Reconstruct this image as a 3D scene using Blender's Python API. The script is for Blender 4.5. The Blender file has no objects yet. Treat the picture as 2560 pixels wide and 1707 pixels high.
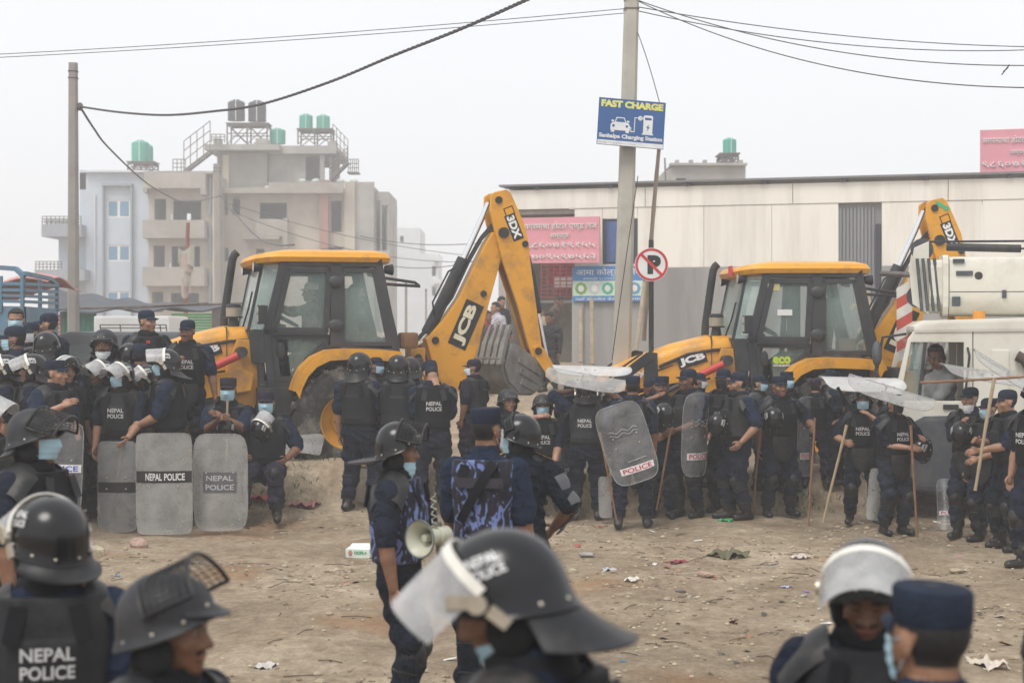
import bpy, bmesh, math, random
import numpy as np
from mathutils import Vector, Matrix

random.seed(11)
RNG = np.random.default_rng(11)
SC = bpy.context.scene
COL = SC.collection
rad = math.radians

# ---------------------------------------------------------------- camera
FPX, CX, HY, CAMH = 4000.0, 1280.0, 818.0, 2.3      # focal length in photo pixels, optical axis, horizon row, eye height
cam = bpy.data.cameras.new('camera')
cam.sensor_width = 36.0
cam.lens = FPX / 2560 * 36.0
cam.shift_y = -(853.5 - HY) / 2560
cam.clip_start, cam.clip_end = 0.1, 3000
cam.dof.use_dof = True
cam.dof.focus_distance = 17.5
cam.dof.aperture_fstop = 3.0
cam_ob = bpy.data.objects.new('camera', cam)
cam_ob.location = (0, 0, CAMH)
cam_ob.rotation_euler = (rad(90), 0, 0)
COL.objects.link(cam_ob)
SC.camera = cam_ob

# ---------------------------------------------------------------- overcast sky
world = bpy.data.worlds.new('World')
SC.world = world
world.use_nodes = True
wn, wl = world.node_tree.nodes, world.node_tree.links
bg = wn['Background']
sky = wn.new('ShaderNodeTexSky')
sky.sky_type = 'NISHITA'
sky.sun_disc = False
SUN_EL, SUN_AZ = 58, 215
sky.sun_elevation = rad(SUN_EL)
sky.sun_rotation = rad(SUN_AZ)
sky.air_density, sky.dust_density, sky.ozone_density = 1.0, 6.0, 1.0
hs = wn.new('ShaderNodeHueSaturation')
hs.inputs['Saturation'].default_value = 0.25
wl.new(sky.outputs[0], hs.inputs['Color'])
mx = wn.new('ShaderNodeMix'); mx.data_type = 'RGBA'
mx.inputs[0].default_value = 0.86                      # closed cloud layer over the clear sky
mx.inputs[7].default_value = (7.7, 7.85, 8.1, 1)
wl.new(hs.outputs[0], mx.inputs[6])
cn = wn.new('ShaderNodeTexNoise'); cn.inputs['Scale'].default_value = 2.2; cn.inputs['Detail'].default_value = 4   # faint mottling of the cloud layer
cr_ = wn.new('ShaderNodeMapRange'); cr_.inputs[1].default_value, cr_.inputs[2].default_value, cr_.inputs[3].default_value, cr_.inputs[4].default_value = .25, .75, .965, 1.03
wl.new(cn.outputs[0], cr_.inputs[0])
vm = wn.new('ShaderNodeVectorMath'); vm.operation = 'SCALE'
wl.new(mx.outputs[2], vm.inputs[0]); wl.new(cr_.outputs[0], vm.inputs['Scale'])
wl.new(vm.outputs[0], bg.inputs[0])
bg.inputs[1].default_value = 0.1

# ---------------------------------------------------------------- sun through cloud
sun = bpy.data.lights.new('sun', 'SUN')
sun.energy = 1.5
sun.angle = rad(25)
sun.color = (1.0, 0.96, 0.9)
sun_ob = bpy.data.objects.new('sun', sun)
COL.objects.link(sun_ob)
_d = Vector((math.sin(rad(SUN_AZ)) * math.cos(rad(SUN_EL)), math.cos(rad(SUN_AZ)) * math.cos(rad(SUN_EL)), math.sin(rad(SUN_EL))))
sun_ob.rotation_euler = _d.to_track_quat('Z', 'Y').to_euler()

SC.view_settings.view_transform = 'Standard'
SC.view_settings.look = 'None'
SC.view_settings.exposure = 0.52
SC.view_settings.gamma = 1.0
SC.render.film_transparent = False
SC.render.engine = 'CYCLES'
cy = SC.cycles
cy.use_denoising = True
try:
    cy.denoiser = 'OPENIMAGEDENOISE'
except Exception:
    pass
cy.max_bounces = 8
cy.diffuse_bounces = 3
cy.glossy_bounces = 3
cy.transmission_bounces = 4
cy.transparent_max_bounces = 12
cy.volume_bounces = 2
cy.caustics_reflective = cy.caustics_refractive = False
cy.sample_clamp_indirect = 8

# ---------------------------------------------------------------- helpers
def at(px, py, Y):
    "world point seen at photo pixel (px, py) at distance Y"
    return Vector(((px - CX) / FPX * Y, Y, CAMH + (HY - py) / FPX * Y))

def lin(c):
    return tuple(((v / 255) / 12.92 if v / 255 <= 0.04045 else ((v / 255 + 0.055) / 1.055) ** 2.4) for v in c)

MATS = {}
def mat(name, col, rough=0.6, metal=0.0, var=0.12, vs=6.0, bump=0.0, bs=60.0, spec=0.4, dirt=None, dirt_amt=0.0, ds=3.0,
        alpha=1.0, streak=False, emit=None, bd=0.02, bdist=0.0):
    """procedural material: base colour (0-1 linear) with noise variation, optional dirt patches, bump, see-through share"""
    if name in MATS:
        return MATS[name]
    m = bpy.data.materials.new(name)
    MATS[name] = m
    m.use_nodes = True
    n, l = m.node_tree.nodes, m.node_tree.links
    b = n['Principled BSDF']
    b.inputs['Roughness'].default_value = rough
    b.inputs['Metallic'].default_value = metal
    b.inputs['Specular IOR Level'].default_value = spec
    tc = n.new('ShaderNodeTexCoord')
    co = tc.outputs['Object']
    if streak:
        mp = n.new('ShaderNodeMapping'); mp.inputs['Scale'].default_value = (1, 1, 0.12)
        l.new(co, mp.inputs[0]); co = mp.outputs[0]
    nz = n.new('ShaderNodeTexNoise'); nz.inputs['Scale'].default_value = vs
    nz.inputs['Detail'].default_value = 4; nz.inputs['Roughness'].default_value = 0.62
    l.new(co, nz.inputs['Vector'])
    rp = n.new('ShaderNodeValToRGB')
    lo = tuple(max(0, c * (1 - var)) for c in col) + (1,)
    hi = tuple(min(1, c * (1 + var)) for c in col) + (1,)
    rp.color_ramp.elements[0].position, rp.color_ramp.elements[1].position = 0.3, 0.7
    rp.color_ramp.elements[0].color, rp.color_ramp.elements[1].color = lo, hi
    l.new(nz.outputs[0], rp.inputs[0])
    out = rp.outputs[0]
    if dirt is not None:
        n2 = n.new('ShaderNodeTexNoise'); n2.inputs['Scale'].default_value = ds; n2.inputs['Detail'].default_value = 6
        n2.inputs['Roughness'].default_value = 0.7
        l.new(co, n2.inputs['Vector'])
        r2 = n.new('ShaderNodeValToRGB')
        r2.color_ramp.elements[0].position, r2.color_ramp.elements[1].position = 0.48, 0.68
        r2.color_ramp.elements[0].color = (0, 0, 0, 1)
        r2.color_ramp.elements[1].color = (dirt_amt,) * 3 + (1,)
        l.new(n2.outputs[0], r2.inputs[0])
        mm = n.new('ShaderNodeMix'); mm.data_type = 'RGBA'
        l.new(r2.outputs[0], mm.inputs[0]); l.new(out, mm.inputs[6])
        mm.inputs[7].default_value = tuple(dirt) + (1,)
        out = mm.outputs[2]
    l.new(out, b.inputs['Base Color'])
    if bump:
        n3 = n.new('ShaderNodeTexNoise'); n3.inputs['Scale'].default_value = bs; n3.inputs['Detail'].default_value = 3
        l.new(tc.outputs['Object'], n3.inputs['Vector'])
        bp = n.new('ShaderNodeBump'); bp.inputs['Strength'].default_value = bump; bp.inputs['Distance'].default_value = bd; n3.inputs['Distortion'].default_value = bdist
        l.new(n3.outputs[0], bp.inputs['Height']); l.new(bp.outputs[0], b.inputs['Normal'])
    if alpha < 1:
        tr = n.new('ShaderNodeBsdfTransparent')
        ms = n.new('ShaderNodeMixShader')
        rr = n.new('ShaderNodeMapRange')                       # scratched and dusty: cloudier in patches
        rr.inputs[1].default_value, rr.inputs[2].default_value = 0.3, 0.7
        rr.inputs[3].default_value, rr.inputs[4].default_value = max(0, alpha - 0.08), min(1, alpha + 0.1)
        l.new(nz.outputs[0], rr.inputs[0]); l.new(rr.outputs[0], ms.inputs[0])
        l.new(tr.outputs[0], ms.inputs[1]); l.new(b.outputs[0], ms.inputs[2])
        l.new(ms.outputs[0], n['Material Output'].inputs[0])
    if emit:
        b.inputs['Emission Color'].default_value = tuple(col) + (1,)
        b.inputs['Emission Strength'].default_value = emit
    return m

def C(r, g, b):
    return lin((r, g, b))

class MB:
    "collects boxes, tubes, prisms and sheets; build() makes one mesh object of them"
    def __init__(s):
        s.v, s.f, s.m = [], [], []
    OFF = XF = None
    def add(s, verts, faces, mi=0):
        o = len(s.v)
        if MB.XF is not None:
            verts = [MB.XF @ Vector(p) for p in verts]
        if MB.OFF is not None:
            verts = [Vector(p) + MB.OFF for p in verts]
        s.v.extend([tuple(p) for p in verts])
        s.f.extend([tuple(i + o for i in f) for f in faces])
        s.m.extend([mi] * len(faces))
        return s
    def box(s, c, d, R=None, mi=0):
        x, y, z = d[0] / 2, d[1] / 2, d[2] / 2
        p = [Vector(q) for q in ((-x, -y, -z), (x, -y, -z), (x, y, -z), (-x, y, -z), (-x, -y, z), (x, -y, z), (x, y, z), (-x, y, z))]
        if R is not None:
            p = [R @ q for q in p]
        c = Vector(c)
        return s.add([q + c for q in p], [(0, 3, 2, 1), (4, 5, 6, 7), (0, 1, 5, 4), (1, 2, 6, 5), (2, 3, 7, 6), (3, 0, 4, 7)], mi)
    def span(s, a, b, mi=0):
        a, b = Vector(a), Vector(b)
        return s.box((a + b) / 2, [abs(q) for q in (b - a)], None, mi)
    def bar(s, a, b, w, h=None, mi=0, up=(0, 0, 1)):
        "rectangular bar from a to b"
        a, b = Vector(a), Vector(b)
        h = h or w
        d = b - a
        L = d.length
        d.normalize()
        u = Vector(up)
        if abs(d.dot(u)) > 0.95:
            u = Vector((1, 0, 0)) if abs(d.x) < 0.9 else Vector((0, 1, 0))
        r = d.cross(u).normalized()
        u = r.cross(d)
        R = Matrix((r, d, u)).transposed()
        return s.box((a + b) / 2, (w, L, h), R, mi)
    def tube(s, pts, r, seg=8, mi=0, caps=True):
        pts = [Vector(p) for p in pts]
        n = len(pts)
        rs = r if isinstance(r, (list, tuple)) else [r] * n
        rings, prev = [], None
        for i, p in enumerate(pts):
            d = (pts[min(i + 1, n - 1)] - pts[max(i - 1, 0)])
            d = d.normalized() if d.length > 1e-9 else Vector((0, 0, 1))
            if prev is None:
                u = Vector((0, 0, 1)) if abs(d.z) < 0.9 else Vector((1, 0, 0))
                u = (u - d * u.dot(d)).normalized()
            else:
                u = (prev - d * prev.dot(d))
                u = u.normalized() if u.length > 1e-6 else Vector((1, 0, 0))
            prev = u
            w = d.cross(u)
            rings.append([p + (u * math.cos(2 * math.pi * k / seg) + w * math.sin(2 * math.pi * k / seg)) * rs[i] for k in range(seg)])
        return s.loft(rings, mi, caps)
    def loft(s, rings, mi=0, caps=True, closed=True):
        n, seg = len(rings), len(rings[0])
        vs = [p for r in rings for p in r]
        fs = []
        for i in range(n - 1):
            for k in range(seg if closed else seg - 1):
                a, b = i * seg + k, i * seg + (k + 1) % seg
                fs.append((a, b, b + seg, a + seg))
        if caps:
            fs.append(tuple(range(seg - 1, -1, -1)))
            fs.append(tuple((n - 1) * seg + k for k in range(seg)))
        return s.add(vs, fs, mi)
    def prism(s, poly, O, U, V, t, mi=0):
        "extruded outline: poly of (u, v) in plane O+uU+vV, thickness t along U x V, centred"
        O, U, V = Vector(O), Vector(U), Vector(V)
        N = U.cross(V).normalized()
        a = [O + U * p[0] + V * p[1] - N * t / 2 for p in poly]
        b = [O + U * p[0] + V * p[1] + N * t / 2 for p in poly]
        n = len(poly)
        fs = [tuple(range(n - 1, -1, -1)), tuple(range(n, 2 * n))]
        fs += [(k, (k + 1) % n, n + (k + 1) % n, n + k) for k in range(n)]
        return s.add(a + b, fs, mi)
    def sheet(s, fn, nu, nv, t=0.0, mi=0):
        "surface patch fn(u, v) -> point, u and v in 0..1, thickened by t"
        P = [[Vector(fn(i / nu, j / nv)) for j in range(nv + 1)] for i in range(nu + 1)]
        top = [p for r in P for p in r]
        W = nv + 1
        fs = [(i * W + j, (i + 1) * W + j, (i + 1) * W + j + 1, i * W + j + 1) for i in range(nu) for j in range(nv)]
        if t <= 0:
            return s.add(top, fs, mi)
        nor = []
        for i in range(nu + 1):
            for j in range(nv + 1):
                du = P[min(i + 1, nu)][j] - P[max(i - 1, 0)][j]
                dv = P[i][min(j + 1, nv)] - P[i][max(j - 1, 0)]
                q = du.cross(dv)
                nor.append(q.normalized() if q.length > 1e-12 else Vector((0, 0, 1)))
        bot = [p - q * t for p, q in zip(top, nor)]
        n = len(top)
        fs2 = fs + [tuple(k + n for k in reversed(f)) for f in fs]
        edge = [(i, 0) for i in range(nu + 1)] + [(nu, j) for j in range(1, nv + 1)] + [(i, nv) for i in range(nu - 1, -1, -1)] + [(0, j) for j in range(nv - 1, 0, -1)]
        ids = [i * W + j for i, j in edge]
        for k in range(len(ids)):
            a, b = ids[k], ids[(k + 1) % len(ids)]
            fs2.append((b, a, a + n, b + n))
        return s.add(top + bot, fs2, mi)
    def ellipsoid(s, c, r, nu=12, nv=8, mi=0, R=None):
        c = Vector(c)
        rings = []
        for j in range(nv + 1):
            ph = math.pi * min(max(j / nv, 0.01), 0.99)
            ring = []
            for i in range(nu):
                th = 2 * math.pi * i / nu
                p = Vector((r[0] * math.sin(ph) * math.cos(th), r[1] * math.sin(ph) * math.sin(th), -r[2] * math.cos(ph)))
                ring.append((R @ p if R is not None else p) + c)
            rings.append(ring)
        return s.loft(rings, mi)
    def mesh(s, name, mats, smooth=None, bevel=0.0, origin=None, fix=True):
        me = bpy.data.meshes.new(name)
        v = s.v
        if origin is not None:
            o = Vector(origin)
            v = [(p[0] - o.x, p[1] - o.y, p[2] - o.z) for p in v]
        me.from_pydata(v, [], s.f)
        for m in (mats if isinstance(mats, (list, tuple)) else [mats]):
            me.materials.append(m)
        me.polygons.foreach_set('material_index', s.m)
        if fix or bevel:
            bm = bmesh.new(); bm.from_mesh(me)
            if bevel:
                bmesh.ops.remove_doubles(bm, verts=bm.verts, dist=1e-5)
                es = [e for e in bm.edges if len(e.link_faces) == 2 and e.calc_face_angle(0) > 0.6]
                bmesh.ops.bevel(bm, geom=es, offset=bevel, segments=2, profile=0.7, affect='EDGES', clamp_overlap=True)
            bmesh.ops.recalc_face_normals(bm, faces=bm.faces)
            bm.to_mesh(me); bm.free()
        if smooth:
            me.polygons.foreach_set('use_smooth', [True] * len(me.polygons))
            me.set_sharp_from_angle(angle=rad(smooth))
        me.update()
        return me
    def build(s, name, mats, parent=None, smooth=None, bevel=0.0, origin=None, fix=True):
        me = s.mesh(name, mats, smooth, bevel, origin, fix)
        return link(name, me, parent)

def link(name, data, parent=None, M=None):
    o = bpy.data.objects.new(name, data)
    COL.objects.link(o)
    if parent is not None:
        o.parent = parent
    if M is not None:
        o.matrix_local = M
    return o

def tag(o, label=None, cat=None, group=None, kind=None):
    if label: o['label'] = label
    if cat: o['category'] = cat
    if group: o['group'] = group
    if kind: o['kind'] = kind
    return o

def thing(name, label, cat, loc=(0, 0, 0), rotz=0.0, group=None):
    o = link(name, None)
    o.empty_display_size = 0.2
    o.location = loc
    o.rotation_euler = (0, 0, rotz)
    return tag(o, label, cat, group)

_TXT = {}
def text_geo(s, bold=0.0, ext=0.0):
    "outline of a string as flat triangles; returns vertices centred on the string, 1 unit tall capitals, and faces"
    k = (s, bold)
    if k not in _TXT:
        cu = bpy.data.curves.new('text', 'FONT')
        cu.body = s
        cu.offset = bold
        cu.resolution_u = 3
        cu.align_x = 'CENTER'
        ob = bpy.data.objects.new('text', cu)
        COL.objects.link(ob)
        bpy.context.view_layer.update()
        me = bpy.data.meshes.new_from_object(ob.evaluated_get(bpy.context.evaluated_depsgraph_get()))
        v = np.array([p.co[:2] for p in me.vertices], float).reshape(-1, 2)
        f = [tuple(p.vertices) for p in me.polygons]
        bpy.data.objects.remove(ob); bpy.data.curves.remove(cu); bpy.data.meshes.remove(me)
        v[:, 0] -= (v[:, 0].max() + v[:, 0].min()) / 2
        v[:, 1] -= (v[:, 1].max() + v[:, 1].min()) / 2
        _TXT[k] = (v, f)
    return _TXT[k]

def put_text(mb, s, fn, w, h, bold=0.03, mi=0):
    "lays a string of size w x h onto a surface fn(u, v) -> point (u, v in metres from the centre)"
    v, f = text_geo(s, bold)
    sx = w / (v[:, 0].max() - v[:, 0].min())
    sy = h / (v[:, 1].max() - v[:, 1].min())
    mb.add([fn(a * sx, b * sy) for a, b in v], f, mi)

def plane_fn(O, U, V):
    O, U, V = Vector(O), Vector(U).normalized(), Vector(V).normalized()
    return lambda u, v: O + U * u + V * v

def wall_holes(mb, O, U, W, H, T, holes, mi=0):
    "wall of width W, height H, thickness T (away from the viewer) with rectangular openings (u0, u1, v0, v1)"
    O, U = Vector(O), Vector(U).normalized()
    V = Vector((0, 0, 1)); N = V.cross(U)
    us = sorted({0, W} | {min(max(h[i], 0), W) for h in holes for i in (0, 1)})
    vs = sorted({0, H} | {min(max(h[i], 0), H) for h in holes for i in (2, 3)})
    R = Matrix((U, N, V)).transposed()
    for i in range(len(us) - 1):
        run = None
        for j in range(len(vs)):
            solid = j < len(vs) - 1 and not any(h[0] < (us[i] + us[i + 1]) / 2 < h[1] and h[2] < (vs[j] + vs[j + 1]) / 2 < h[3] for h in holes)
            if solid and run is None:
                run = vs[j]
            if not solid and run is not None:
                c = O + U * (us[i] + us[i + 1]) / 2 + V * (run + vs[j]) / 2 + N * T / 2
                mb.box(c, (us[i + 1] - us[i], T, vs[j] - run), R, mi)
                run = None
    return mb

def smooth01(a, b, x):
    t = np.clip((x - a) / (b - a), 0, 1)
    return t * t * (3 - 2 * t)

def vnoise(x, y, seed=0):
    "cheap smooth value noise on arrays"
    x = np.asarray(x, float); y = np.asarray(y, float)
    xi, yi = np.floor(x), np.floor(y)
    fx, fy = x - xi, y - yi
    fx, fy = fx * fx * (3 - 2 * fx), fy * fy * (3 - 2 * fy)
    def h(a, b):
        q = np.sin(a * 127.1 + b * 311.7 + seed * 74.7) * 43758.5453
        return q - np.floor(q)
    return (h(xi, yi) * (1 - fx) + h(xi + 1, yi) * fx) * (1 - fy) + (h(xi, yi + 1) * (1 - fx) + h(xi + 1, yi + 1) * fx) * fy

def ground_z(x, y):
    x = np.asarray(x, float); y = np.asarray(y, float)
    w = y + 0.35 * (vnoise(x * 0.9, y * 0.3, 3) - 0.5) + 0.15 * (vnoise(x * 3, y * 2, 5) - 0.5)
    lim = 1 - smooth01(4.2, 5.6, x)                        # the earth bank ends before the crane truck
    w = w - .3 * smooth01(.2, 1.5, x)
    bank = 0.10 * smooth01(18.2, 19.1, w) * (1 - smooth01(0, 1.5, x)) + 0.50 * smooth01(19.15, 19.75, w)
    behind = 0.35 - 0.20 * smooth01(1.5, 3.5, x)
    drop = smooth01(20.25, 20.8, w)
    z = bank * (1 - drop) * lim + drop * behind * lim + 0.1 * smooth01(19, 21, y) * (1 - lim)
    z = z + 1.0 * smooth01(29, 36, y)
    z = z + 0.10 * smooth01(-3.2, -5.0, x) * smooth01(15, 18.5, y) * (1 - smooth01(19, 20, y))
    amp = 0.05 + 0.05 * smooth01(18.5, 19.5, y)
    z = z + amp * (vnoise(x * 0.8, y * 0.6, 1) - 0.5) + 0.05 * (vnoise(x * 2.6, y * 2.1, 2) - 0.5) + 0.034 * (vnoise(x * 5.3, y * 4.6, 4) - 0.5)
    return z
def gz(x, y):
    return float(ground_z(x, y))
# ================================================================ GROUND
def make_ground():
    ys = list(np.arange(-40, 2, 3.0)) + list(np.arange(2, 9, 0.3)) + list(np.arange(9, 22.5, 0.11)) + list(np.arange(22.5, 42, 0.5))
    q = 42.0
    while q < 400:
        ys.append(q); q *= 1.12
    xs = list(np.arange(-9, 9.001, 0.13))
    q = 9.5
    while q < 300:
        xs = [-q] + xs + [q]; q *= 1.15
    xs, ys = np.array(xs), np.array(ys)
    X, Y = np.meshgrid(xs, ys, indexing='ij')
    Z = ground_z(X, Y)
    nx, ny = X.shape
    v = np.stack([X, Y, Z], -1).reshape(-1, 3)
    i, j = np.meshgrid(np.arange(nx - 1), np.arange(ny - 1), indexing='ij')
    a = (i * ny + j).ravel()
    f = np.stack([a, a + ny, a + ny + 1, a + 1], -1)
    me = bpy.data.meshes.new('ground')
    me.from_pydata(v.tolist(), [], f.tolist())
    me.polygons.foreach_set('use_smooth', [True] * len(me.polygons))
    m = bpy.data.materials.new('dry_earth'); m.use_nodes = True
    n, l = m.node_tree.nodes, m.node_tree.links
    b = n['Principled BSDF']; b.inputs['Roughness'].default_value = 0.95; b.inputs['Specular IOR Level'].default_value = 0.15
    tc = n.new('ShaderNodeTexCoord')
    def noise(s, d=5, r=0.6):
        q = n.new('ShaderNodeTexNoise'); q.inputs['Scale'].default_value = s; q.inputs['Detail'].default_value = d; q.inputs['Roughness'].default_value = r
        l.new(tc.outputs['Object'], q.inputs['Vector']); return q.outputs[0]
    def ramp(src, p0, p1, c0, c1):
        q = n.new('ShaderNodeValToRGB'); e = q.color_ramp.elements
        e[0].position, e[1].position = p0, p1; e[0].color, e[1].color = c0 + (1,), c1 + (1,)
        l.new(src, q.inputs[0]); return q.outputs[0]
    def mix(f, a, c, mode='MIX'):
        q = n.new('ShaderNodeMix'); q.data_type = 'RGBA'; q.blend_type = mode
        if isinstance(f, float): q.inputs[0].default_value = f
        else: l.new(f, q.inputs[0])
        l.new(a, q.inputs[6])
        if isinstance(c, tuple): q.inputs[7].default_value = c + (1,)
        else: l.new(c, q.inputs[7])
        return q.outputs[2]
    base = ramp(noise(0.9, 6, 0.65), 0.34, 0.68, (0.36, 0.28, 0.2), (0.58, 0.485, 0.37))
    fine = ramp(noise(14, 5, 0.75), 0.28, 0.72, (0.6, 0.58, 0.55), (1.15, 1.15, 1.15))
    c = mix(0.8, base, fine, 'MULTIPLY')
    mp = n.new('ShaderNodeMapping'); mp.inputs['Scale'].default_value = (1.25, 1, 1); l.new(tc.outputs['Object'], mp.inputs[0])
    q = n.new('ShaderNodeTexNoise'); q.inputs['Scale'].default_value = 4.5; q.inputs['Detail'].default_value = 8; q.inputs['Roughness'].default_value = .78; q.inputs['Distortion'].default_value = .15
    l.new(mp.outputs[0], q.inputs['Vector'])
    c = mix(0.8, c, ramp(q.outputs[0], .36, .66, (0.62, 0.59, 0.55), (1.22, 1.22, 1.2)), 'MULTIPLY')   # trodden and loose soil
    grit = ramp(noise(75, 2, 0.6), 0.64, 0.72, (0, 0, 0), (1, 1, 1))
    c = mix(grit, c, (0.5, 0.45, 0.37))
    dark = ramp(noise(30, 4, 0.8), 0.62, 0.75, (0, 0, 0), (0.6, 0.6, 0.6))
    c = mix(dark, c, (0.13, 0.10, 0.07))
    rust = ramp(noise(0.55, 3, 0.5), 0.58, 0.68, (0, 0, 0), (0.55, 0.55, 0.55))
    c = mix(rust, c, (0.36, 0.19, 0.085))                 # patches of reddish soil
    c = mix(0.9, c, ramp(noise(0.35, 5, .6), .38, .62, (.74, .72, .69), (1.1, 1.1, 1.1)), 'MULTIPLY')     # damp and dry areas
    l.new(c, b.inputs['Base Color'])
    bp = n.new('ShaderNodeBump'); bp.inputs['Strength'].default_value = 1.0; bp.inputs['Distance'].default_value = 0.05
    l.new(noise(22, 6, 0.7), bp.inputs['Height']); l.new(bp.outputs[0], b.inputs['Normal'])
    me.materials.append(m)
    tag(link('ground', me), kind='structure')
make_ground()

# ---------------------------------------------------------------- shared materials
CONC = mat('raw_concrete', (0.36, 0.33, 0.29), 0.9, var=0.2, vs=0.5, dirt=(0.2, 0.18, 0.16), dirt_amt=0.6, ds=0.35, streak=False)
CONC2 = mat('raw_concrete_grey', (0.36, 0.345, 0.32), 0.9, var=0.2, vs=0.6, dirt=(0.2, 0.19, 0.18), dirt_amt=0.5, ds=0.5)
PLAST = mat('beige_render', (0.47, 0.42, 0.35), 0.9, var=0.15, vs=0.4, dirt=(0.3, 0.27, 0.23), dirt_amt=0.6, ds=0.3)
CREAM = mat('cream_render', (0.6, 0.53, 0.42), 0.9, var=0.1, vs=0.5)
PALEB = mat('pale_blue_render', (0.5, 0.56, 0.63), 0.85, var=0.08, vs=0.4, dirt=(0.4, 0.44, 0.47), dirt_amt=0.5, ds=0.5)
WHITER = mat('white_render', (0.62, 0.65, 0.68), 0.85, var=0.06, vs=0.7)
GREYB = mat('grey_trim', (0.3, 0.32, 0.36), 0.85, var=0.1)
GLASSB = mat('blue_window_glass', (0.1, 0.24, 0.38), 0.12, var=0.1, vs=1, spec=0.6)
REDC = mat('red_column_paint', (0.32, 0.17, 0.145), 0.85, var=0.2, vs=0.8)
TANKG = mat('green_tank_plastic', (0.05, 0.4, 0.3), 0.45, var=0.1, vs=2)
TANKB = mat('black_tank_plastic', (0.03, 0.035, 0.045), 0.5, var=0.5, vs=2)
STEEL = mat('rusty_steel', (0.14, 0.12, 0.11), 0.7, metal=0.3, var=0.3, vs=5)
DARKROOM = mat('dark_interior', (0.06, 0.06, 0.065), 0.9)
WHITEP = mat('white_paint', (0.72, 0.72, 0.7), 0.5, var=0.05)

def tank(px, py0, py1, pw, Y, m, label, group):
    "ribbed plastic roof tank: cylinder body with domed lid"
    a, b = at(px, py1, Y), at(px, py0, Y)
    r = pw / FPX * Y / 2
    h = b.z - a.z
    t = thing('water_tank', label, 'water tank', a, 0, group)
    mb = MB()
    prof = []
    n = 7
    for k in range(n):
        z = h * 0.86 * k / n
        prof += [(r, z), (r, z + h * 0.86 / n * 0.7), (r * 0.95, z + h * 0.86 / n * 0.8), (r * 0.95, z + h * 0.86 / n * 0.9)]
    prof += [(r, h * 0.86), (r * 0.8, h * 0.94), (r * 0.4, h * 0.985)]
    mb.loft([[Vector((q * math.cos(2 * math.pi * i / 20), q * math.sin(2 * math.pi * i / 20), z)) for i in range(20)] for q, z in prof])
    mb.build('tank_body', m, t, smooth=30)
    lid = MB(); lid.loft([[Vector((q * math.cos(2 * math.pi * i / 14), q * math.sin(2 * math.pi * i / 14), z)) for i in range(14)] for q, z in ((r * .42, h * .96), (r * .42, h * 1.01), (r * .3, h * 1.03))])
    lid.build('lid', m, t, smooth=30)
    p = MB(); p.tube([(r * 0.1, -r * 1.03, -h * .05), (r * 0.1, -r * 1.03, h * .95), (r * .1, 0, h * 1.04)], r * 0.05, 6)
    p.build('pipe', WHITEP, t)
    return t

def tank_stand(px0, px1, py0, py1, Y, label):
    a, b = at(px0, py1, Y), at(px1, py0, Y)
    t = thing('tank_stand', label, 'tank stand', a)
    w, h, d = b.x - a.x, b.z - a.z, 1.6
    s = 0.09
    for x in (0, w / 2, w):
        for y in (0, d):
            mb = MB(); mb.bar((x, y, 0), (x, y, h), s); mb.build('post', STEEL, t, fix=False)
    for y in (0, d):
        mb = MB(); mb.bar((0, y, h), (w, y, h), s, s * 1.4); mb.bar((0, y, h * .55), (w, y, h * .55), s * .7)
        for x in (0, w / 2):
            mb.bar((x, y, 0), (x + w / 2, y, h), s * .6); mb.bar((x + w / 2, y, 0), (x, y, h), s * .6)
        mb.build('brace', STEEL, t)
    mb = MB(); mb.span((-.1, -.1, h + .07), (w + .1, d + .1, h + .13)); mb.build('deck', STEEL, t)
    return t

def make_building(name, label, Y, depth, px0, px1, pytop, m, holes=(), zb=1.0, back_holes=(), roof=CONC2):
    "hollow block whose front wall stands at distance Y; openings in photo pixels (x0, x1, y0, y1)"
    a, b = at(px0, pytop, Y), at(px1, pytop, Y)
    t = thing(name, label, 'building', (a.x, Y, zb))
    W, H = b.x - a.x, a.z - zb
    def hl(hs):
        return [((q[0] - px0) / FPX * Y, (q[1] - px0) / FPX * Y, H - (q[3] - pytop) / FPX * Y, H - (q[2] - pytop) / FPX * Y) for q in hs]
    mb = MB(); wall_holes(mb, (0, 0, 0), (1, 0, 0), W, H, 0.25, hl(holes)); mb.build('wall', m, t, fix=False)
    mb = MB(); wall_holes(mb, (0, depth - .25, 0), (1, 0, 0), W, H, 0.25, hl(back_holes)); mb.build('wall', m, t, fix=False)
    for x in (0, W - .25):
        mb = MB(); mb.span((x, .25, 0), (x + .25, depth - .25, H)); mb.build('wall', m, t, fix=False)
    mb = MB(); mb.span((.25, .25, H - .35), (W - .25, depth - .25, H - .15)); mb.build('roof', roof, t, fix=False)
    k = 1
    while k * 3.0 < H - 1:                                  # floor slabs inside
        mb = MB(); mb.span((.25, .25, H - .35 - k * 3.0), (W - .25, depth - .25, H - .2 - k * 3.0)); mb.build('floor_slab', roof, t, fix=False); k += 1
    return t, W, H

def bpart(t, name, px0, px1, py0, py1, Y, y0, y1, m):
    "box part of a building given by its photo rectangle; y0..y1 measured from distance Y (negative = towards the viewer)"
    a, b = at(px0, py1, Y), at(px1, py0, Y)
    o = t.location
    mb = MB(); mb.span((a.x - o.x, Y + y0 - o.y, a.z - o.z), (b.x - o.x, Y + y1 - o.y, b.z - o.z))
    return mb.build(name, m, t, fix=False)

def bwindow(t, px0, px1, py0, py1, Y, dy, n=2):
    "framed window with n panes"
    f = bpart(t, 'window', px0, px1, py0, py1, Y, dy - .06, dy, WHITEP)
    a, b = at(px0, py1, Y), at(px1, py0, Y)
    o = t.location
    w = (b.x - a.x) / n
    for k in range(n):
        mb = MB(); mb.span((a.x - o.x + w * k + .09, Y + dy - .075 - o.y, a.z - o.z + .1), (a.x - o.x + w * (k + 1) - .09, Y + dy - .064 - o.y, b.z - o.z - .1))
        mb.build('pane', GLASSB, f, fix=False)
    return f

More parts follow.
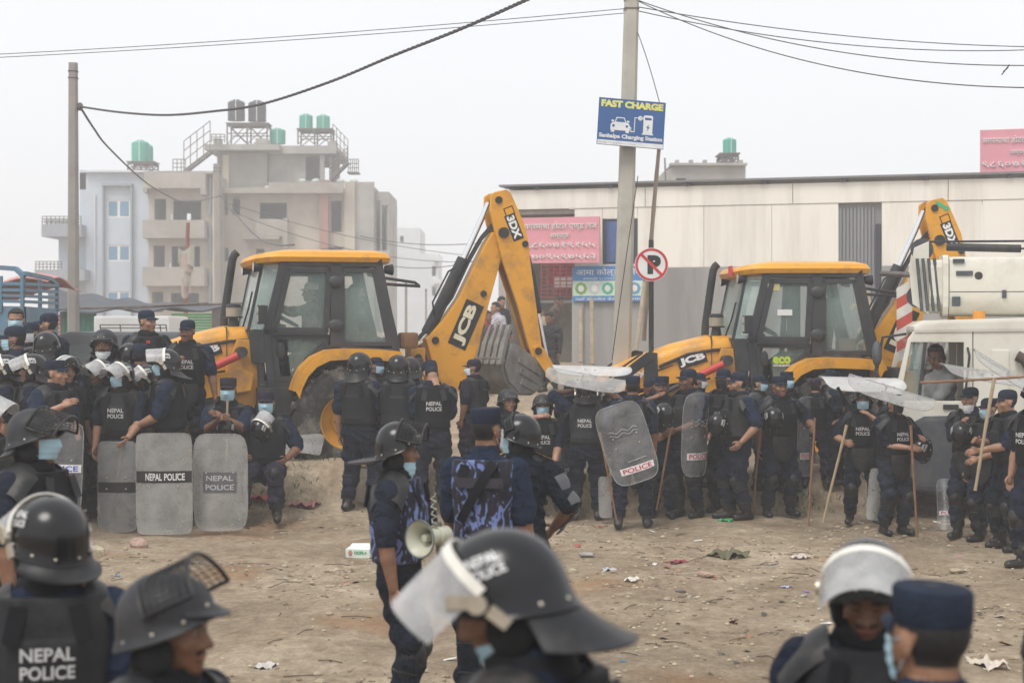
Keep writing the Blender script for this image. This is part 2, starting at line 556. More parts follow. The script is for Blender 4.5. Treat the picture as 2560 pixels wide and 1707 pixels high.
def railing(t, px0, px1, py0, py1, Y, dy, n=6):
    a, b = at(px0, py1, Y), at(px1, py0, Y)
    o = t.location
    y = Y + dy - o.y
    mb = MB()
    x0, x1, z0, z1 = a.x - o.x, b.x - o.x, a.z - o.z, b.z - o.z
    for k in range(n + 1):
        x = x0 + (x1 - x0) * k / n
        mb.bar((x, y, z0), (x, y, z1), .05)
    for q in (0.35, 0.68, 1):
        mb.bar((x0, y, z0 + (z1 - z0) * q), (x1, y, z0 + (z1 - z0) * q), .05)
    return mb.build('railing', STEEL, t)

# ---------------------------------------------------------------- pale blue house
YB = 105.0
A, W, H = make_building('apartment_house', 'pale blue apartment house with a grey window bay and corner balconies', YB, 9, 215, 371, 431, PALEB,
                        holes=[(268, 325, 500, 544), (268, 325, 612, 653), (268, 325, 728, 775)])
for (a, b) in ((258, 262), (329, 333)):
    bpart(A, 'window_bay_trim', a, b, 464, 790, YB, -.35, -.003, GREYB)
bpart(A, 'window_bay_trim', 258, 333, 460, 466, YB, -.4, -.003, GREYB)
bpart(A, 'cornice', 213, 373, 427, 432, YB, -.4, 1, WHITER)
for (p0, p1) in ((500, 544), (612, 653), (728, 775)):
    bwindow(A, 268, 325, p0, p1, YB, .1)
bpart(A, 'parapet', 237, 325, 424, 428, YB, .5, 3, CONC2)
# set-back west wing with balconies
bpart(A, 'wing_wall', 140, 215, 590, 800, YB, .6, 8, PALEB)
bpart(A, 'wing_column', 196, 215, 431, 590, YB, .3, 1.2, PALEB)
bpart(A, 'wing_roof', 196, 216, 424, 473, YB, .3, 7.5, PALEB)
bpart(A, 'balcony_slab', 117, 215, 564, 594, YB, -1.2, 4, GREYB)
bpart(A, 'balcony_slab', 102, 226, 676, 703, YB, -1.4, 3, GREYB)
railing(A, 118, 214, 544, 565, YB, -1.1, 9)
railing(A, 104, 168, 656, 677, YB, -1.3, 7)
for k in range(5):
    mb = MB(); p = at(124 + 12 * k, 556, YB) - A.location; mb.tube([(p.x, -.7, p.z - .35), (p.x, -.7, p.z + .2)], [.12, .17], 10); mb.build('plant_pot', WHITER, A)
mb = MB(); p = at(238, 600, YB) - A.location
mb.tube([(p.x, -.08, p.z + 3), (p.x, -.08, p.z - 3)], .06, 6); mb.build('drain_pipe', WHITER, A)

# ---------------------------------------------------------------- unfinished concrete house (balconied front)
B, W, H = make_building('concrete_house', 'unfinished beige concrete house with open balconies beside the pale blue house', YB, 9, 371, 541, 436, PLAST,
                        holes=[(386, 415, 497, 562), (433, 503, 501, 550), (384, 412, 614, 681), (429, 500, 616, 667), (380, 408, 730, 780), (427, 497, 732, 775)],
                        back_holes=[(398, 410, 510, 540)])
bpart(B, 'parapet', 369, 537, 431, 437, YB, -.9, .3, CONC2)
bpart(B, 'balcony_slab', 369, 520, 436, 474, YB, -1.0, -.003, CONC)
for (p0, p1) in ((553, 598), (669, 716)):
    bpart(B, 'balcony_front', 367, 520, p0, p1, YB, -1.25, -1.05, CONC)
    bpart(B, 'balcony_slab', 366, 521, p1 - 9, p1, YB, -1.04, -.003, CONC)
    bpart(B, 'balcony_cheek', 508, 520, p0, p1 - 10, YB, -1.04, -.003, CONC)
bpart(B, 'downstand_beam', 366, 376, 474, 484, YB, -1.0, -.003, CONC)
bpart(B, 'downstand_beam', 508, 521, 474, 490, YB, -1.0, -.003, CONC)
bpart(B, 'corner_pier', 533, 545, 440, 800, YB, -.25, -.004, CREAM)
for k in range(3):
    mb = MB(); p = at(526, 445 + 118 * k, YB) - B.location; mb.tube([(p.x, -.2, p.z), (p.x, -.2, p.z - 2.4)], .09, 8); mb.build('drain_pipe', GREYB, B)
for (x, y0, y1) in ((439, 540, 560), (485, 543, 552), (436, 660, 678)):
    mb = MB(); p = at(x, y1, YB) - B.location; q = at(x, y0, YB) - B.location; mb.tube([(p.x, -1.15, p.z), (q.x, -1.15, q.z)], .05, 6); mb.build('reinforcing_bar', WHITER, B)

# ---------------------------------------------------------------- tall unfinished house with roof terrace
YC = 108.0
T, W, H = make_building('terrace_house', 'tall unfinished house with roof terrace, stairs and red column', YC, 11, 549, 862, 484, PLAST,
                        holes=[(552, 569, 492, 538), (581, 600, 492, 538), (649, 717, 507, 560), (827, 862, 502, 580), (555, 571, 620, 653), (640, 661, 622, 650), (554, 568, 735, 770), (820, 862, 617, 680)],
                        back_holes=[(680, 712, 523, 565)])
bpart(T, 'terrace_slab', 545, 862, 473, 486, YC, -1.0, -.003, CONC)
bpart(T, 'terrace_parapet', 676, 862, 459, 473, YC, -.9, -.6, CONC)
bpart(T, 'balcony_front', 645, 722, 550, 592, YC, -1.0, -.8, CONC)
bpart(T, 'balcony_slab', 612, 704, 593, 600, YC, -1.1, -.003, CONC)
bpart(T, 'balcony_post', 713, 724, 548, 622, YC, -1.05, -.4, CONC)
bpart(T, 'red_column', 801, 823, 452, 622, YC, -.6, -.01, REDC)
bpart(T, 'side_block', 862, 888, 455, 830, YC, -.3, 8, PLAST)
wb = MB()
a = at(888, 830, YC) - T.location; b = at(935, 455, YC) - T.location
wall_holes(wb, (a.x, 0, a.z), (1, 0, 0), b.x - a.x, b.z - a.z, .3, []); wb.span((a.x, .4, a.z), (b.x, 8, b.z - .3)); wb.build('side_block', CONC2, T, fix=False)
wb = MB()
a = at(935, 830, YC) - T.location; b = at(971, 478, YC) - T.location
k = YC / FPX
wall_holes(wb, (a.x, .5, a.z), (1, 0, 0), b.x - a.x, b.z - a.z, .3, [(4 * k, 14 * k, (830 - 625) * k, (830 - 500) * k), (18 * k, 33 * k, (830 - 625) * k, (830 - 512) * k)])
wb.span((a.x, 8, a.z), (b.x, 8.2, b.z - .3)); wb.span((b.x - .2, .8, a.z), (b.x, 8, b.z)); wb.build('end_bay', CONC2, T, fix=False)
# upper storey: two rooms
bpart(T, 'stair_room', 536, 662, 378, 473, YC, 1.0, 7, CONC)
bpart(T, 'corner_pier', 552, 567, 385, 473, YC, .7, .99, CREAM)
bpart(T, 'roof_slab', 513, 700, 362, 376, YC, -.3, 8, CONC2)
bpart(T, 'parapet', 535, 553, 347, 361, YC, -.2, .6, CONC2)
bpart(T, 'parapet', 640, 668, 347, 361, YC, -.2, 1.6, CONC2)
ub = MB()
a = at(664, 473, YC) - T.location; b = at(822, 378, YC) - T.location
hh = [((757 - 664) * k, (817 - 664) * k, (473 - 448) * k, (473 - 386) * k)]
wall_holes(ub, (a.x, 1.4, a.z), (1, 0, 0), b.x - a.x, b.z - a.z, .25, hh)
ub.build('terrace_room_wall', CONC2, T, fix=False); ub = MB()
wall_holes(ub, (a.x, 6.8, a.z), (1, 0, 0), b.x - a.x, b.z - a.z, .25, [((777 - 664) * k, (795 - 664) * k, (473 - 446) * k, (473 - 394) * k)])
ub.build('terrace_room_wall', CONC2, T, fix=False)
bpart(T, 'roof_slab', 668, 838, 361, 381, YC, .8, 8, CONC2)
bpart(T, 'terrace_room_column', 795, 806, 382, 472, YC, 1.1, 1.38, CONC2)
bpart(T, 'parapet', 815, 836, 349, 361, YC, .9, 2, CONC2)
def stair(t, p0, p1, Y, dy, n, rail=2.0):
    a, b = at(p0[0], p0[1], Y) - t.location, at(p1[0], p1[1], Y) - t.location
    mb = MB()
    for k in range(n):
        q = a.lerp(b, (k + .5) / n); mb.box((q.x, dy, q.z), (abs(b.x - a.x) / n, 1.0, .06))
    for s in (-.5, .5):
        mb.bar((a.x, dy + s, a.z), (b.x, dy + s, b.z), .08, .14)
    mb.build('outdoor_stair', STEEL, t)
    mb = MB()
    for q in (.35, .68, 1):
        mb.bar((a.x, dy - .5, a.z + rail * q), (b.x, dy - .5, b.z + rail * q), .05)
    for k in range(5):
        q = a.lerp(b, k / 4); mb.bar((q.x, dy - .5, q.z), (q.x, dy - .5, q.z + rail), .05)
    mb.build('stair_rail', STEEL, t)
stair(T, (468, 432), (533, 382), YC, -.6, 12)
stair(T, (828, 365), (866, 405), YC, 1.5, 9, 1.6)
stair(T, (822, 447), (866, 405), YC, 1.0, 9, 1.0)
railing(T, 437, 468, 401, 432, YC, -.6, 3)
railing(T, 533, 566, 339, 360, YC, -.6, 3)
railing(T, 866, 892, 394, 427, YC, 1.2, 5)
bpart(T, 'landing', 864, 893, 426, 429, YC, 1.0, 2.4, STEEL)
rm = mat('rubble_sacks', (0.5, 0.56, 0.5), 0.9)
for (x, y, r) in ((670, 470, .35), (754, 452, .3), (788, 452, .32), (850, 452, .3), (883, 452, .3)):
    p = at(x, y, YC) - T.location
    mb = MB(); mb.ellipsoid((p.x, .4, p.z), (r, r * .8, r * .6), 8, 5); mb.build('cement_sack', rm, T, smooth=60)

tank_stand(320, 382, 408, 432, YB + 2, 'low steel stand under the green tank on the pale blue house')
tank(351, 352, 405, 44, YB + 2.6, TANKG, 'large green water tank on the roof of the pale blue house', 'roof tanks')
tank(374, 363, 405, 18, YB + 4.2, TANKG, 'narrow green tank tucked behind the large one on the pale blue house', 'roof tanks')
tank_stand(568, 668, 312, 361, YC + 2, 'tall braced steel stand carrying two black tanks')
tank(591, 251, 302, 43, YC + 2.8, TANKB, 'black water tank, western one of the pair on the tall stand', 'roof tanks')
tank(643, 253, 304, 45, YC + 2.8, TANKB, 'black water tank, eastern one of the pair on the tall stand', 'roof tanks')
tank(694, 322, 360, 40, YC + 3, TANKG, 'squat green tank standing straight on the terrace house roof', 'roof tanks')
tank_stand(745, 828, 326, 361, YC + 2, 'braced steel stand carrying two green tanks')
tank(765, 286, 324, 34, YC + 2.8, TANKG, 'green tank, western one of the pair on a stand', 'roof tanks')
tank(808, 288, 324, 34, YC + 2.8, TANKG, 'green tank, eastern one of the pair on a stand', 'roof tanks')

# ---------------------------------------------------------------- far houses
YD = 170.0
D, W, H = make_building('white_house', 'hazy white house far behind the first backhoe loader', YD, 10, 968, 1050, 570, WHITER,
                        holes=[(985, 992, 585, 600), (1000, 1009, 590, 605), (1002, 1009, 640, 655)], zb=1.2)
D2, W, H = make_building('white_house', 'lower hazy white house with stacked corner balconies', YD - 15, 8, 985, 1096, 634, WHITER, holes=[(1080, 1090, 665, 690), (1080, 1090, 715, 740)], zb=1.2)
for p in (634, 690, 748):
    bpart(D2, 'balcony', 1085, 1107, p + 9, p + 20, YD - 15, -1.2, -.003, WHITER)
EY = 75.0
E_, W, H = make_building('rooftop_block', 'grey concrete rooftop block showing above the hall roof', EY, 8, 1676, 1864, 412, CONC2, holes=[(1690, 1715, 446, 460)], zb=1.2)
bpart(E_, 'cornice', 1674, 1866, 409, 415, EY, -.3, .3, CONC2)
for x in (1690, 1725, 1760, 1850):
    bpart(E_, 'roof_stub', x, x + 9, 399, 409, EY, .2, .6, CONC)
tank(1824, 346, 384, 34, EY + 2.5, TANKG, 'green tank above the hall roof', 'roof tanks')
tank_stand(1804, 1845, 389, 411, EY + 2, 'steel stand under the green tank above the hall roof')
mb = MB(); p = at(1664, 460, EY); q = at(1662, 395, EY); mb.tube([p, q], .04, 6); mb.tube([at(1664, 425, EY), at(1690, 412, EY)], .03, 6)
tag(mb.build('antenna_mast', STEEL), 'thin mast standing beside the grey rooftop block', 'mast')

# ================================================================ HALL
HALL_A, HALL_B = Vector((-.16, 41.76, 0)), Vector((15.5, 37.2, 0))       # front wall, west end to east end
HU = (HALL_B - HALL_A).normalized()
HN = Vector((-HU.y, HU.x, 0))                                            # away from the viewer
def hall_pt(px, py, off=0.0):
    "point of the hall front plane seen at a photo pixel, moved off metres towards the viewer"
    t = (px - CX) / FPX
    o = HALL_A - HN * off
    s = (t * o.y - o.x) / (HU.x - t * HU.y)
    p = o + HU * s
    return Vector((p.x, p.y, CAMH + (HY - py) / FPX * p.y)), s
hall = thing('hall', 'long white panelled hall with a grey cement base wall', 'building', HALL_A)
PANEL = mat('white_wall_panel', (0.8, 0.765, 0.69), 0.6, var=0.05, vs=0.6, dirt=(0.52, 0.48, 0.41), dirt_amt=0.6, ds=0.9, streak=True, bump=.1, bs=3)
CEM = mat('grey_cement_render', (0.27, 0.26, 0.25), 0.92, var=0.22, vs=0.8, dirt=(0.4, 0.39, 0.37), dirt_amt=0.6, ds=0.9, streak=True, bump=0.2, bs=8)
ZB, ZS, ZM, ZT = 0.4, 3.82, 5.35, 5.86        # base, panel foot, panel joint, roof
LEN = (HALL_B - HALL_A).length
def hs_(px):
    return hall_pt(px, 600)[1]
def hbox(name, s0, s1, z0, z1, d0, d1, m, parent=None, bev=0):
    "box on the hall front: along it s0..s1, height z0..z1, depth d0..d1 (negative = towards the viewer)"
    mb = MB()
    c = HU * ((s0 + s1) / 2) + HN * ((d0 + d1) / 2) + Vector((0, 0, (z0 + z1) / 2))
    mb.box(c, (s1 - s0, d1 - d0, z1 - z0), Matrix((HU, HN, Vector((0, 0, 1)))).transposed())
    return mb.build(name, m, parent or hall, bevel=bev, fix=bool(bev))
s_rec = hs_(1436)
s_dr0, s_dr1 = hs_(2096), hs_(2204)
s_w0, s_w1 = hs_(1506), hs_(1594)
hbox('cement_base', s_rec, s_dr0, ZB, ZS - .02, 0, .25, CEM)
hbox('cement_base', s_dr1, LEN, ZB, ZS - .02, 0, .25, CEM)
hbox('cement_band', s_rec - .05, s_rec + .25, ZB, ZS, -.06, -.003, CEM)
# upper panels, two rows of sheets with open joints
edges = [0.0]
while edges[-1] < LEN - .4:
    edges.append(edges[-1] + 1.18)
edges[-1] = LEN
ups = sorted({0.0, LEN} | set(np.round(np.arange(3.7, LEN, 3.72), 2)))
for a, b in zip(ups[:-1], ups[1:]):
    hbox('wall_panel', a + .008, b - .008, ZM + .01, ZT, -.02, .1, PANEL)
lo = sorted([s_rec, s_w0, s_w1, s_dr0, s_dr1, LEN] + [s_w1 + 1.7 * k for k in range(1, 4)] + [s_dr1 + 1.18 * k for k in range(1, 6)])
lo = [q for q in lo if q <= LEN and not s_dr0 + .01 < q < s_dr1 - .01]
for a, b in zip(lo[:-1], lo[1:]):
    if (a > s_dr0 - .01 and b < s_dr1 + .01) or b - a < .05:
        continue
    if abs(a - s_w0) < .01:
        z1 = hall_pt(1550, 546)[0].z
        hbox('wall_panel', a + .005, b - .005, z1, ZM, 0, .1, PANEL)
        hbox('wall_panel', a + .005, b - .005, ZS, hall_pt(1550, 661)[0].z, 0, .1, PANEL)
        continue
    hbox('wall_panel', a + .005, b - .005, ZS, ZM, 0, .1, PANEL)
w = hbox('window', s_w0 + .01, s_w1 - .01, hall_pt(1550, 661)[0].z + .01, hall_pt(1550, 546)[0].z - .01, .04, .12, mat('dark_frame', (.03, .035, .05), .5))
hbox('pane', s_w0 + .1, s_w1 - .12, hall_pt(1550, 655)[0].z, hall_pt(1550, 553)[0].z, .02, .035, mat('blue_film_glass', (.05, .1, .26), .15, spec=.6), w)
# corrugated door filling the bay
cm = mat('grey_corrugated', (0.23, 0.235, 0.245), 0.6, metal=0.2, var=0.15, vs=2, streak=True)
n = 10
for k in range(n):
    a = s_dr0 + (s_dr1 - s_dr0) * .84 * k / n
    hbox('corrugated_rib', a + .02, a + (s_dr1 - s_dr0) * .84 / n - .01, ZB + .1, hall_pt(2140, 519)[0].z, .06, .1, cm)
hbox('door_backing', s_dr0, s_dr1, ZB + .1, ZM - .01, .105, .14, cm)
hbox('door_post', s_dr0 + (s_dr1 - s_dr0) * .86, s_dr1 - .02, ZB, hall_pt(2190, 560)[0].z, .0, .1, mat('dark_frame', (.03, .035, .05), .5))
# recessed shop front at the west end
RB = mat('recess_plaster', (0.42, 0.38, 0.33), 0.9, var=0.12)
hbox('recess_back', 0, s_rec, ZB, ZM, 2.6, 2.8, RB)
hbox('recess_side', -.2, 0, ZB, ZT, 0, 2.8, RB)
hbox('recess_side', s_rec, s_rec + .2, ZB, ZM, .26, 2.8, RB)
hbox('recess_ceiling', 0, s_rec, ZM - .12, ZM - .003, .1, 2.6, RB)
hbox('shop_floor', 0, s_rec + .0, ZB, 1.32, .02, 2.6, CEM)
# roof sheet with purlin ends
roofm = mat('grey_roof_sheet', (0.2, 0.2, 0.21), 0.5, metal=0.3, var=0.1)
mb = MB()
c = HU * (LEN / 2) + HN * 4.85 + Vector((0, 0, ZT + .12))
mb.box(c, (LEN + .3, 10.0, .05), Matrix((HU, HN, Vector((0, 0, 1)))).transposed())
mb.build('roof', roofm, hall)
for k in range(9):
    a = .8 + k * 1.95
    hbox('purlin_end', a, a + .12, ZT + .005, ZT + .09, -.12, 1.0, mat('dark_frame', (.03, .035, .05), .5))
hbox('side_wall', -.2, -.0, ZB, ZT, 2.85, 9, PANEL)
hbox('side_wall', LEN - .2, LEN, ZB, ZT, .3, 9, PANEL)
# red shop grille
gr = thing('shop_grille', 'red welded grille and shelf of a small shop under the pink signboard', 'grille', HALL_A + HU * hs_(1338) + HN * .6)
redm = mat('red_oxide_paint', (0.33, 0.06, 0.06), 0.6, var=0.2, vs=8)
mb = MB(); x1 = hs_(1434) - hs_(1338); z0, z1 = hall_pt(1380, 742)[0].z, hall_pt(1380, 660)[0].z
for k in range(7):
    p = HU * (x1 * k / 6); mb.bar((p.x, p.y, z0), (p.x, p.y, z1), .035)
for k in range(9):
    z = z0 + (z1 - z0) * k / 8; p = HU * x1; mb.bar((0, 0, z), (p.x, p.y, z), .03)
mb.build('grille_bars', redm, gr)
mb = MB()
R3 = Matrix((HU, HN, Vector((0, 0, 1)))).transposed()
mb.box(HU * x1 * .45 + HN * .8 + Vector((0, 0, z1 - .25)), (x1 * .8, .05, .5), R3); mb.build('red_cloth', mat('red_cloth', (.45, .03, .05), .8), gr)
mb = MB(); mb.box(HU * x1 * .5 + HN * .9 + Vector((0, 0, z0 + .25)), (x1 * .5, .5, .5), R3); mb.build('display_case', redm, gr, bevel=.01)
mb = MB(); mb.box(HU * x1 * .5 + HN * .2 + Vector((0, 0, z0 - .12)), (x1 * 1.05, .9, .06), R3); mb.build('counter', CEM, gr)
mb = MB(); mb.box(HU * x1 * .45 + HN * .55 + Vector((0, 0, z0 + .42)), (x1 * .5, .03, .3), R3); mb.build('pale_notice', WHITEP, gr)

PINK = mat('pink_board', (0.66, 0.28, 0.33), 0.55, var=0.06, vs=1.5)
LETW = mat('white_lettering', (0.78, 0.78, 0.76), 0.5, var=0.03)
LETB = mat('black_lettering', (0.02, 0.02, 0.022), 0.5)
def hall_sign(name, label, px0, px1, py0, py1, off, m, cat='signboard'):
    a, s0 = hall_pt(px0, py1, off); b, s1 = hall_pt(px1, py0, off)
    t = thing(name, label, cat, a)
    W, H = s1 - s0, b.z - a.z
    mb = MB(); mb.box(HU * W / 2 + HN * .04 + Vector((0, 0, H / 2)), (W, .08, H), R3)
    mb.build('board', m, t, bevel=.008)
    fn = lambda u, v: HU * (W / 2 + u) - HN * .006 + Vector((0, 0, H / 2 + v))
    return t, W, H, fn
def sign_text(t, fn, rows, W, H, m=None, ext=.03, bold=.0):
    for s, u, v, w, h, mm in rows:
        mb = MB(); put_text(mb, s, lambda a, b: fn(a + u * W, b + v * H), w * W, h * H, bold)
        me = mb.mesh('lettering', mm, fix=False)
        if ext:
            bm = bmesh.new(); bm.from_mesh(me)
            r = bmesh.ops.extrude_face_region(bm, geom=bm.faces[:])
            bmesh.ops.translate(bm, vec=-HN * ext, verts=[q for q in r['geom'] if isinstance(q, bmesh.types.BMVert)])
            bmesh.ops.recalc_face_normals(bm, faces=bm.faces)
            bm.to_mesh(me); bm.free()
        link('lettering', me, t)
t, W, H, fn = hall_sign('hotel_signboard', 'pink hotel signboard with raised white Devanagari letters above the shop', 1303, 1499, 541, 659, .55, PINK)
sign_text(t, fn, [('सगरमाथा होटल एण्ड लज', 0.0, .30, .94, .19, LETW), ('सम्पर्क', 0.0, .08, .24, .12, LETW),
                  ('९८६०७१९१५५', 0.0, -.11, .9, .115, LETW), ('९७०९५९७५६३', 0.0, -.36, .9, .115, LETW)], W, H)
t, W, H, fn = hall_sign('hotel_signboard', 'pink signboard with white letters raised on posts above the hall roof', 2450, 2650, 319, 432, -1.2, PINK)
sign_text(t, fn, [('सगरमाथा होटल एण्ड लज', 0.0, .24, .94, .2, LETW), ('सम्पर्क', 0.0, -.06, .24, .12, LETW), ('९८६०७१९१५५', 0.0, -.32, .94, .13, LETW)], W, H)
for u in (.06, .94):
    mb = MB(); p = HU * W * u + HN * .12; mb.bar((p.x, p.y, -.6), (p.x, p.y, H * .9), .1); mb.build('post', STEEL, t)
BLUES = mat('blue_board', (0.06, 0.22, 0.52), 0.5, var=0.06)
t, W, H, fn = hall_sign('shop_signboard', 'blue and white cold store signboard with small pictures on the cement wall', 1432, 1608, 664, 754, .12, BLUES)
mb = MB(); mb.box(HU * W / 2 - HN * .004 + Vector((0, 0, H * .37)), (W, .006, H * .42), R3); mb.build('picture_band', mat('pale_green_print', (.55, .68, .55), .5, var=.15, vs=3), t)
fn2 = lambda u, v: fn(u, v) - HN * .004
sign_text(t, fn2, [('आमा कोल्ड स्टोर', 0, .32, .9, .27, LETW), ('सम्पर्क ९८४१२३५६७८', -.05, .13, .6, .08, LETW), ('यहाँ होलसेल बेसिमाल तथा', 0, -.43, .92, .1, LETW)], W, H, ext=0.006)
cols = [(.2, .35, .1), (.55, .57, .6), (.08, .4, .3), (.6, .55, .12), (.12, .3, .5)]
for k in range(5):
    mb = MB(); u = (-.38 + .19 * k) * W
    mb.add([fn(u + math.cos(q * .785) * .16, -.13 * H + math.sin(q * .785) * .16) - HN * .01 for q in range(8)], [tuple(range(8))])
    mb.add([fn(u + math.cos(q * .785) * .08, -.13 * H + math.sin(q * .785) * .09) - HN * .014 for q in range(8)], [tuple(range(8))], 1)
    mb.build('product_print', [mat('print_%d' % k, cols[k], .5), mat('print_pale', (.7, .72, .66), .5)], t, fix=False)

# poles and sticks leaning on the cement wall
WOOD = mat('weathered_wood', (0.36, 0.29, 0.21), 0.85, var=0.25, vs=6)
BAMB = mat('bamboo', (0.33, 0.25, 0.16), 0.6, var=0.2, vs=8)
def stick(name, label, a, b, r0, r1, m, cat='pole', nodes=0, group=None):
    a, b = Vector(a), Vector(b)
    n = max(8, nodes * 3)
    pts, rs = [], []
    side = Vector((random.uniform(-1, 1), random.uniform(-1, 1), random.uniform(-.3, .3))) * (b - a).length * .006
    for k in range(n + 1):
        q = k / n
        pts.append(a.lerp(b, q) - a + side * math.sin(q * 5 + a.x))
        rs.append((r0 + (r1 - r0) * q) * (1.14 if nodes and k % 3 == 0 else 1))
    mb = MB(); mb.tube(pts, rs, 7)
    o = mb.build(name, m, smooth=50); o.location = a
    return tag(o, label, cat, group)
for (x0, y0, x1, y1, lb) in ((1452, 905, 1452, 770, 'short upright wooden stake before the cement wall'), (1481, 910, 1479, 745, 'thicker upright wooden post before the cement wall'),
                             (1588, 885, 1612, 705, 'pale lath leaning on the cement wall by the parking sign')):
    stick('wooden_stake', lb, at(x0, y0, 37.5), at(x1, y1, 37.9), .055, .05, WOOD, 'stake')
for (x0, y0, x1, y1, lb) in ((2185, 860, 2168, 725, 'leaning wooden prop behind the second backhoe cab'), (2150, 825, 2195, 850, 'low slanting batten behind the second backhoe cab'), (2130, 768, 2180, 762, 'level wooden batten behind the second backhoe cab')):
    stick('wooden_prop', lb, at(x0, y0, 36.3), at(x1, y1, 36.6), .07, .06, WOOD, 'prop')
# ================================================================ BACKHOE LOADERS
YEL = mat('digger_yellow', (0.72, 0.33, 0.025), 0.42, var=0.06, vs=2, dirt=(0.30, 0.17, 0.07), dirt_amt=0.75, ds=2.6, spec=0.45)
BLK = mat('black_paint', (0.022, 0.024, 0.028), 0.5, var=0.3, vs=4, dirt=(0.12, 0.1, 0.08), dirt_amt=0.35, ds=3)
CABG = mat('cab_grey', (0.035, 0.038, 0.043), 0.5, var=0.2, vs=3, dirt=(0.1, 0.09, 0.08), dirt_amt=0.3, ds=2)
RUB = mat('dusty_tyre_rubber', (0.045, 0.042, 0.04), 0.9, var=0.3, vs=6, dirt=(0.27, 0.235, 0.19), dirt_amt=0.9, ds=3, bump=0.3, bs=30)
CHROME = mat('chrome_rod', (0.75, 0.76, 0.78), 0.18, metal=1.0, var=0.03)
BUCK = mat('worn_bucket_steel', (0.23, 0.22, 0.21), 0.6, metal=0.2, var=0.3, vs=5, dirt=(0.3, 0.27, 0.23), dirt_amt=0.6, ds=4, bump=0.15, bs=20)
RUSTP = mat('brown_inner_plate', (0.22, 0.11, 0.05), 0.75, var=0.25, vs=5)
REDCYL = mat('red_ram_cover', (0.5, 0.045, 0.04), 0.5, var=0.1)
CGLASS = mat('tinted_cab_glass', (0.42, 0.55, 0.52), 0.05, var=0.06, vs=1.5, spec=0.5, alpha=0.15)
WGLASS = mat('windscreen_glass', (0.55, 0.68, 0.64), 0.05, var=0.06, vs=1.5, spec=0.5, alpha=0.34)  # mint glass, lighter and less clear: sky reflection put into the colour
LAMPG = mat('lamp_lens', (0.6, 0.6, 0.56), 0.15, spec=0.7)
DECALK = mat('decal_black', (0.02, 0.019, 0.018), 0.45)
DECALW = mat('decal_cream', (0.72, 0.66, 0.5), 0.5)
DECALP = mat('decal_white', (0.78, 0.78, 0.78), 0.45)
RIMY = mat('rim_yellow', (0.66, 0.32, 0.03), 0.5, var=0.1, vs=4, dirt=(0.3, 0.22, 0.12), dirt_amt=0.5, ds=5)

def ring_loft(mb, prof, cx, cy_, cz, seg=36, mi=0):
    "wheel-like surface of revolution about the y axis; prof is (radius, y)"
    rings = [[Vector((cx + r * math.cos(2 * math.pi * k / seg), cy_ + y, cz + r * math.sin(2 * math.pi * k / seg))) for k in range(seg)] for r, y in prof]
    mb.loft(rings, mi, caps=False)
def wheel(t, x, y, R, w, rim, side, lugs=22):
    "tractor wheel: ribbed tyre with chevron lugs, dished rim, hub and nuts"
    z = R
    mb = MB()
    s = side
    ring_loft(mb, [(rim, -w * .42 * s), (rim + (R - rim) * .5, -w * .5 * s), (R * .95, -w * .44 * s), (R * .96, 0), (R * .95, w * .44 * s), (rim + (R - rim) * .5, w * .5 * s), (rim, w * .42 * s), (rim, -w * .42 * s)], x, y, z)
    for k in range(lugs):
        for sd in (-1, 1):
            a = 2 * math.pi * (k + (0.5 if sd > 0 else 0)) / lugs
            pts = []
            for q, da in ((.04, .0), (.28, .09), (.5, .15)):
                aa = a + da
                pts.append((aa, sd * q * w))
            for (a0, y0), (a1, y1) in zip(pts[:-1], pts[1:]):
                P = lambda aa, yy, r: Vector((x + r * math.cos(aa), y + yy, z + r * math.sin(aa)))
                h = .05
                rb0 = R * .94; rt = R
                v = [P(a0 - h, y0, rb0), P(a0 + h, y0, rb0), P(a1 + h, y1, rb0 * .98), P(a1 - h, y1, rb0 * .98), P(a0 - h * .7, y0, rt), P(a0 + h * .7, y0, rt), P(a1 + h * .7, y1, rt * .985), P(a1 - h * .7, y1, rt * .985)]
                mb.add(v, [(0, 3, 2, 1), (4, 5, 6, 7), (0, 1, 5, 4), (1, 2, 6, 5), (2, 3, 7, 6), (3, 0, 4, 7)])
    ty = mb.build('tyre', RUB, t, smooth=40)
    mb = MB()
    ring_loft(mb, [(rim * 1.04, w * .40 * s), (rim * .95, w * .40 * s), (rim * .9, w * .18 * s), (rim * .55, w * .12 * s), (rim * .5, w * .2 * s), (rim * .3, w * .22 * s), (rim * .28, w * .3 * s), (0.005, w * .3 * s)], x, y, z)
    rm_ = mb.build('rim', RIMY, ty, smooth=35)
    for k in range(8):
        a = 2 * math.pi * k / 8
        mb = MB(); p = Vector((x + rim * .42 * math.cos(a), y + w * .22 * s, z + rim * .42 * math.sin(a)))
        mb.tube([p, p + Vector((0, s * .035, 0))], .018, 6); mb.build('wheel_nut', BLK, ty)
    return ty

def frame_bars(mb, pts, y, w, t, closed=True):
    "welded frame along a polyline of (x, z) at side y"
    n = len(pts)
    for k in range(n if closed else n - 1):
        a, b = pts[k], pts[(k + 1) % n]
        A_, B_ = Vector((a[0], y, a[1])), Vector((b[0], y, b[1]))
        d = (B_ - A_).normalized() * w * .45
        mb.bar(A_ - d, B_ + d, t, w, up=(0, 1, 0) if False else (-(B_ - A_).z, 0, (B_ - A_).x))
def prism_xz(mb, poly, y, t, mi=0):
    mb.prism(poly, (0, y, 0), (1, 0, 0), (0, 0, 1), t, mi)

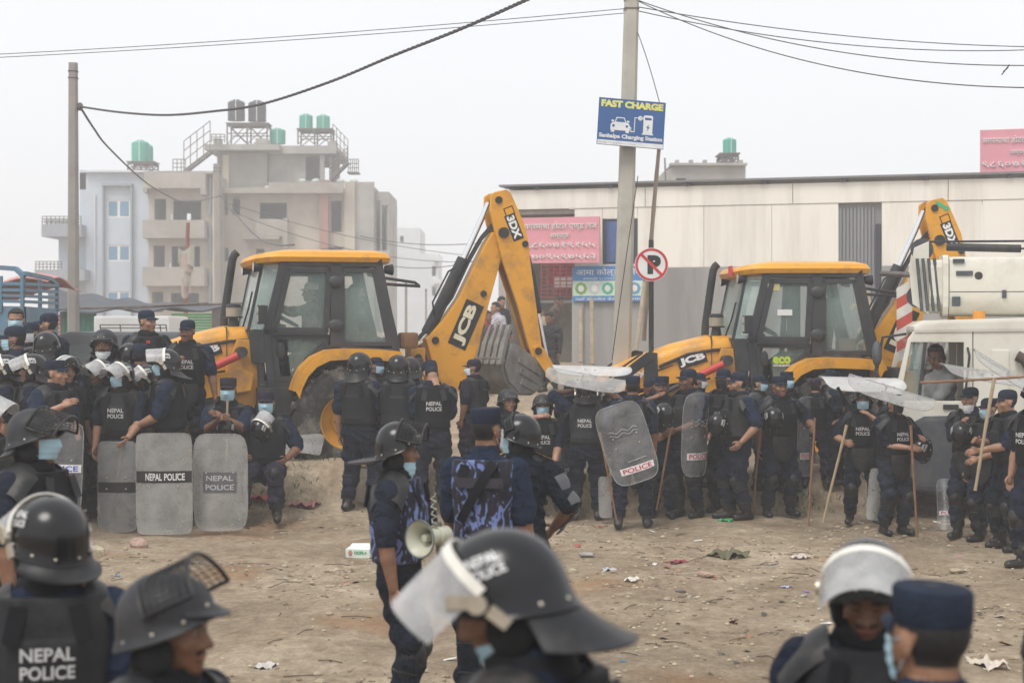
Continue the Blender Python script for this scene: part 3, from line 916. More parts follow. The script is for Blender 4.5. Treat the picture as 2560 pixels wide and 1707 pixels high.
def backhoe(label, loc, rot, second=False):
    t = thing('backhoe_loader', label, 'backhoe loader', loc, rad(rot), 'backhoe loaders')
    RW, FW = .74, .46
    for s in (1, -1):
        wheel(t, 0, s * .86, RW, .44, .36, s)
        wheel(t, 2.12, s * .80, FW, .30, .22, s, 18)
    # chassis
    mb = MB(); mb.span((-1.0, -.38, .55), (2.95, .38, 1.02)); mb.span((.15, -.78, .62), (1.12, .78, 1.18)); mb.build('chassis', BLK, t, bevel=.02)
    mb = MB(); mb.span((1.92, -.62, .36), (2.3, .62, .55)); mb.build('front_axle', BLK, t, bevel=.02)
    mb = MB(); mb.span((.5, .79, .5), (1.1, .95, .56)); mb.span((.5, .79, .8), (1.1, .9, .85)); mb.build('step', BLK, t, bevel=.008)
    # cab sides with pillars, doors and glass
    side = [(.78, 2.80), (1.0, 1.9), (.94, 1.22), (.60, 1.22), (.46, 1.5), (.22, 1.68), (-.70, 1.62), (-.46, 2.80)]
    for s in (1, -1):
        y = s * .72
        mb = MB(); frame_bars(mb, side, y, .10, .09); mb.bar((.11, y, 1.66), (.11, y, 2.80), .09, .14, up=(1, 0, 0))
        mb.build('cab_frame', CABG, t, bevel=.012)
        mb = MB()
        frame_bars(mb, [(.72, 2.70), (.90, 1.92), (.24, 1.92), (.20, 2.70)], y + s * .03, .075, .05)
        mb.bar((.92, y + s * .03, 1.86), (.22, y + s * .03, 1.86), .05, .09)
        frame_bars(mb, [(.92, 1.84), (.86, 1.29), (.62, 1.29), (.48, 1.55), (.26, 1.72), (.24, 1.84)], y + s * .03, .07, .05)
        dr = mb.build('door', CABG, t, bevel=.008)
        mb = MB(); mb.ellipsoid((.83, y + s * .065, 1.66), (.055, .02, .11), 12, 8); mb.build('handle', BLK, dr, smooth=40)
        mb = MB(); prism_xz(mb, [(.72, 2.70), (.90, 1.92), (.24, 1.92), (.20, 2.70)], y + s * .03, .008); mb.build('pane', CGLASS, dr)
        mb = MB(); prism_xz(mb, [(.74, 1.82), (.70, 1.33), (.63, 1.33), (.50, 1.58), (.28, 1.76), (.28, 1.82)], y + s * .03, .008); mb.build('pane', CGLASS, dr)
        for zz in (2.55, 1.98):
            mb = MB(); mb.ellipsoid((.11, y + s * .06, zz), (.1, .035, .085), 10, 8); mb.build('hinge', CABG, dr, smooth=40)
        mb = MB(); frame_bars(mb, [(.02, 2.70), (-.40, 2.70), (-.60, 1.74), (.02, 1.74)], y + s * .02, .06, .05)
        qw = mb.build('rear_quarter_window', CABG, t, bevel=.008)
        mb = MB(); prism_xz(mb, [(.02, 2.70), (-.40, 2.70), (-.60, 1.74), (.02, 1.74)], y + s * .02, .008); mb.build('pane', CGLASS, qw)
        mb = MB(); prism_xz(mb, [(-.63, 1.62), (-.70, 1.62), (-.78, 1.3), (-.6, 1.3)], y, .05); mb.build('rear_corner_plate', YEL, t)
    for (x0, z0, x1, z1, nm) in ((1.04, 2.79, 1.22, 1.92, 'windscreen'), (-.48, 2.78, -.74, 1.7, 'rear_window')):
        mb = MB()
        hw = .60 if nm == 'windscreen' else .70
        frame_bars_pts = [(x0, -hw, z0), (x0, hw, z0), (x1, hw, z1), (x1, -hw, z1)]
        for k in range(4):
            mb.bar(frame_bars_pts[k], frame_bars_pts[(k + 1) % 4], .04, .04)
        fr = mb.build(nm, CABG, t, bevel=.008)
        mb = MB(); mb.add([Vector(q) for q in frame_bars_pts] + [Vector(q) + Vector((.008, 0, 0)) for q in frame_bars_pts], [(0, 1, 2, 3), (7, 6, 5, 4), (0, 4, 5, 1), (1, 5, 6, 2), (2, 6, 7, 3), (3, 7, 4, 0)])
        mb.build('pane', WGLASS if nm == 'windscreen' else CGLASS, fr)
        if nm == 'windscreen':
            for s in (1, -1):                                  # wrapped corner glass
                q4 = [Vector((.80, s * .71, 2.77)), Vector((1.04, s * .61, 2.77)), Vector((1.22, s * .61, 1.93)), Vector((1.0, s * .71, 1.93))]
                mb = MB(); mb.add(q4 + [q + Vector((0, -s * .008, 0)) for q in q4], [(0, 1, 2, 3), (7, 6, 5, 4), (0, 4, 5, 1), (1, 5, 6, 2), (2, 6, 7, 3), (3, 7, 4, 0)]); mb.build('pane', WGLASS, fr)
            mb = MB(); mb.add([Vector(q) for q in ((1.0, .72, 1.92), (1.22, .62, 1.92), (1.22, -.62, 1.92), (1.0, -.72, 1.92), (1.0, .72, 1.5), (1.18, .62, 1.5), (1.18, -.62, 1.5), (1.0, -.72, 1.5))], [(0, 1, 2, 3), (7, 6, 5, 4), (0, 4, 5, 1), (1, 5, 6, 2), (2, 6, 7, 3), (3, 7, 4, 0)]); mb.build('cowl', CABG, fr)
    mb = MB(); mb.tube([(1.25, .2, 1.95), (1.20, .42, 2.2), (1.16, .5, 2.42)], .012, 6); mb.build('wiper', BLK, t)
    mb = MB(); mb.span((.45, -.68, 1.18), (1.1, .68, 1.23)); mb.span((-.6, -.68, 1.18), (.45, .68, 1.6)); mb.span((1.02, -.66, 1.2), (1.1, .66, 1.86)); mb.build('cab_floor', CABG, t, bevel=.01)
    # seat, steering column, console
    mb = MB(); mb.box((.02, 0, 1.78), (.5, .5, .16)); mb.box((-.2, 0, 2.15), (.14, .48, .68), Matrix.Rotation(-.12, 3, 'Y')); mb.build('seat', mat('seat_fabric', (.05, .05, .055), .9), t, bevel=.05)
    mb = MB(); mb.box((-.12, 0, 2.16), (.02, .16, .6), Matrix.Rotation(-.12, 3, 'Y')); mb.build('seat_stripe', mat('seat_yellow', (.4, .28, .05), .8), t)
    mb = MB(); mb.bar((.86, 0, 1.25), (.70, 0, 2.0), .1); mb.span((.78, -.3, 1.7), (1.0, .3, 1.98)); mb.build('dash_console', BLK, t, bevel=.02)
    mb = MB()
    cc = Vector((.66, 0, 2.06)); u = Vector((.55, 0, .3)).normalized(); v = Vector((0, 1, 0))
    mb.tube([cc + u * .19 * math.cos(q * math.pi / 8) + v * .19 * math.sin(q * math.pi / 8) for q in range(17)], .016, 6, caps=False)
    for q in (0, 2.1, 4.2):
        mb.tube([cc, cc + u * .19 * math.cos(q) + v * .19 * math.sin(q)], .012, 5)
    mb.build('steering_wheel', BLK, t, smooth=50)
    # roof
    def rr(hx0, hx1, hy, z, n=28):
        out = []
        for k in range(n):
            a = 2 * math.pi * k / n
            c_, s_ = math.cos(a), math.sin(a)
            e = .32
            cx_, sx = (hx0 + hx1) / 2, (hx0 - hx1) / 2
            out.append(Vector((cx_ + sx * math.copysign(abs(c_) ** e, c_), hy * math.copysign(abs(s_) ** e, s_), z - (.05 * max(0, c_) ** 2))))
        return out
    mb = MB(); mb.loft([rr(1.06, -.62, .70, 2.79), rr(1.19, -.66, .79, 2.81), rr(1.22, -.68, .81, 2.87), rr(1.17, -.64, .77, 2.935), rr(.95, -.5, .62, 2.972)])
    mb.build('cab_roof', YEL, t, smooth=38)
    for s in (1, -1):
        for (x, y, z, d) in ((1.10, .62, 2.74, 1), (-.62, .6, 2.72, -1)):
            mb = MB(); mb.tube([(x - d * .05, s * y, z), (x + d * .05, s * y, z), (x + d * .06, s * y, z)], [.05, .075, .07], 12)
            lp = mb.build('work_lamp', BLK, t, smooth=40)
            mb = MB(); mb.tube([(x + d * .061, s * y, z), (x + d * .066, s * y, z)], .062, 12); mb.build('lens', LAMPG, lp)
        mb = MB(); mb.span((1.02, s * .84, 2.0), (1.14, s * 1.0, 2.24)); hb = mb.build('headlamp', BLK, t, bevel=.015)
        mb = MB(); mb.span((1.141, s * .86, 2.03), (1.146, s * .98, 2.12)); mb.span((1.141, s * .86, 2.14), (1.146, s * .98, 2.22)); mb.build('lens', LAMPG, hb)
        mb = MB(); mb.tube([(1.0, s * .72, 2.0), (1.06, s * .86, 2.08)], .014, 6); mb.build('lamp_bracket', BLK, t)
    mb = MB(); mb.tube([(-.45, .7, 2.62), (-.95, .74, 2.55), (-1.02, .74, 2.5), (-.5, .7, 2.53)], .02, 6); mb.build('grab_bracket', BLK, t)
    # bonnet
    prof = [(1.16, 1.97, .46), (1.5, 1.96, .46), (2.0, 1.84, .43), (2.5, 1.66, .40), (2.86, 1.50, .37), (2.98, 1.40, .34)]
    rings = []
    for x, z, h in prof:
        zb = 1.46 - (x - 1.16) * .16
        rings.append([Vector((x, h, zb)), Vector((x, h, z - .14)), Vector((x, h * .93, z - .06)), Vector((x, h * .78, z - .01)), Vector((x, 0, z + .015)),
                      Vector((x, -h * .78, z - .01)), Vector((x, -h * .93, z - .06)), Vector((x, -h, z - .14)), Vector((x, -h, zb))])
    mb = MB(); mb.loft(rings); mb.build('bonnet', YEL, t, smooth=32)
    mb = MB(); mb.tube([(x, .475 - (x - 1.2) * .03, z - .17 - (x - 1.2) * .02) for x, z in ((1.2, 1.96), (1.45, 1.95), (1.8, 1.9), (2.2, 1.74))], .022, 6)
    mb.tube([(x, .44 - (x - 1.2) * .03, z - .22) for x, z in ((1.2, 1.98), (1.7, 1.9), (2.2, 1.72), (2.4, 1.6))], .016, 6); mb.build('hydraulic_hose', BLK, t, smooth=50)
    mb = MB(); mb.span((1.48, -.47, 1.5), (1.488, .47, 1.965)); mb.build('bonnet_seam', BLK, t)
    mb = MB(); mb.loft([[Vector((x, y, z)) for y, z in ((.36, zb), (.36, zt), (-.36, zt), (-.36, zb))] for x, zb, zt in ((2.4, .75, 1.25), (3.02, .85, 1.34))]); mb.build('nose_grille', BLK, t, bevel=.02)
    mb = MB(); mb.span((1.2, -.36, .9), (2.5, .36, 1.32)); mb.build('engine_block', BLK, t, bevel=.03)
    # exhaust, pre-cleaner
    mb = MB(); mb.tube([(1.45, -.28, 1.9), (1.44, -.28, 2.1), (1.345, -.28, 2.78), (1.33, -.28, 2.87), (1.305, -.28, 2.93), (1.265, -.28, 2.965)], [.055, .055, .055, .055, .055, .055], 12); mb.build('exhaust_pipe', BLK, t, smooth=40)
    mb = MB()
    for r0, r1, z0, z1 in ((.08, .06, 1.95, 2.08), (.125, .125, 2.08, 2.10),):
        mb.tube([(1.36, .12, z0), (1.36, .12, z1)], [r0, r1], 16)
    mb.tube([(1.36, .12, z) for z in (2.22, 2.25, 2.27)], [.105, .1, .06], 16)
    pc = mb.build('air_precleaner', BLK, t, smooth=35)
    mb = MB(); mb.tube([(1.36, .12, 2.101), (1.36, .12, 2.22)], [.1, .1], 16); mb.build('dust_bowl', mat('dusty_bowl', (.36, .31, .24), .4), pc, smooth=35)
    # loader: tower, arms, links, ram, bucket
    for s in (1, -1):
        y = s * .58
        mb = MB(); prism_xz(mb, [(1.06, 1.18), (1.14, 1.80), (1.36, 1.80), (1.50, 1.45), (1.56, .95), (1.14, .9)], s * .52, .08); tw = mb.build('loader_tower', YEL, t, bevel=.01)
        mb = MB(); prism_xz(mb, [(1.16, 1.36), (1.3, 1.42), (2.2, 1.26), (2.48, 1.2), (3.25, .62), (3.12, .46), (2.36, .92), (2.2, .98), (1.2, 1.14)], y + s * .06, .1); mb.build('loader_arm', YEL, t, bevel=.012)
        mb = MB(); prism_xz(mb, [(2.26, 1.74), (2.38, 1.76), (2.44, 1.68), (2.44, 1.2), (2.24, 1.15)], y + s * .14, .05)
        mb.bar((2.36, y + s * .14, 1.70), (3.18, y + s * .14, 1.08), .07, .13, up=(.5, 0, .8)); mb.build('tipping_link', BLK, t, bevel=.01)
        mb = MB(); mb.tube([(2.46, y + s * .14, 1.74), (2.8, y + s * .14, 1.5), (3.05, y + s * .14, 1.27)], .015, 6); mb.build('hydraulic_hose', BLK, t)
        mb = MB(); mb.tube([(1.36, y + s * .16, 1.60), (1.78, y + s * .16, 1.40)], .05, 12); mb.build('lift_ram', REDCYL, t, smooth=40)
        mb = MB(); mb.tube([(1.78, y + s * .16, 1.40), (2.4, y + s * .16, 1.1)], .035, 10); mb.build('ram_rod', BLK, t, smooth=40)
        mb = MB(); mb.tube([(1.32, y - s * .05, 1.64), (1.32, y + s * .22, 1.64)], .07, 14); mb.build('pivot_pin', BLK, t, smooth=40)
    mb = MB()
    prof = [(3.14, .95), (3.06, .6), (3.1, .25), (3.35, .06), (3.95, .03)]
    mb.sheet(lambda u, v: Vector((np.interp(u, [0, .25, .5, .75, 1], [p[0] for p in prof]), (v - .5) * 2.2, np.interp(u, [0, .25, .5, .75, 1], [p[1] for p in prof]))), 8, 6, .03)
    for s in (1, -1):
        prism_xz(mb, prof + [(3.7, .5), (3.3, .95)], s * 1.1, .03)
    mb.build('loader_bucket', BUCK, t)
    # fender and sides
    for s in (1, -1):
        pts = [(.68, 1.14), (.64, 1.27), (.56, 1.42), (.44, 1.54), (.26, 1.62), (.0, 1.635), (-.45, 1.62), (-.66, 1.60), (-.70, 1.5)]
        mb = MB()
        mb.sheet(lambda u, v: Vector((np.interp(u, np.linspace(0, 1, 9), [p[0] for p in pts]), s * (.74 + .36 * v), np.interp(u, np.linspace(0, 1, 9), [p[1] for p in pts]))), 24, 3, .05)
        prism_xz(mb, pts + [(p[0] * .93, p[1] - .09) for p in reversed(pts)], s * 1.10, .02)
        mb.build('fender', YEL, t, smooth=40)
    # rear frame, kingpost and stabilisers
    mb = MB(); mb.span((-1.0, -1.05, .55), (-.82, 1.05, 1.55)); mb.build('rear_frame', BLK, t, bevel=.02)
    for s in (1, -1):
        mb = MB(); mb.span((-1.16, s * .86, .45), (-.98, s * 1.06, 1.5)); st = mb.build('stabiliser', YEL, t, bevel=.015)
        mb = MB(); mb.span((-1.2, s * .8, .28), (-.94, s * 1.12, .33)); mb.span((-1.11, s * .9, .33), (-1.03, s * 1.02, .47)); mb.build('foot', BLK, st)
    MB.OFF = Vector((.48, -.32, .04)) if second else None      # the second machine carries its arm slid across its rear frame
    mb = MB(); mb.span((-1.22, -.18, .85), (-1.01, .18, 1.68)); mb.span((-1.36, -.12, 1.0), (-1.2, .12, 1.5)); mb.build('kingpost', YEL, t, bevel=.02)
    for zz in (1.55, 1.05):
        mb = MB(); mb.tube([(-1.12, -.2, zz), (-1.12, .2, zz)], .05, 12); mb.build('pivot_pin', BLK, t)
    mb = MB(); mb.box((-.92, .45, 1.78), (.25, .22, .22)); mb.build('control_box', RUSTP, t, bevel=.05)
    # boom, dipper, bucket
    boom = [(-1.24, 1.80), (-1.30, 1.86), (-1.50, 2.08), (-1.70, 2.36), (-1.92, 2.80), (-2.08, 3.11), (-2.18, 3.27), (-2.34, 3.30), (-2.36, 3.2), (-2.31, 2.91), (-2.12, 2.24), (-1.98, 1.66), (-1.82, 1.27), (-1.70, 1.08), (-1.5, 1.06), (-1.36, 1.35)]
    mb = MB(); prism_xz(mb, boom, 0, .26); mb.build('boom', YEL, t, bevel=.02)
    mb = MB(); mb.tube([(-1.22, 0, 1.74), (-1.30, 0, 1.6), (-1.42, 0, 1.3), (-1.52, 0, 1.06)], [.09, .1, .1, .1], 6); mb.build('boom_edge_plate', RUSTP, t)
    dip = [(-2.14, 3.78), (-2.20, 3.82), (-2.36, 3.86), (-2.42, 3.82), (-2.51, 3.63), (-2.63, 3.36), (-2.69, 3.08), (-2.70, 2.91), (-2.74, 2.63), (-2.79, 2.28), (-2.87, 1.70), (-2.84, 1.56), (-2.74, 1.54), (-2.68, 1.70), (-2.53, 2.24), (-2.32, 2.83), (-2.21, 3.22), (-2.13, 3.55)]
    for s in (1, -1):
        mb = MB(); prism_xz(mb, dip, s * .165, .06); mb.build('dipper_plate', YEL, t, bevel=.012)
    mb = MB(); prism_xz(mb, [(-2.60, 2.9), (-2.72, 2.5), (-2.80, 1.75), (-2.73, 1.65), (-2.55, 2.24), (-2.40, 2.75)], 0, .26); mb.build('dipper_core', RUSTP, t)
    for (x, z, r, y) in ((-2.32, 3.26, .075, .23), (-2.25, 3.71, .05, .215), (-2.63, 3.11, .045, .215), (-2.81, 1.63, .05, .25), (-2.05, 2.42, .045, .15), (-1.37, 1.78, .05, .15)):
        mb = MB(); mb.tube([(x, -y, z), (x, y, z)], r, 14); mb.build('pivot_pin', BLK, t, smooth=40)
    mb = MB(); mb.tube([(-1.28, 0, 1.88), (-1.45, 0, 2.2), (-1.80, 0, 2.90)], [.085, .085, .09], 14); mb.build('boom_ram', BLK, t, smooth=40)
    mb = MB(); mb.tube([(-1.80, 0, 2.90), (-2.16, 0, 3.68)], .042, 12); mb.build('ram_rod', CHROME, t, smooth=40)
    mb = MB(); mb.tube([(-2.70, -.03, 3.0), (-2.78, -.03, 2.7), (-2.88, -.03, 2.15)], [.05, .07, .07], 12); mb.build('bucket_ram', BLK, t, smooth=40)
    mb = MB(); mb.tube([(-2.88, -.03, 2.15), (-3.03, -.03, 1.42)], .033, 10); mb.build('ram_rod', CHROME, t, smooth=40)
    for s in (1, -1):
        mb = MB(); prism_xz(mb, [(-2.74, 1.68), (-2.82, 1.72), (-2.90, 1.66), (-3.08, 1.36), (-3.08, 1.26), (-2.98, 1.18), (-2.92, 1.22), (-2.92, 1.32), (-2.78, 1.52)], s * .21, .035); mb.build('bucket_link', YEL, t, bevel=.008)
    for (x, z) in ((-3.03, 1.34), (-2.95, 1.24)):
        mb = MB(); mb.tube([(x, -.25, z), (x, .25, z)], .04, 12); mb.build('pivot_pin', BLK, t)
    # hoses looped over the arm
    for k, (dy, dz) in enumerate(((.07, 0), (.02, .03), (-.04, .01), (-.09, -.02))):
        mb = MB(); mb.tube([(-1.14, dy, 1.78), (-1.34, dy, 2.0 + dz), (-1.62, dy, 2.36 + dz), (-1.86, dy, 2.86 + dz), (-2.04, dy, 3.17 + dz), (-2.18, dy, 3.33 + dz), (-2.26, dy, 3.42)], .018, 6); mb.build('hydraulic_hose', BLK, t, smooth=50)
    mb = MB(); mb.tube([(-1.36, .1, 2.12), (-1.33, .14, 2.3), (-1.55, .14, 2.72), (-1.66, .1, 2.78)], .013, 6); mb.build('ram_pipe', BLK, t, smooth=50)
    # digging bucket, twisted a little so that its mouth and teeth face the viewer
    bw = .32
    MB.XF = Matrix.Translation((-2.5, 0, 0)) @ Matrix.Rotation(rad(30), 4, 'Z') @ Matrix.Translation((2.5, 0, 0))
    back = [(-2.30, 1.70), (-2.84, 1.42), (-2.90, 1.30), (-2.80, 1.16), (-2.55, 1.05), (-2.28, 1.07), (-2.10, 1.22), (-2.02, 1.42), (-2.10, 1.66), (-2.16, 1.74)]
    for s in (1, -1):
        mb = MB(); prism_xz(mb, back, s * bw, .035); mb.build('bucket_side', BUCK, t, bevel=.01)
        for q in range(3):
            mb = MB(); mb.bar((-2.28 - .02 * q, s * (bw + .022), 1.52 - q * .15), (-2.72 + .06 * q, s * (bw + .022), 1.32 - q * .11), .02, .085); mb.build('bucket_rib', BUCK, t, bevel=.008)
    pr = [(-2.88, 1.36), (-2.88, 1.28), (-2.78, 1.15), (-2.55, 1.045), (-2.28, 1.06), (-2.08, 1.22), (-2.0, 1.42), (-1.96, 1.55)]
    mb = MB(); mb.sheet(lambda u, v: Vector((np.interp(u, np.linspace(0, 1, 8), [p[0] for p in pr]), (v - .5) * 2 * (bw - .018), np.interp(u, np.linspace(0, 1, 8), [p[1] for p in pr]))), 21, 2, .03)
    mb.build('bucket_shell', BUCK, t, smooth=40)
    for k in range(6):
        y = (k - 2.5) * .118
        mb = MB(); mb.loft([[Vector((x + dx, y + dy, z)) for dx, dy in ((-.03, -h), (.03, -h), (.03, h), (-.03, h))] for x, z, h in ((-1.95, 1.46, .04), (-2.03, 1.74, .04), (-2.16, 2.0, .014))])
        mb.build('bucket_tooth', BUCK, t)
    MB.XF = None
    # lettering
    def face_text(s, c, w, h, ang, m, y, bold=.045, back=None, pad=.03):
        "plate with lettering on the left face; ang turns it"
        ca, sa = math.cos(ang), math.sin(ang)
        U, V = Vector((-ca, 0, sa)), Vector((sa, 0, ca))
        O = Vector((c[0], y, c[1]))
        if back is not None:
            mb = MB(); mb.add([O + U * (a * (w / 2 + pad)) + V * (b * (h / 2 + pad)) for a, b in ((-1, -1), (1, -1), (1, 1), (-1, 1))], [(0, 1, 2, 3)]); mb.build('decal', back, t, fix=False)
        mb = MB(); put_text(mb, s, plane_fn(O + Vector((0, .003, 0)), U, V), w, h, bold); mb.build('lettering', m, t, fix=False)
    face_text('JCB', (-1.80, 1.995), .58, .19, rad(66), DECALW, .136, .05, DECALK, .04)
    mb = MB(); mb.box((-1.635, .138, 1.63), (.075, .002, .075), Matrix.Rotation(rad(-20), 3, 'Y')); mb.build('decal', YEL, t)
    face_text('3DX', (-2.47, 3.34), .33, .115, rad(-68), DECALP, .2, .05, DECALK, .022)
    mb = MB(); mb.box((-2.40, .197, 3.56), (.14, .002, .12), Matrix.Rotation(rad(22), 3, 'Y')); mb.build('decal', DECALK, t)
    mb = MB(); mb.box((-2.40, .199, 3.56), (.11, .002, .09), Matrix.Rotation(rad(22), 3, 'Y')); mb.build('decal', YEL, t)
    MB.OFF, armoff = None, MB.OFF
    face_text('JCB', (1.75, 1.645), .36, .12, rad(17), DECALP, .472, .055, DECALK, .02)
    if second:
        face_text('eco', (.60, 1.645), .24, .1, 0, mat('eco_green', (.45, .62, .04), .5), .80, .05)
        face_text('EXCELLENCE', (.60, 1.575), .22, .028, 0, DECALP, .80, .03)
        MB.OFF = armoff
        mb = MB(); mb.box((-2.36, .2, 3.74), (.2, .004, .05), Matrix.Rotation(rad(-30), 3, 'Y')); mb.build('green_tape', mat('green_tape', (.05, .42, .2), .5), t); MB.OFF = None
        mb = MB(); mb.box((1.225, .45, 2.84), (.03, .17, .14)); mb.build('number_plate', mat('red_plate', (.55, .06, .08), .5), t)
        mb = MB(); mb.box((.55, .762, 2.28), (.2, .004, .08)); mb.build('sticker', WHITEP, t)
        mb = MB(); mb.box((.7, .764, 2.62), (.16, .004, .09)); mb.build('sticker', mat('sticker_yellow', (.5, .45, .2), .5), t)
        face_text('3DX', (2.5, 1.42), .3, .09, rad(24), DECALP, .43, .05)
    return t
B1 = backhoe('yellow backhoe loader with two people in its cab, earth bank before its wheel', (-2.40, 21.6, gz(-2.4, 21.6)), 196)
B2 = backhoe('yellow backhoe loader with an empty cab and green eco lettering on its door', (4.16, 22.2, gz(4.16, 22.2)), 183, True)

# ================================================================ CRANE TRUCK
CW = mat('crane_white', (0.68, 0.66, 0.58), 0.45, var=0.05, vs=1.5, dirt=(0.42, 0.38, 0.31), dirt_amt=0.45, ds=1.6)
CGREY = mat('crane_dark_grey', (0.06, 0.068, 0.08), 0.55, var=0.2, vs=3, dirt=(0.16, 0.14, 0.12), dirt_amt=0.4)
def crane_truck():
    t = thing('crane_truck', 'white mobile crane truck with lowered telescopic boom over its cab', 'crane truck', (7.42, 19.9, gz(7.42, 19.9)), rad(169))
    g = gz(7.42, 19.9)
    # cab shell: side outline with window opening, built of plates
    zr, zw0, zw1 = 2.26 - g + .02, 1.42 - g, 2.16 - g
    def plate(name, poly, y, th, m, parent=None, bev=.012):
        mb = MB(); prism_xz(mb, poly, y, th); return mb.build(name, m, parent or t, bevel=bev)
    for s in (1, -1):
        y = s * 1.18
        plate('cab_side', [(2.66, zw0), (2.70, 1.28 - g), (2.62, .95 - g), (2.1, .95 - g), (1.78, .95 - g), (1.78, zw0)], y, .06, CW)
        plate('cab_pillar', [(2.66, zw0), (2.58, zw0), (2.45, zw1 - .04), (1.84, zw1 - .04), (1.84, zw0), (1.74, zw0), (1.74, zr), (2.40, zr), (2.49, zw1)], y, .06, CW)
        plate('rear_panel', [(1.73, zr), (1.73, .95 - g), (.2, .95 - g), (.2, zr)], y, .05, CW)
        for k, x in enumerate((1.42, 1.1, .8)):
            mb = MB(); mb.span((x - .1, y + s * .02, 1.2 - g), (x + .1, y + s * .04, zr - .25)); mb.build('panel_rib', CW, t, bevel=.015)
        plate('side_window', [(2.57, zw0 + .01), (2.44, zw1 - .05), (2.28, zw1 - .05), (2.36, zw0 + .01)], y, .012, CGLASS, bev=0)
        mb = MB(); mb.bar((2.36, y, zw0), (2.28, y, zw1 - .04), .04, .04); mb.build('window_bar', BLK, t)
        mb = MB(); mb.tube([(1.80, y + s * .06, zw1 - .1), (1.78, y + s * .09, zw1 - .2), (1.85, y + s * .09, 1.3 - g)], .014, 6); mb.build('grab_handle', BLK, t)
        mb = MB(); mb.span((1.9, y + s * .035, 1.32 - g), (2.08, y + s * .055, 1.38 - g)); mb.build('door_handle', BLK, t, bevel=.008)
    mb = MB(); mb.prism([(2.42, zr - .05), (2.42, zr + .03), (2.3, zr + .1), (.15, zr + .16), (.15, zr - .02)], (0, 0, 0), (1, 0, 0), (0, 0, 1), 2.46); mb.build('cab_roof', CW, t, bevel=.05)
    mb = MB(); mb.add([Vector(q) for q in ((2.47, -1.12, zw1), (2.47, 1.12, zw1), (2.68, 1.12, zw0), (2.68, -1.12, zw0))], [(0, 1, 2, 3)]); mb.build('windscreen', CGLASS, t, fix=False)
    mb = MB(); mb.span((2.60, -1.14, .95 - g), (2.68, 1.14, zw0 - .01)); mb.build('cab_front', CW, t, bevel=.02)
    mb = MB(); mb.span((.2, -1.1, .9 - g), (2.6, 1.1, .96 - g)); mb.span((.2, -1.14, .96 - g), (.25, 1.14, zr)); mb.build('cab_floor', CGREY, t)
    mb = MB(); mb.span((1.6, .1, 1.1 - g), (1.75, 1.0, 1.75 - g)); mb.span((1.6, .1, 1.05 - g), (2.15, 1.0, 1.2 - g)); mb.build('seat', mat('seat_fabric', (.05, .05, .055), .9), t, bevel=.05)
    # bumper and wheel arch
    mb = MB()
    prism_xz(mb, [(2.30, 1.24 - g), (2.72, 1.0 - g), (2.78, .45 - g), (2.5, .35 - g), (1.95, .33 - g), (1.85, .6 - g), (1.80, 1.05 - g), (1.74, 1.26 - g)], 0, 2.5)
    mb.build('bumper', CGREY, t, bevel=.06)
    mb = MB(); mb.span((2.74, .5, .6 - g), (2.79, .95, .78 - g)); mb.build('headlamp', LAMPG, t, bevel=.01)
    for x in (1.25, -1.4, -2.7):
        for s in (1, -1):
            wheel(t, x, s * .98, .52, .36, .28, s, 20)
    mb = MB(); mb.span((-4.2, -.45, .55), (2.4, .45, .9)); mb.span((-4.2, -1.2, .9), (.1, 1.2, 1.15)); mb.build('chassis', CGREY, t, bevel=.02)
    mb = MB(); mb.tube([(1.02, 1.28, 1.0), (1.02, 1.28, 1.55), (1.05, 1.28, 1.72), (1.16, 1.28, 1.88), (1.24, 1.28, 1.92)], [.055, .06, .062, .062, .064], 12); mb.build('exhaust_pipe', mat('burnt_pipe', (.07, .05, .04), .7, var=.3), t, smooth=40)
    mb = MB(); mb.span((.55, 1.2, 1.0), (.95, 1.32, 1.62)); mb.build('engine_grille', BLK, t, bevel=.01)
    # boom
    z0, z1 = 2.44 - g, 3.18 - g
    MB.OFF = Vector((-.24, 0, 0))
    prof = [(z0 + .0, .2), (z0 + .1, .34), (z1 - .06, .34), (z1, .28)]
    def sec(x, k=1.0, dz=0):
        c = (z0 + z1) / 2
        pts = [(-.12, z0), (-.24, z0 + .04), (-.32, z0 + .13), (-.345, z0 + .25), (-.345, z1 - .1), (-.32, z1 - .03), (-.26, z1), (.26, z1), (.32, z1 - .03), (.345, z1 - .1), (.345, z0 + .25), (.32, z0 + .13), (.24, z0 + .04), (.12, z0)]
        return [Vector((x, y * k, c + (z - c) * k + dz)) for y, z in pts]
    mb = MB(); mb.loft([sec(2.18), sec(-4.5)]); mb.build('boom', CW, t, smooth=35)
    mb = MB(); mb.loft([sec(2.42, .9), sec(2.19, .9)]); mb.loft([sec(2.26, 1.06), sec(2.19, 1.06)]); mb.build('boom_section', CW, t, bevel=.01)
    mb = MB(); mb.span((2.1, .335, z0 + .5), (1.9, .36, z0 + .56)); mb.build('boom_bracket', CGREY, t)
    mb = MB(); mb.tube([(1.83, .30, z0 + .5), (1.83, .348, z0 + .5)], [.09, .09], 16); bh = mb.build('boom_port', CW, t)
    mb = MB(); mb.tube([(1.83, .345, z0 + .5), (1.83, .352, z0 + .5)], [.05, .05], 12); mb.build('port_hole', BLK, bh)
    mb = MB(); mb.bar((2.18, .345, z0 + .3), (-4, .345, z0 + .3), .004, .01); mb.build('boom_seam', CGREY, t)
    for bx_, bz_, bw_, bh_ in ((1.2, .52, .05, .05), (.72, .3, .12, .1), (.5, .3, .04, .12), (1.5, .22, .05, .1), (2.05, .12, .1, .12), (2.0, .66, .14, .05)):
        mb = MB(); mb.span((bx_, .338, z0 + bz_), (bx_ + bw_, .372, z0 + bz_ + bh_)); mb.build('boom_fitting', CGREY, t, bevel=.006)
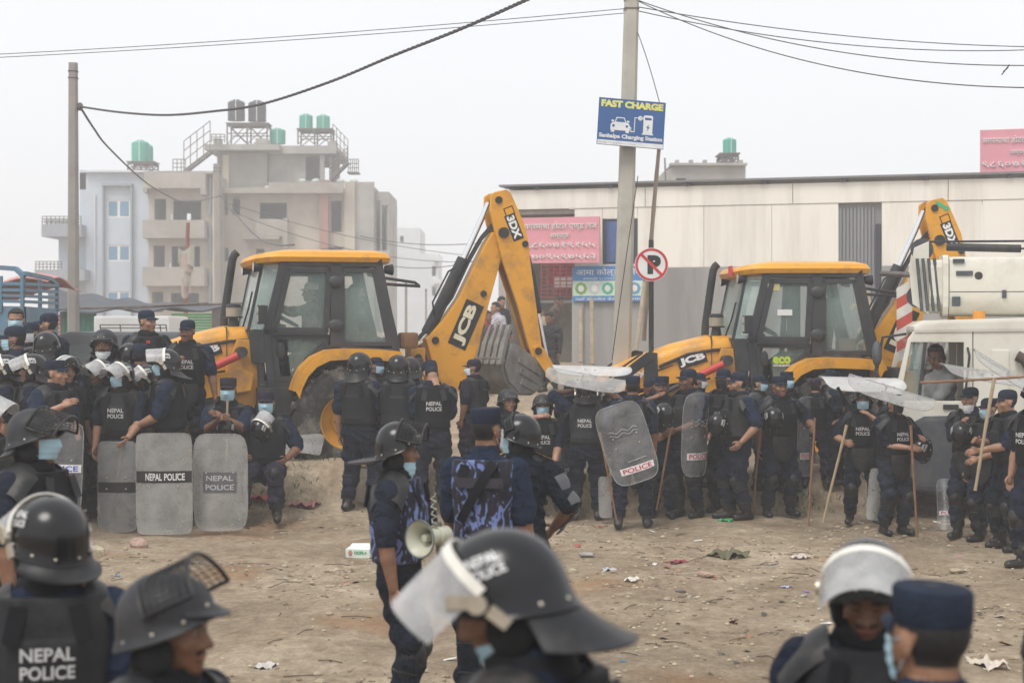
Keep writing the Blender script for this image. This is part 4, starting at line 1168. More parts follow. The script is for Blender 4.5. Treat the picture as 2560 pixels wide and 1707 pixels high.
    for q_ in range(4):
        mb = MB(); mb.tube([(2.3 + .07 * q_, .3, z0 + .06), (2.36 + .07 * q_, .3, z1 - .02)], .02, 6); mb.build('head_hose', CGREY, t)
    for s in (.22, -.22, 0.02):
        mb = MB(); prism_xz(mb, [(2.42, z0 + .02), (2.62, z0 + .15), (2.66, z1 - .2), (2.60, z1 + .12), (2.42, z1 + .2)], s, .03); mb.build('head_plate', CW if s else CGREY, t, bevel=.01)
    for zz, x in ((z1 + .1, 2.5), (z0 + .25, 2.55)):
        mb = MB(); ring_loft(mb, [(.05, -.03), (.14, -.04), (.12, 0), (.14, .04), (.05, .03)], x, .12, zz, 18); mb.build('sheave', CGREY, t, smooth=40)
    mb = MB(); mb.tube([(2.2, .12, z1 + .13), (1.3, .12, z1 + .1)], .05, 10); mb.build('winch_roller', BLK, t, smooth=40)
    mb = MB(); mb.tube([(2.55, .1, z1 + .2), (-4.5, .1, z1 + .18)], .014, 6); mb.build('wire_rope', BLK, t)
    mb = MB(); mb.tube([(1.3, .16, z1 + .1), (-4.5, .16, z1 + .0)], .012, 6); mb.build('wire_rope', BLK, t)
    mb = MB(); mb.tube([(3.02, .2, z1 - .2), (2.62, .2, z1 - .22)], .035, 8); mb.build('head_pin', STEEL, t)
    MB.OFF = None
    # striped warning boards, mirrors, small fittings
    ws = [mat('warning_white', (.66, .64, .6), .6), mat('warning_red', (.5, .08, .06), .6)]
    mb = MB()
    for k in range(7):
        za = 1.95 + k * .14
        mb.prism([(0, za), (.2, za - .12), (.2, za + .02), (0, za + .14)], (2.34, -.6, -g), (1, 0, 0), (0, 0, 1), .02, k % 2)
    mb.build('striped_board', ws, t, fix=False)
    for x, z in ((2.85, 1.75), (2.95, 1.42)):
        mb = MB(); mb.tube([(2.5, 1.0, zw1 + .06), (2.78, 1.18, zw1 + .02), (x, 1.2, z - g), (x, 1.2, z - .3 - g)], .016, 6); mb.build('mirror_arm', BLK, t)
    mb = MB(); mb.ellipsoid((3.05, 1.22, 1.45 - g), (.04, .09, .2), 12, 8); mb.build('mirror', BLK, t, smooth=40)
    mb = MB(); mb.ellipsoid((2.85, 1.2, 1.98 - g), (.06, .1, .16), 10, 8); mb.build('mirror', CGREY, t, smooth=40)
    mb = MB(); mb.tube([(1.6, .5, zr + .12), (1.6, .5, zr + .22)], [.08, .07], 12); mb.build('beacon', mat('amber_lens', (.6, .25, .03), .2), t)
    mb = MB(); mb.bar((.75, 1.0, 1.55 - g), (.2, 1.0, 2.35 - g), .12, .12); mb.build('strut', CW, t)
    return t
crane_truck()
# ================================================================ POLES, SIGNS, CABLES
PCONC = mat('pole_concrete', (0.44, 0.42, 0.37), 0.9, var=0.15, vs=4, dirt=(0.26, 0.24, 0.2), dirt_amt=0.5, ds=2, bump=0.25, bs=25)
PCONC2 = mat('old_pole_concrete', (0.3, 0.28, 0.26), 0.9, var=0.15, vs=4, dirt=(0.2, 0.18, 0.16), dirt_amt=0.5, ds=2, bump=0.2, bs=25)
def pole(label, a, b, w0, w1, m, cat='utility pole'):
    "tapered square concrete pole with chamfered corners and cast recess on the face"
    a, b = Vector(a), Vector(b)
    mb = MB()
    d = b - a
    rings = []
    for q in (0, 1):
        w = w0 + (w1 - w0) * q
        c = w * .18
        h = w / 2
        rings.append([d * q + Vector(p) for p in ((-h + c, -h, 0), (h - c, -h, 0), (h, -h + c, 0), (h, h - c, 0), (h - c, h, 0), (-h + c, h, 0), (-h, h - c, 0), (-h, -h + c, 0))])
    mb.loft(rings)
    t = link('utility_pole', None); t.location = a
    tag(t, label, cat)
    mb.build('shaft', m, t)
    for k in range(2):
        q = .975 - k * .02
        p = d * q
        mb = MB(); w = w1 * 1.08
        mb.box(p, (w, w, .02)); mb.build('steel_band', STEEL, t)
    return t
P1 = at(1580, -30, 22.4)
pole('weathered square concrete pole carrying the blue charging signboard', at(1547, 1170, 22.4), P1, .27, .195, PCONC)
PL = at(183, 158, 30)
pole('tall grey concrete pole behind the officers, thick twisted cable at its top', at(184, 1000, 30), PL, .21, .15, PCONC2)
pole('concrete pole standing before the unfinished houses', at(548, 830, 70), at(543, 410, 70), .36, .30, PCONC2)
pole('slim far pole left of the hazy white house', at(1015, 850, 60), at(1015, 700, 60), .1, .09, PCONC2)
pole('slim far pole right of the hazy white house', at(1065, 850, 62), at(1065, 722, 62), .08, .07, PCONC2)
# rusty flag pole with faded cloth
fp = thing('flag_pole', 'rusty red flag pole with tattered pale cloth tied along it', 'flag pole', at(464, 860, 50))
mb = MB(); o = at(464, 860, 50); mb.tube([(0, 0, 0), (.02, 0, 2), tuple(at(470, 557, 50) - o)], [.07, .065, .06], 8); mb.build('shaft', mat('rust_red', (.28, .1, .08), .8, var=.3, vs=4), fp)
for k, y in enumerate((640, 655, 690, 720)):
    mb = MB(); p = at(467, y, 50) - o
    mb.sheet(lambda u, v: p + Vector(((u - .5) * .5 * (1 - .4 * k / 3), -.1 + .06 * math.sin(u * 7 + k), (v - .5) * .5 + .1 * math.sin(u * 5 + v * 3 + k))), 6, 6, .01); mb.build('cloth', mat('faded_cloth%d' % (k % 2), ((.42, .4, .35), (.42, .33, .3))[k % 2], .9), fp, smooth=60)
# sign on the main pole
o = at(1578, 309, 22.15)
cs = thing('charging_signboard', 'tilted blue fast charge signboard with car and charger symbols on the concrete pole', 'signboard', o)
k = 22.15 / FPX
w_, h_ = 168 * k, 117 * k
ta = rad(-4.5)
U = Vector((math.cos(ta), 0.06, math.sin(ta))).normalized(); V = Vector((-math.sin(ta) - .02, 0, math.cos(ta))).normalized()
N = V.cross(U)     # away from viewer
R = Matrix((U, N, V)).transposed()
SB = mat('charging_blue', (0.035, 0.11, 0.3), 0.45, var=0.05)
SW = mat('sign_white', (0.72, 0.73, 0.75), 0.5); SY = mat('sign_yellow', (0.72, 0.7, 0.18), 0.5)
mb = MB(); mb.box((0, 0, 0), (w_, .03, h_), R); mb.build('board', SB, cs, bevel=.004)
mb = MB(); mb.box(V * (-h_ * .445) - N * .017, (w_ * .985, .004, h_ * .095), R); mb.build('address_strip', SW, cs)
fn = lambda u, v: U * u + V * v - N * .0175
fn3 = lambda u, v: U * u + V * v - N * .0195
for s, u, v, ww, hh, m, bo, ff in (('FAST CHARGE', 0, .385, .93, .15, SY, .06, fn), ('Sankalpa Charging Station', 0, -.31, .95, .115, SW, .045, fn), ('Sankalpa Charging Station  Contact', -.2, -.447, .55, .05, mat('grey_ink', (.3, .3, .32), .6), .0, fn3)):
    mb = MB(); put_text(mb, s, lambda a, b: ff(a + u * w_, b + v * h_), ww * w_, hh * h_, bo); mb.build('lettering', m, cs, fix=False)
def flat(name, polys, m, lift=0.0):
    mb = MB()
    for p in polys:
        mb.add([fn(a * w_, b * w_) - N * lift for a, b in p], [tuple(range(len(p)))])
    return mb.build(name, m, cs, fix=False)
def circ(x, y, r, n=14):
    return [(x + r * math.cos(2 * math.pi * q / n), y + r * math.sin(2 * math.pi * q / n)) for q in range(n)]
flat('car_symbol', [[(-.31, -.12), (-.31, -.04), (-.28, .0), (-.05, .0), (-.02, -.04), (-.02, -.12)], [(-.25, .0), (-.225, .075), (-.105, .075), (-.075, .0)], [(-.3, -.15), (-.25, -.15), (-.25, -.12), (-.3, -.12)], [(-.08, -.15), (-.03, -.15), (-.03, -.12), (-.08, -.12)], [(-.3, .005), (-.26, .005), (-.26, .03), (-.3, .03)], [(-.07, .005), (-.03, .005), (-.03, .03), (-.07, .03)]], SW)
flat('car_symbol_windows', [[(-.235, .005), (-.215, .06), (-.115, .06), (-.09, .005)], circ(-.265, -.055, .02), circ(-.065, -.055, .02)], SB, .002)
flat('charger_symbol', [[(.18, -.14), (.18, .12), (.20, .135), (.30, .135), (.32, .12), (.32, -.14)], [(.165, -.155), (.335, -.155), (.335, -.138), (.165, -.138)], circ(.13, .085, .035), [(.13, .07), (.18, .07), (.18, .1), (.13, .1)]], SW)
flat('charger_symbol_marks', [[(.2, .065), (.3, .065), (.3, .1), (.2, .1)], [(.265, .01), (.225, -.05), (.248, -.05), (.235, -.1), (.278, -.035), (.253, -.035)]], SB, .002)
flat('cable_symbol', [[(-.02, -.075), (.0, -.075), (.0, -.06), (-.02, -.06)], [(-.01, -.115), (.002, -.115), (.002, -.06), (-.01, -.06)], [(-.01, -.13), (.055, -.13), (.055, -.115), (-.01, -.115)], [(.043, -.13), (.055, -.13), (.055, .09), (.043, .09)], [(.043, .08), (.11, .08), (.11, .092), (.043, .092)]], SW)
stick('bamboo_pole', 'long bamboo pole leaning beside the charging signboard', at(1608, 850, 23.4), at(1656, 270, 22.35), .034, .026, mat('grey_bamboo', (.36, .31, .26), .7, var=.15), 'bamboo pole', 7)
# no parking sign
npz = at(1628, 850, 21.9)
ns = thing('no_parking_sign', 'round white no parking sign with red ring on a black post', 'traffic sign', npz)
mb = MB(); mb.tube([(0, 0, -1.6), (0, 0, (850 - 600) / FPX * 21.9)], .035, 10); mb.build('post', BLK, ns, smooth=40)
c0 = Vector((0, -.05, (850 - 662) / FPX * 21.9)); r_ = 41 / FPX * 21.9
def disc(name, r0, r1, y, m, n=40):
    mb = MB()
    if r0 <= 0:
        mb.add([c0 + Vector((r1 * math.cos(2 * math.pi * q / n), y, r1 * math.sin(2 * math.pi * q / n))) for q in range(n)], [tuple(range(n))])
    else:
        mb.add([c0 + Vector((r * math.cos(2 * math.pi * q / n), y, r * math.sin(2 * math.pi * q / n))) for r in (r0, r1) for q in range(n)], [(q, (q + 1) % n, n + (q + 1) % n, n + q) for q in range(n)])
    return mb.build(name, m, ns, fix=False)
mb = MB(); mb.tube([c0 + Vector((0, .012, 0)), c0 + Vector((0, -.006, 0))], r_ * 1.02, 40); mb.build('plate', WHITEP, ns, smooth=40)
RSIGN = mat('sign_red', (.55, .04, .05), .5)
disc('ring', r_ * .84, r_ * .99, -.0085, RSIGN)
mb = MB(); put_text(mb, 'P', plane_fn(c0 + Vector((r_ * .16, -.0085, 0)), (1, 0, 0), (0, 0, 1)), r_ * .82, r_ * 1.15, .07); mb.build('lettering', LETB, ns, fix=False)
mb = MB(); mb.bar(c0 + Vector((-r_ * .62, -.011, r_ * .62)), c0 + Vector((r_ * .62, -.011, -r_ * .62)), .003, r_ * .17, up=(1, 0, 1)); mb.build('slash_bar', RSIGN, ns)

def cable(label, a, b, sag, r, m, n=28, twist=False, group=None):
    a, b = Vector(a), Vector(b)
    mb = MB()
    pts = []
    for q in range(n + 1):
        s = q / n
        p = a.lerp(b, s); p.z -= sag * 4 * s * (1 - s); pts.append(p - a)
    if twist:
        m2 = n * 6
        for k in range(3):
            tp = []
            for q in range(m2 + 1):
                s = q / m2
                p = a.lerp(b, s) - a; p.z -= sag * 4 * s * (1 - s)
                an = q * 1.1 + k * 2.094
                tp.append(p + Vector((0, math.cos(an), math.sin(an))) * r * .9)
            mb.tube(tp, r * .62, 5)
    else:
        mb.tube(pts, r, 6)
    o = mb.build('cable', m, smooth=60, fix=False); o.location = a
    return tag(o, label, 'cable', group)
CAB = mat('cable_black', (.03, .03, .032), .6, var=.2)
CABT = mat('cable_grey', (.07, .07, .075), .6)
pk = at(200, 267, 30)
def cable_path(label, pts, r, m, twist=False):
    "cable through sighted points (px, py, distance), smoothed"
    P = np.array([at(*p) for p in pts]); t = np.arange(len(P))
    n = 60
    tt = np.linspace(0, len(P) - 1, n)
    def cr(k, u):
        p = [P[max(0, min(len(P) - 1, k + q))] for q in (-1, 0, 1, 2)]
        return .5 * (2 * p[1] + (p[2] - p[0]) * u + (2 * p[0] - 5 * p[1] + 4 * p[2] - p[3]) * u * u + (3 * p[1] - p[0] - 3 * p[2] + p[3]) * u ** 3)
    path = [Vector(cr(min(int(q), len(P) - 2), q - min(int(q), len(P) - 2))) for q in tt]
    o0 = path[0].copy(); path = [q - o0 for q in path]
    mb = MB()
    if twist:
        for k in range(3):
            tp = []
            for q in range(n * 5):
                s = q / 5; i0 = min(int(s), n - 2)
                p = path[i0].lerp(path[i0 + 1], min(1, s - i0)); an = q * .95 + k * 2.094
                tp.append(p + Vector((math.cos(an) * .3, math.cos(an) * .6, math.sin(an))) * r * .8)
            mb.tube(tp, r * .6, 5)
    else:
        mb.tube(path, r, 6)
    o = mb.build('cable', m, smooth=60, fix=False); o.location = o0
    return tag(o, label, 'cable')
cable_path('thick twisted cable rising from the grey pole to the upper edge', [(200, 267, 30), (300, 281, 28.6), (414, 288, 27), (530, 279, 25.4), (653, 261, 23.8), (820, 207, 21.6), (980, 141, 19.6), (1150, 74, 17.6), (1317, 0, 15.8), (1420, -48, 14.8)], .016, CABT, True)
cable_path('thick cable sagging from the grey pole to the distant house pole', [(200, 267, 30), (235, 322, 33), (272, 370, 37), (359, 452, 46), (420, 490, 54), (470, 506, 60), (552, 490, 69)], .022, CABT)
cable_path('thin cable running on from the distant pole towards the digger cab', [(552, 490, 69), (585, 530, 66), (640, 590, 60), (690, 612, 55), (735, 612, 50)], .03, CABT)
for i, (a, b, c, d, sg, Y0, Y1, lb) in enumerate(((-20, 137, 1566, 22, .05, 24, 22.4, 'upper of the two thin wires left of the concrete pole'), (-20, 145, 1566, 33, .05, 24, 22.4, 'lower of the two thin wires left of the concrete pole'),
        (1595, 18, 2600, 118, .12, 22.4, 24, 'uppermost thin wire right of the concrete pole'), (1595, 28, 2600, 124, .2, 22.4, 24, 'second thin wire right of the concrete pole'),
        (1596, 2, 2600, 164, .25, 22.4, 20, 'third wire right of the concrete pole, frayed near its end'), (1596, 4, 2600, 220, .3, 22.4, 18, 'lowest wire sloping down right of the concrete pole'))):
    cable(lb, at(a, b, Y0), at(c, d, Y1), sg, .0055 if i < 2 else .007, CABT, 24)
for (a, b, c, d, Y0, Y1, sg, lb) in ((560, 505, 1180, 640, 66, 70, .3, 'faint wire in front of the terrace house, upper one'), (560, 520, 1180, 655, 66, 70, .6, 'faint wire in front of the terrace house, lower one'),
                               (900, 590, 1225, 605, 60, 55, .2, 'faint level wire left of the raised digger arm'), (900, 645, 1225, 640, 60, 55, .4, 'second faint level wire left of the raised digger arm')):
    cable(lb, at(a, b, Y0), at(c, d, Y1), sg, .014, CABT, 20)
cable('loose wire dangling from the pole to the signboard', at(1594, 82, 22.3), at(1650, 262, 22.2), -.05, .006, CABT, 20)
cable('loose wire running down the lower part of the concrete pole', at(1595, 440, 22.2), at(1530, 900, 22.1), -.03, .006, CAB, 20)
mb = MB(); o = at(2520, 170, 20.5); mb.tube([(0, 0, 0), (-.06, 0, -.05), (-.02, 0, -.02), (.02, 0, .04), (-.08, 0, -.09)], .008, 5); ob = mb.build('wire_tangle', CAB); ob.location = o; tag(ob, 'small knotted loop of wire hanging on the lowest wires', 'wire')
# insulator clamp
mb = MB(); mb.ellipsoid((0, 0, 0), (.06, .06, .08), 8, 6); mb.tube([(0, 0, 0), (-.13, 0, .02)], .02, 6); ob = mb.build('cable_clamp', STEEL); ob.location = pk; tag(ob, 'small steel clamp holding the twisted cable at the grey pole', 'clamp')

# ================================================================ SHED, TRUCKS AND VANS ON THE LEFT
sh = thing('market_shed', 'low shed with sagging dark roof and green sheet walls', 'shed', at(140, 900, 40))
o = sh.location
TARP = mat('dark_roof_sheet', (.06, .065, .08), .7, var=.25, vs=1.2)
GREENW = mat('green_sheet', (.06, .22, .17), .6, var=.15, vs=2, streak=True)
GREENP = mat('green_slats', (.07, .25, .1), .6, var=.15)
def shp(px, py, Y): return at(px, py, Y) - o
mb = MB()
c4 = [shp(120, 778, 38), shp(600, 770, 39), shp(440, 762, 46), shp(120, 724, 46)]
mb.sheet(lambda u, v: (c4[0].lerp(c4[1], u)).lerp(c4[3].lerp(c4[2], u), v) + Vector((0, 0, .05 * math.sin(u * 22) - .1 * math.sin(v * 3.1) * math.sin(u * 3.1))), 30, 6, .04)
mb.build('roof', TARP, sh, smooth=50)
for k in range(7):
    q0 = 150 + 13 * k
    mb = MB(); a, b = shp(q0, 905, 38.6), shp(q0 + 12, 778, 38.6); mb.span(a, b + Vector((0, .05 + .03 * (k % 2), 0))); mb.build('wall_sheet', GREENW, sh)
for k in range(8):
    mb = MB(); a, b = shp(428, 838 - 7 * k, 38.6), shp(535, 832.5 - 7 * k, 38.6); mb.span(a, b + Vector((0, .05, 0))); mb.build('wall_slat', GREENP, sh)
mb = MB(); a, b = shp(530, 905, 38.5), shp(560, 772, 38.5); mb.span(a, b + Vector((0, .2, 0))); mb.build('end_post', STEEL, sh)
BRK = mat('brick_orange', (.36, .2, .13), .9, var=.2)
for r in range(12):
    for c_ in range(3):
        mb = MB(); a = shp(140 + c_ * 4.2 - (r % 2) * 1.5, 905 - r * 10, 38.3); mb.span(a, a + Vector((.038 * 1.0, .1, .085))); mb.build('brick', BRK, sh, fix=False)
for (x0, x1) in ((150, 620), (300, 520)):
    mb = MB(); mb.tube([shp(x0, 772, 38.4), shp(x1, 758, 38.4)], .03, 6); mb.build('ridge_pole', STEEL, sh)

# blue cargo truck: slatted cage body
bt = thing('cargo_truck', 'blue cargo truck body with an open railed cage', 'truck', (-9.5, 25, gz(-9.5, 25)))
o = bt.location
BLU = mat('truck_blue', (.09, .19, .28), .55, var=.12, vs=3, dirt=(.2, .13, .09), dirt_amt=.5, ds=4)
def btp(px, py, Y): return at(px, py, Y) - o
cA, cB, cC = (-400, 25), (62, 24.2), (143, 26.4)
def rail(p, q, w=.05):
    mb = MB(); mb.bar(p, q, w, w * 1.2); mb.build('rail', BLU, bt, bevel=.006)
top0, top1, top2 = btp(-400, 655, 25), btp(62, 692, 24.2), btp(143, 713, 26.4)
rail(btp(-400, 640, 25), btp(40, 672, 24.3), .06); rail(btp(40, 672, 24.3), top1, .06)
rail(top1 + Vector((0, 0, .05)), btp(126, 697, 26), .055); rail(btp(126, 697, 26), top2, .055)
for k, py in enumerate((712, 728, 742, 756)):
    rail(btp(-400, py - 12, 25), btp(62, py - 2, 24.2), .04); rail(btp(62, py - 2, 24.2), btp(143, py + 2, 26.4), .04)
for px, Y, y0 in ((-60, 24.4, 690), (2, 24.3, 690), (56, 24.2, 690), (100, 25.3, 700), (143, 26.4, 713)):
    mb = MB(); a, b = btp(px, 780, Y), btp(px, y0, Y); mb.bar(a, b, .07, .05); mb.build('stanchion', BLU, bt, bevel=.006)
mb = MB(); a, b, c_ = btp(-400, 758, 25), btp(62, 766, 24.2), btp(143, 772, 26.4)
for p, q in ((a, b), (b, c_)):
    mb.add([p, q, q - Vector((0, 0, .75)), p - Vector((0, 0, .75)), p + Vector((0, .06, 0)), q + Vector((0, .06, 0)), q + Vector((0, .06, -.75)), p + Vector((0, .06, -.75))], [(0, 1, 2, 3), (7, 6, 5, 4), (0, 4, 5, 1), (1, 5, 6, 2), (2, 6, 7, 3), (3, 7, 4, 0)])
mb.build('body_panel', BLU, bt)
mb = MB(); mb.span((-3, -.3, .75), (1.8, 1.6, 1.0)); mb.build('chassis', BLK, bt)
for x in (-2.2, 1.0):
    for y in (-.2, 1.5):
        wheel(bt, x, y, .5, .3, .27, -1 if y < 0 else 1, 18)
mb = MB(); mb.sheet(lambda u, v: btp(-300 + 420 * u, 712, 26) + Vector((0, v * 2, .12 * math.sin(u * 9) + .1 * math.sin(v * 5))), 16, 6, .02); mb.build('tarpaulin', mat('pink_tarpaulin', (.5, .25, .24), .8, var=.2), bt, smooth=60)

# white box van with roof rack, grey jeep before it
vn = thing('box_van', 'white box van with a thin roof rack parked behind the officers', 'van', at(330, 985, 31))
o = vn.location; k = 31 / FPX
mb = MB(); a, b = at(234, 905, 31) - o, at(424, 790, 31) - o; mb.span(a, b + Vector((0, 1.8, 0))); mb.build('body', WHITEP, vn, bevel=.04)
mb = MB(); mb.span(a + Vector((.2, -.3, -.35)), Vector((b.x - .2, 1.8, a.z + .02))); mb.build('chassis', BLK, vn)
for x in (-.45, .45):
    for y in (.1, 1.7):
        wheel(vn, x, y, .33, .2, .19, -1 if y < 1 else 1, 16)
for py in (812, 820):
    mb = MB(); mb.bar(at(250, py, 30.4) - o, at(415, py, 30.4) - o, .02); mb.build('rack_rail', STEEL, vn)
for px in (250, 300, 350, 400, 415):
    mb = MB(); mb.bar(at(px, 812, 30.4) - o, at(px + 4, 845, 30.4) - o, .02); mb.build('rack_post', STEEL, vn)
mb = MB(); mb.bar(at(300, 836, 30.4) - o, at(300, 836, 31) - o, .02); mb.bar(at(400, 836, 30.4) - o, at(400, 836, 31) - o, .02); mb.build('rack_bracket', STEEL, vn)
jp = thing('jeep', 'dark grey jeep half hidden behind the helmeted officers', 'car', (-6.6, 27.0, gz(-6.6, 27)))
JG = mat('jeep_grey', (.11, .12, .13), .4, var=.1)
mb = MB()
prism_xz(mb, [(-1.6, .45), (-1.6, 1.0), (-1.45, 1.05), (-1.3, 1.72), (-.9, 1.84), (1.0, 1.84), (1.3, 1.72), (1.55, 1.1), (2.3, 1.0), (2.35, .45)], .8, 1.5)
mb.build('body', JG, jp, bevel=.06)
mb = MB(); prism_xz(mb, [(-1.2, 1.12), (-1.1, 1.62), (-.1, 1.66), (-.1, 1.12)], .04, .02); prism_xz(mb, [(0, 1.12), (0, 1.66), (.95, 1.62), (1.3, 1.12)], .04, .02); mb.build('side_window', CGLASS, jp)
for x in (-.95, 1.5):
    for y in (.1, 1.5):
        wheel(jp, x, y, .36, .22, .2, -1 if y < 1 else 1, 16)
# haze box
def haze():
    mb = MB(); mb.span((-330, -60, -1.2), (330, 440, 18.2))
    m = bpy.data.materials.new('haze_air'); m.use_nodes = True
    n, l = m.node_tree.nodes, m.node_tree.links
    n.remove(n['Principled BSDF'])
    v = n.new('ShaderNodeVolumePrincipled')
    v.inputs['Color'].default_value = (.97, .98, 1.0, 1)
    v.inputs['Density'].default_value = 0.0033
    v.inputs['Anisotropy'].default_value = 0.1
    l.new(v.outputs[0], n['Material Output'].inputs['Volume'])
    tag(mb.build('haze', m), 'thin grey dust haze hanging over the whole site', 'haze', kind='stuff')
haze()
# ================================================================ PEOPLE
# bodies are grown from signed distance fields so that limbs, torso and neck are one surface
def smin(a, b, k):
    if k <= 0:
        return np.minimum(a, b)
    h = np.clip(0.5 + 0.5 * (b - a) / k, 0, 1)
    return b + (a - b) * h - k * h * (1 - h)
class Field:
    def __init__(s, lo, hi, res):
        s.lo = np.array(lo, np.float32); s.res = res
        s.n = np.ceil((np.array(hi) - s.lo) / res).astype(int) + 1
        s.D = np.full(s.n, 0.15, np.float32); s.I = np.zeros(s.n, np.int8)
        s.ax = [s.lo[i] + res * np.arange(s.n[i], dtype=np.float32) for i in range(3)]
    def sl(s, lo, hi):
        a = np.clip(np.floor((np.array(lo) - s.lo) / s.res).astype(int), 0, s.n)
        b = np.clip(np.ceil((np.array(hi) - s.lo) / s.res).astype(int) + 1, 0, s.n)
        return tuple(slice(p, q) for p, q in zip(a, b))
    def grid(s, sl):
        return np.meshgrid(s.ax[0][sl[0]], s.ax[1][sl[1]], s.ax[2][sl[2]], indexing='ij')
    def add(s, fn, lo, hi, mid, k=0.02, pad=0.07):
        sl = s.sl(np.array(lo) - pad, np.array(hi) + pad)
        if any(q.stop <= q.start for q in sl):
            return
        d = fn(*s.grid(sl)).astype(np.float32)
        D = s.D[sl]
        I = s.I[sl]; I[d < D] = mid
        s.D[sl] = smin(D, d, k)
    def cut(s, fn, lo, hi, pad=0.03):
        sl = s.sl(np.array(lo) - pad, np.array(hi) + pad)
        s.D[sl] = np.maximum(s.D[sl], -fn(*s.grid(sl)))
    def cone(s, a, b, ra, rb, mid, k=0.02):
        a, b = np.array(a, float), np.array(b, float)
        d = b - a; L2 = max(d @ d, 1e-9)
        def fn(x, y, z):
            t = np.clip(((x - a[0]) * d[0] + (y - a[1]) * d[1] + (z - a[2]) * d[2]) / L2, 0, 1)
            return np.sqrt((x - a[0] - t * d[0]) ** 2 + (y - a[1] - t * d[1]) ** 2 + (z - a[2] - t * d[2]) ** 2) - (ra + (rb - ra) * t)
        r = max(ra, rb)
        s.add(fn, np.minimum(a, b) - r, np.maximum(a, b) + r, mid, k)
    def ell(s, c, r, mid, k=0.02, cut=False):
        c, r = np.array(c, float), np.array(r, float)
        m = r.min()
        def fn(x, y, z):
            q = np.sqrt(((x - c[0]) / r[0]) ** 2 + ((y - c[1]) / r[1]) ** 2 + ((z - c[2]) / r[2]) ** 2)
            return (q - 1) * m
        (s.cut if cut else lambda f, l, h: s.add(f, l, h, mid, k))(fn, c - r, c + r)
    def mesh(s):
        "naive surface nets: vertices, quads and a material id per quad"
        D = s.D; S = D < 0
        n = s.n
        cn = [(i, j, k) for i in (0, 1) for j in (0, 1) for k in (0, 1)]
        cnt = sum(S[i:n[0] - 1 + i, j:n[1] - 1 + j, k:n[2] - 1 + k].astype(np.int8) for i, j, k in cn)
        act = np.argwhere((cnt > 0) & (cnt < 8))
        idx = -np.ones(n - 1, np.int32); idx[tuple(act.T)] = np.arange(len(act))
        vals = np.stack([D[act[:, 0] + i, act[:, 1] + j, act[:, 2] + k] for i, j, k in cn], 1)
        P = np.zeros((len(act), 3)); W = np.zeros(len(act))
        for a in range(8):
            for b in range(a + 1, 8):
                if sum(abs(p - q) for p, q in zip(cn[a], cn[b])) != 1:
                    continue
                va, vb = vals[:, a], vals[:, b]
                m = (va < 0) != (vb < 0)
                t = np.where(m, va / np.where(m, va - vb, 1), 0)
                pa, pb = np.array(cn[a], float), np.array(cn[b], float)
                P += np.where(m[:, None], pa + (pb - pa) * t[:, None], 0); W += m
        v = (act + P / W[:, None]) * s.res + s.lo
        Q, M = [], []
        for ax in range(3):
            o = [0, 0, 0]; o[ax] = 1
            A = S[:n[0] - o[0], :n[1] - o[1], :n[2] - o[2]]; B = S[o[0]:, o[1]:, o[2]:]
            e = np.argwhere(A != B)
            b1, b2 = [(1, 2), (2, 0), (0, 1)][ax]
            e = e[(e[:, b1] > 0) & (e[:, b2] > 0) & (e[:, b1] < n[b1] - 1) & (e[:, b2] < n[b2] - 1)]
            if not len(e):
                continue
            def c(d1, d2):
                q = e.copy(); q[:, b1] += d1; q[:, b2] += d2
                return idx[tuple(q.T)]
            quad = np.stack([c(-1, -1), c(0, -1), c(0, 0), c(-1, 0)], 1)
            ins = S[tuple(e.T)]
            quad[~ins] = quad[~ins][:, ::-1]
            e2 = e.copy(); e2[:, ax] += 1
            M.append(np.where(ins, s.I[tuple(e.T)], s.I[tuple(e2.T)])); Q.append(quad)
        Q = np.concatenate(Q); M = np.concatenate(M)
        ok = (Q >= 0).all(1)
        return v, Q[ok], M[ok]

def np_mesh(name, v, f, m, mats, smooth=True):
    me = bpy.data.meshes.new(name)
    n, k = len(v), len(f)
    me.vertices.add(n); me.vertices.foreach_set('co', np.asarray(v, np.float32).ravel())
    me.loops.add(k * 4); me.loops.foreach_set('vertex_index', np.asarray(f, np.int32).ravel())
    me.polygons.add(k)
    me.polygons.foreach_set('loop_start', np.arange(0, 4 * k, 4, dtype=np.int32))
    for q in mats:
        me.materials.append(q)
    me.polygons.foreach_set('material_index', np.asarray(m, np.int32))
    me.polygons.foreach_set('use_smooth', np.full(k, smooth))
    me.update(calc_edges=True); me.validate()
    return me

# ---- torso profile: height, half width, half depth, forward offset (for a 1.70 m figure)
TS = np.array([(.76, .12, .09, 0), (.84, .162, .112, 0), (.92, .170, .12, 0), (1.0, .160, .112, 0), (1.08, .155, .108, .005), (1.2, .168, .118, .008),
               (1.3, .184, .122, 0), (1.37, .180, .108, -.008), (1.42, .14, .088, -.012), (1.46, .08, .07, -.012), (1.50, .06, .06, -.006), (1.53, .056, .058, 0)])
def torso_sdf(x, y, z, gw=0.0, gd=0.0, n=2.5):
    w = np.interp(z, TS[:, 0], TS[:, 1]) + gw; d = np.interp(z, TS[:, 0], TS[:, 2]) + gd; c = np.interp(z, TS[:, 0], TS[:, 3])
    q = (np.abs(x / w) ** n + np.abs((y - c) / d) ** n) ** (1 / n)
    return (q - 1) * np.minimum(w, d)
def torso_front(x, z, g, sgn=1):
    "y of the (inflated) torso surface at x, z"
    w = np.interp(z, TS[:, 0], TS[:, 1]) + g; d = np.interp(z, TS[:, 0], TS[:, 2]) + g; c = np.interp(z, TS[:, 0], TS[:, 3])
    return float(c + sgn * d * max(0.0, 1 - abs(x / w) ** 2.5) ** 0.4)

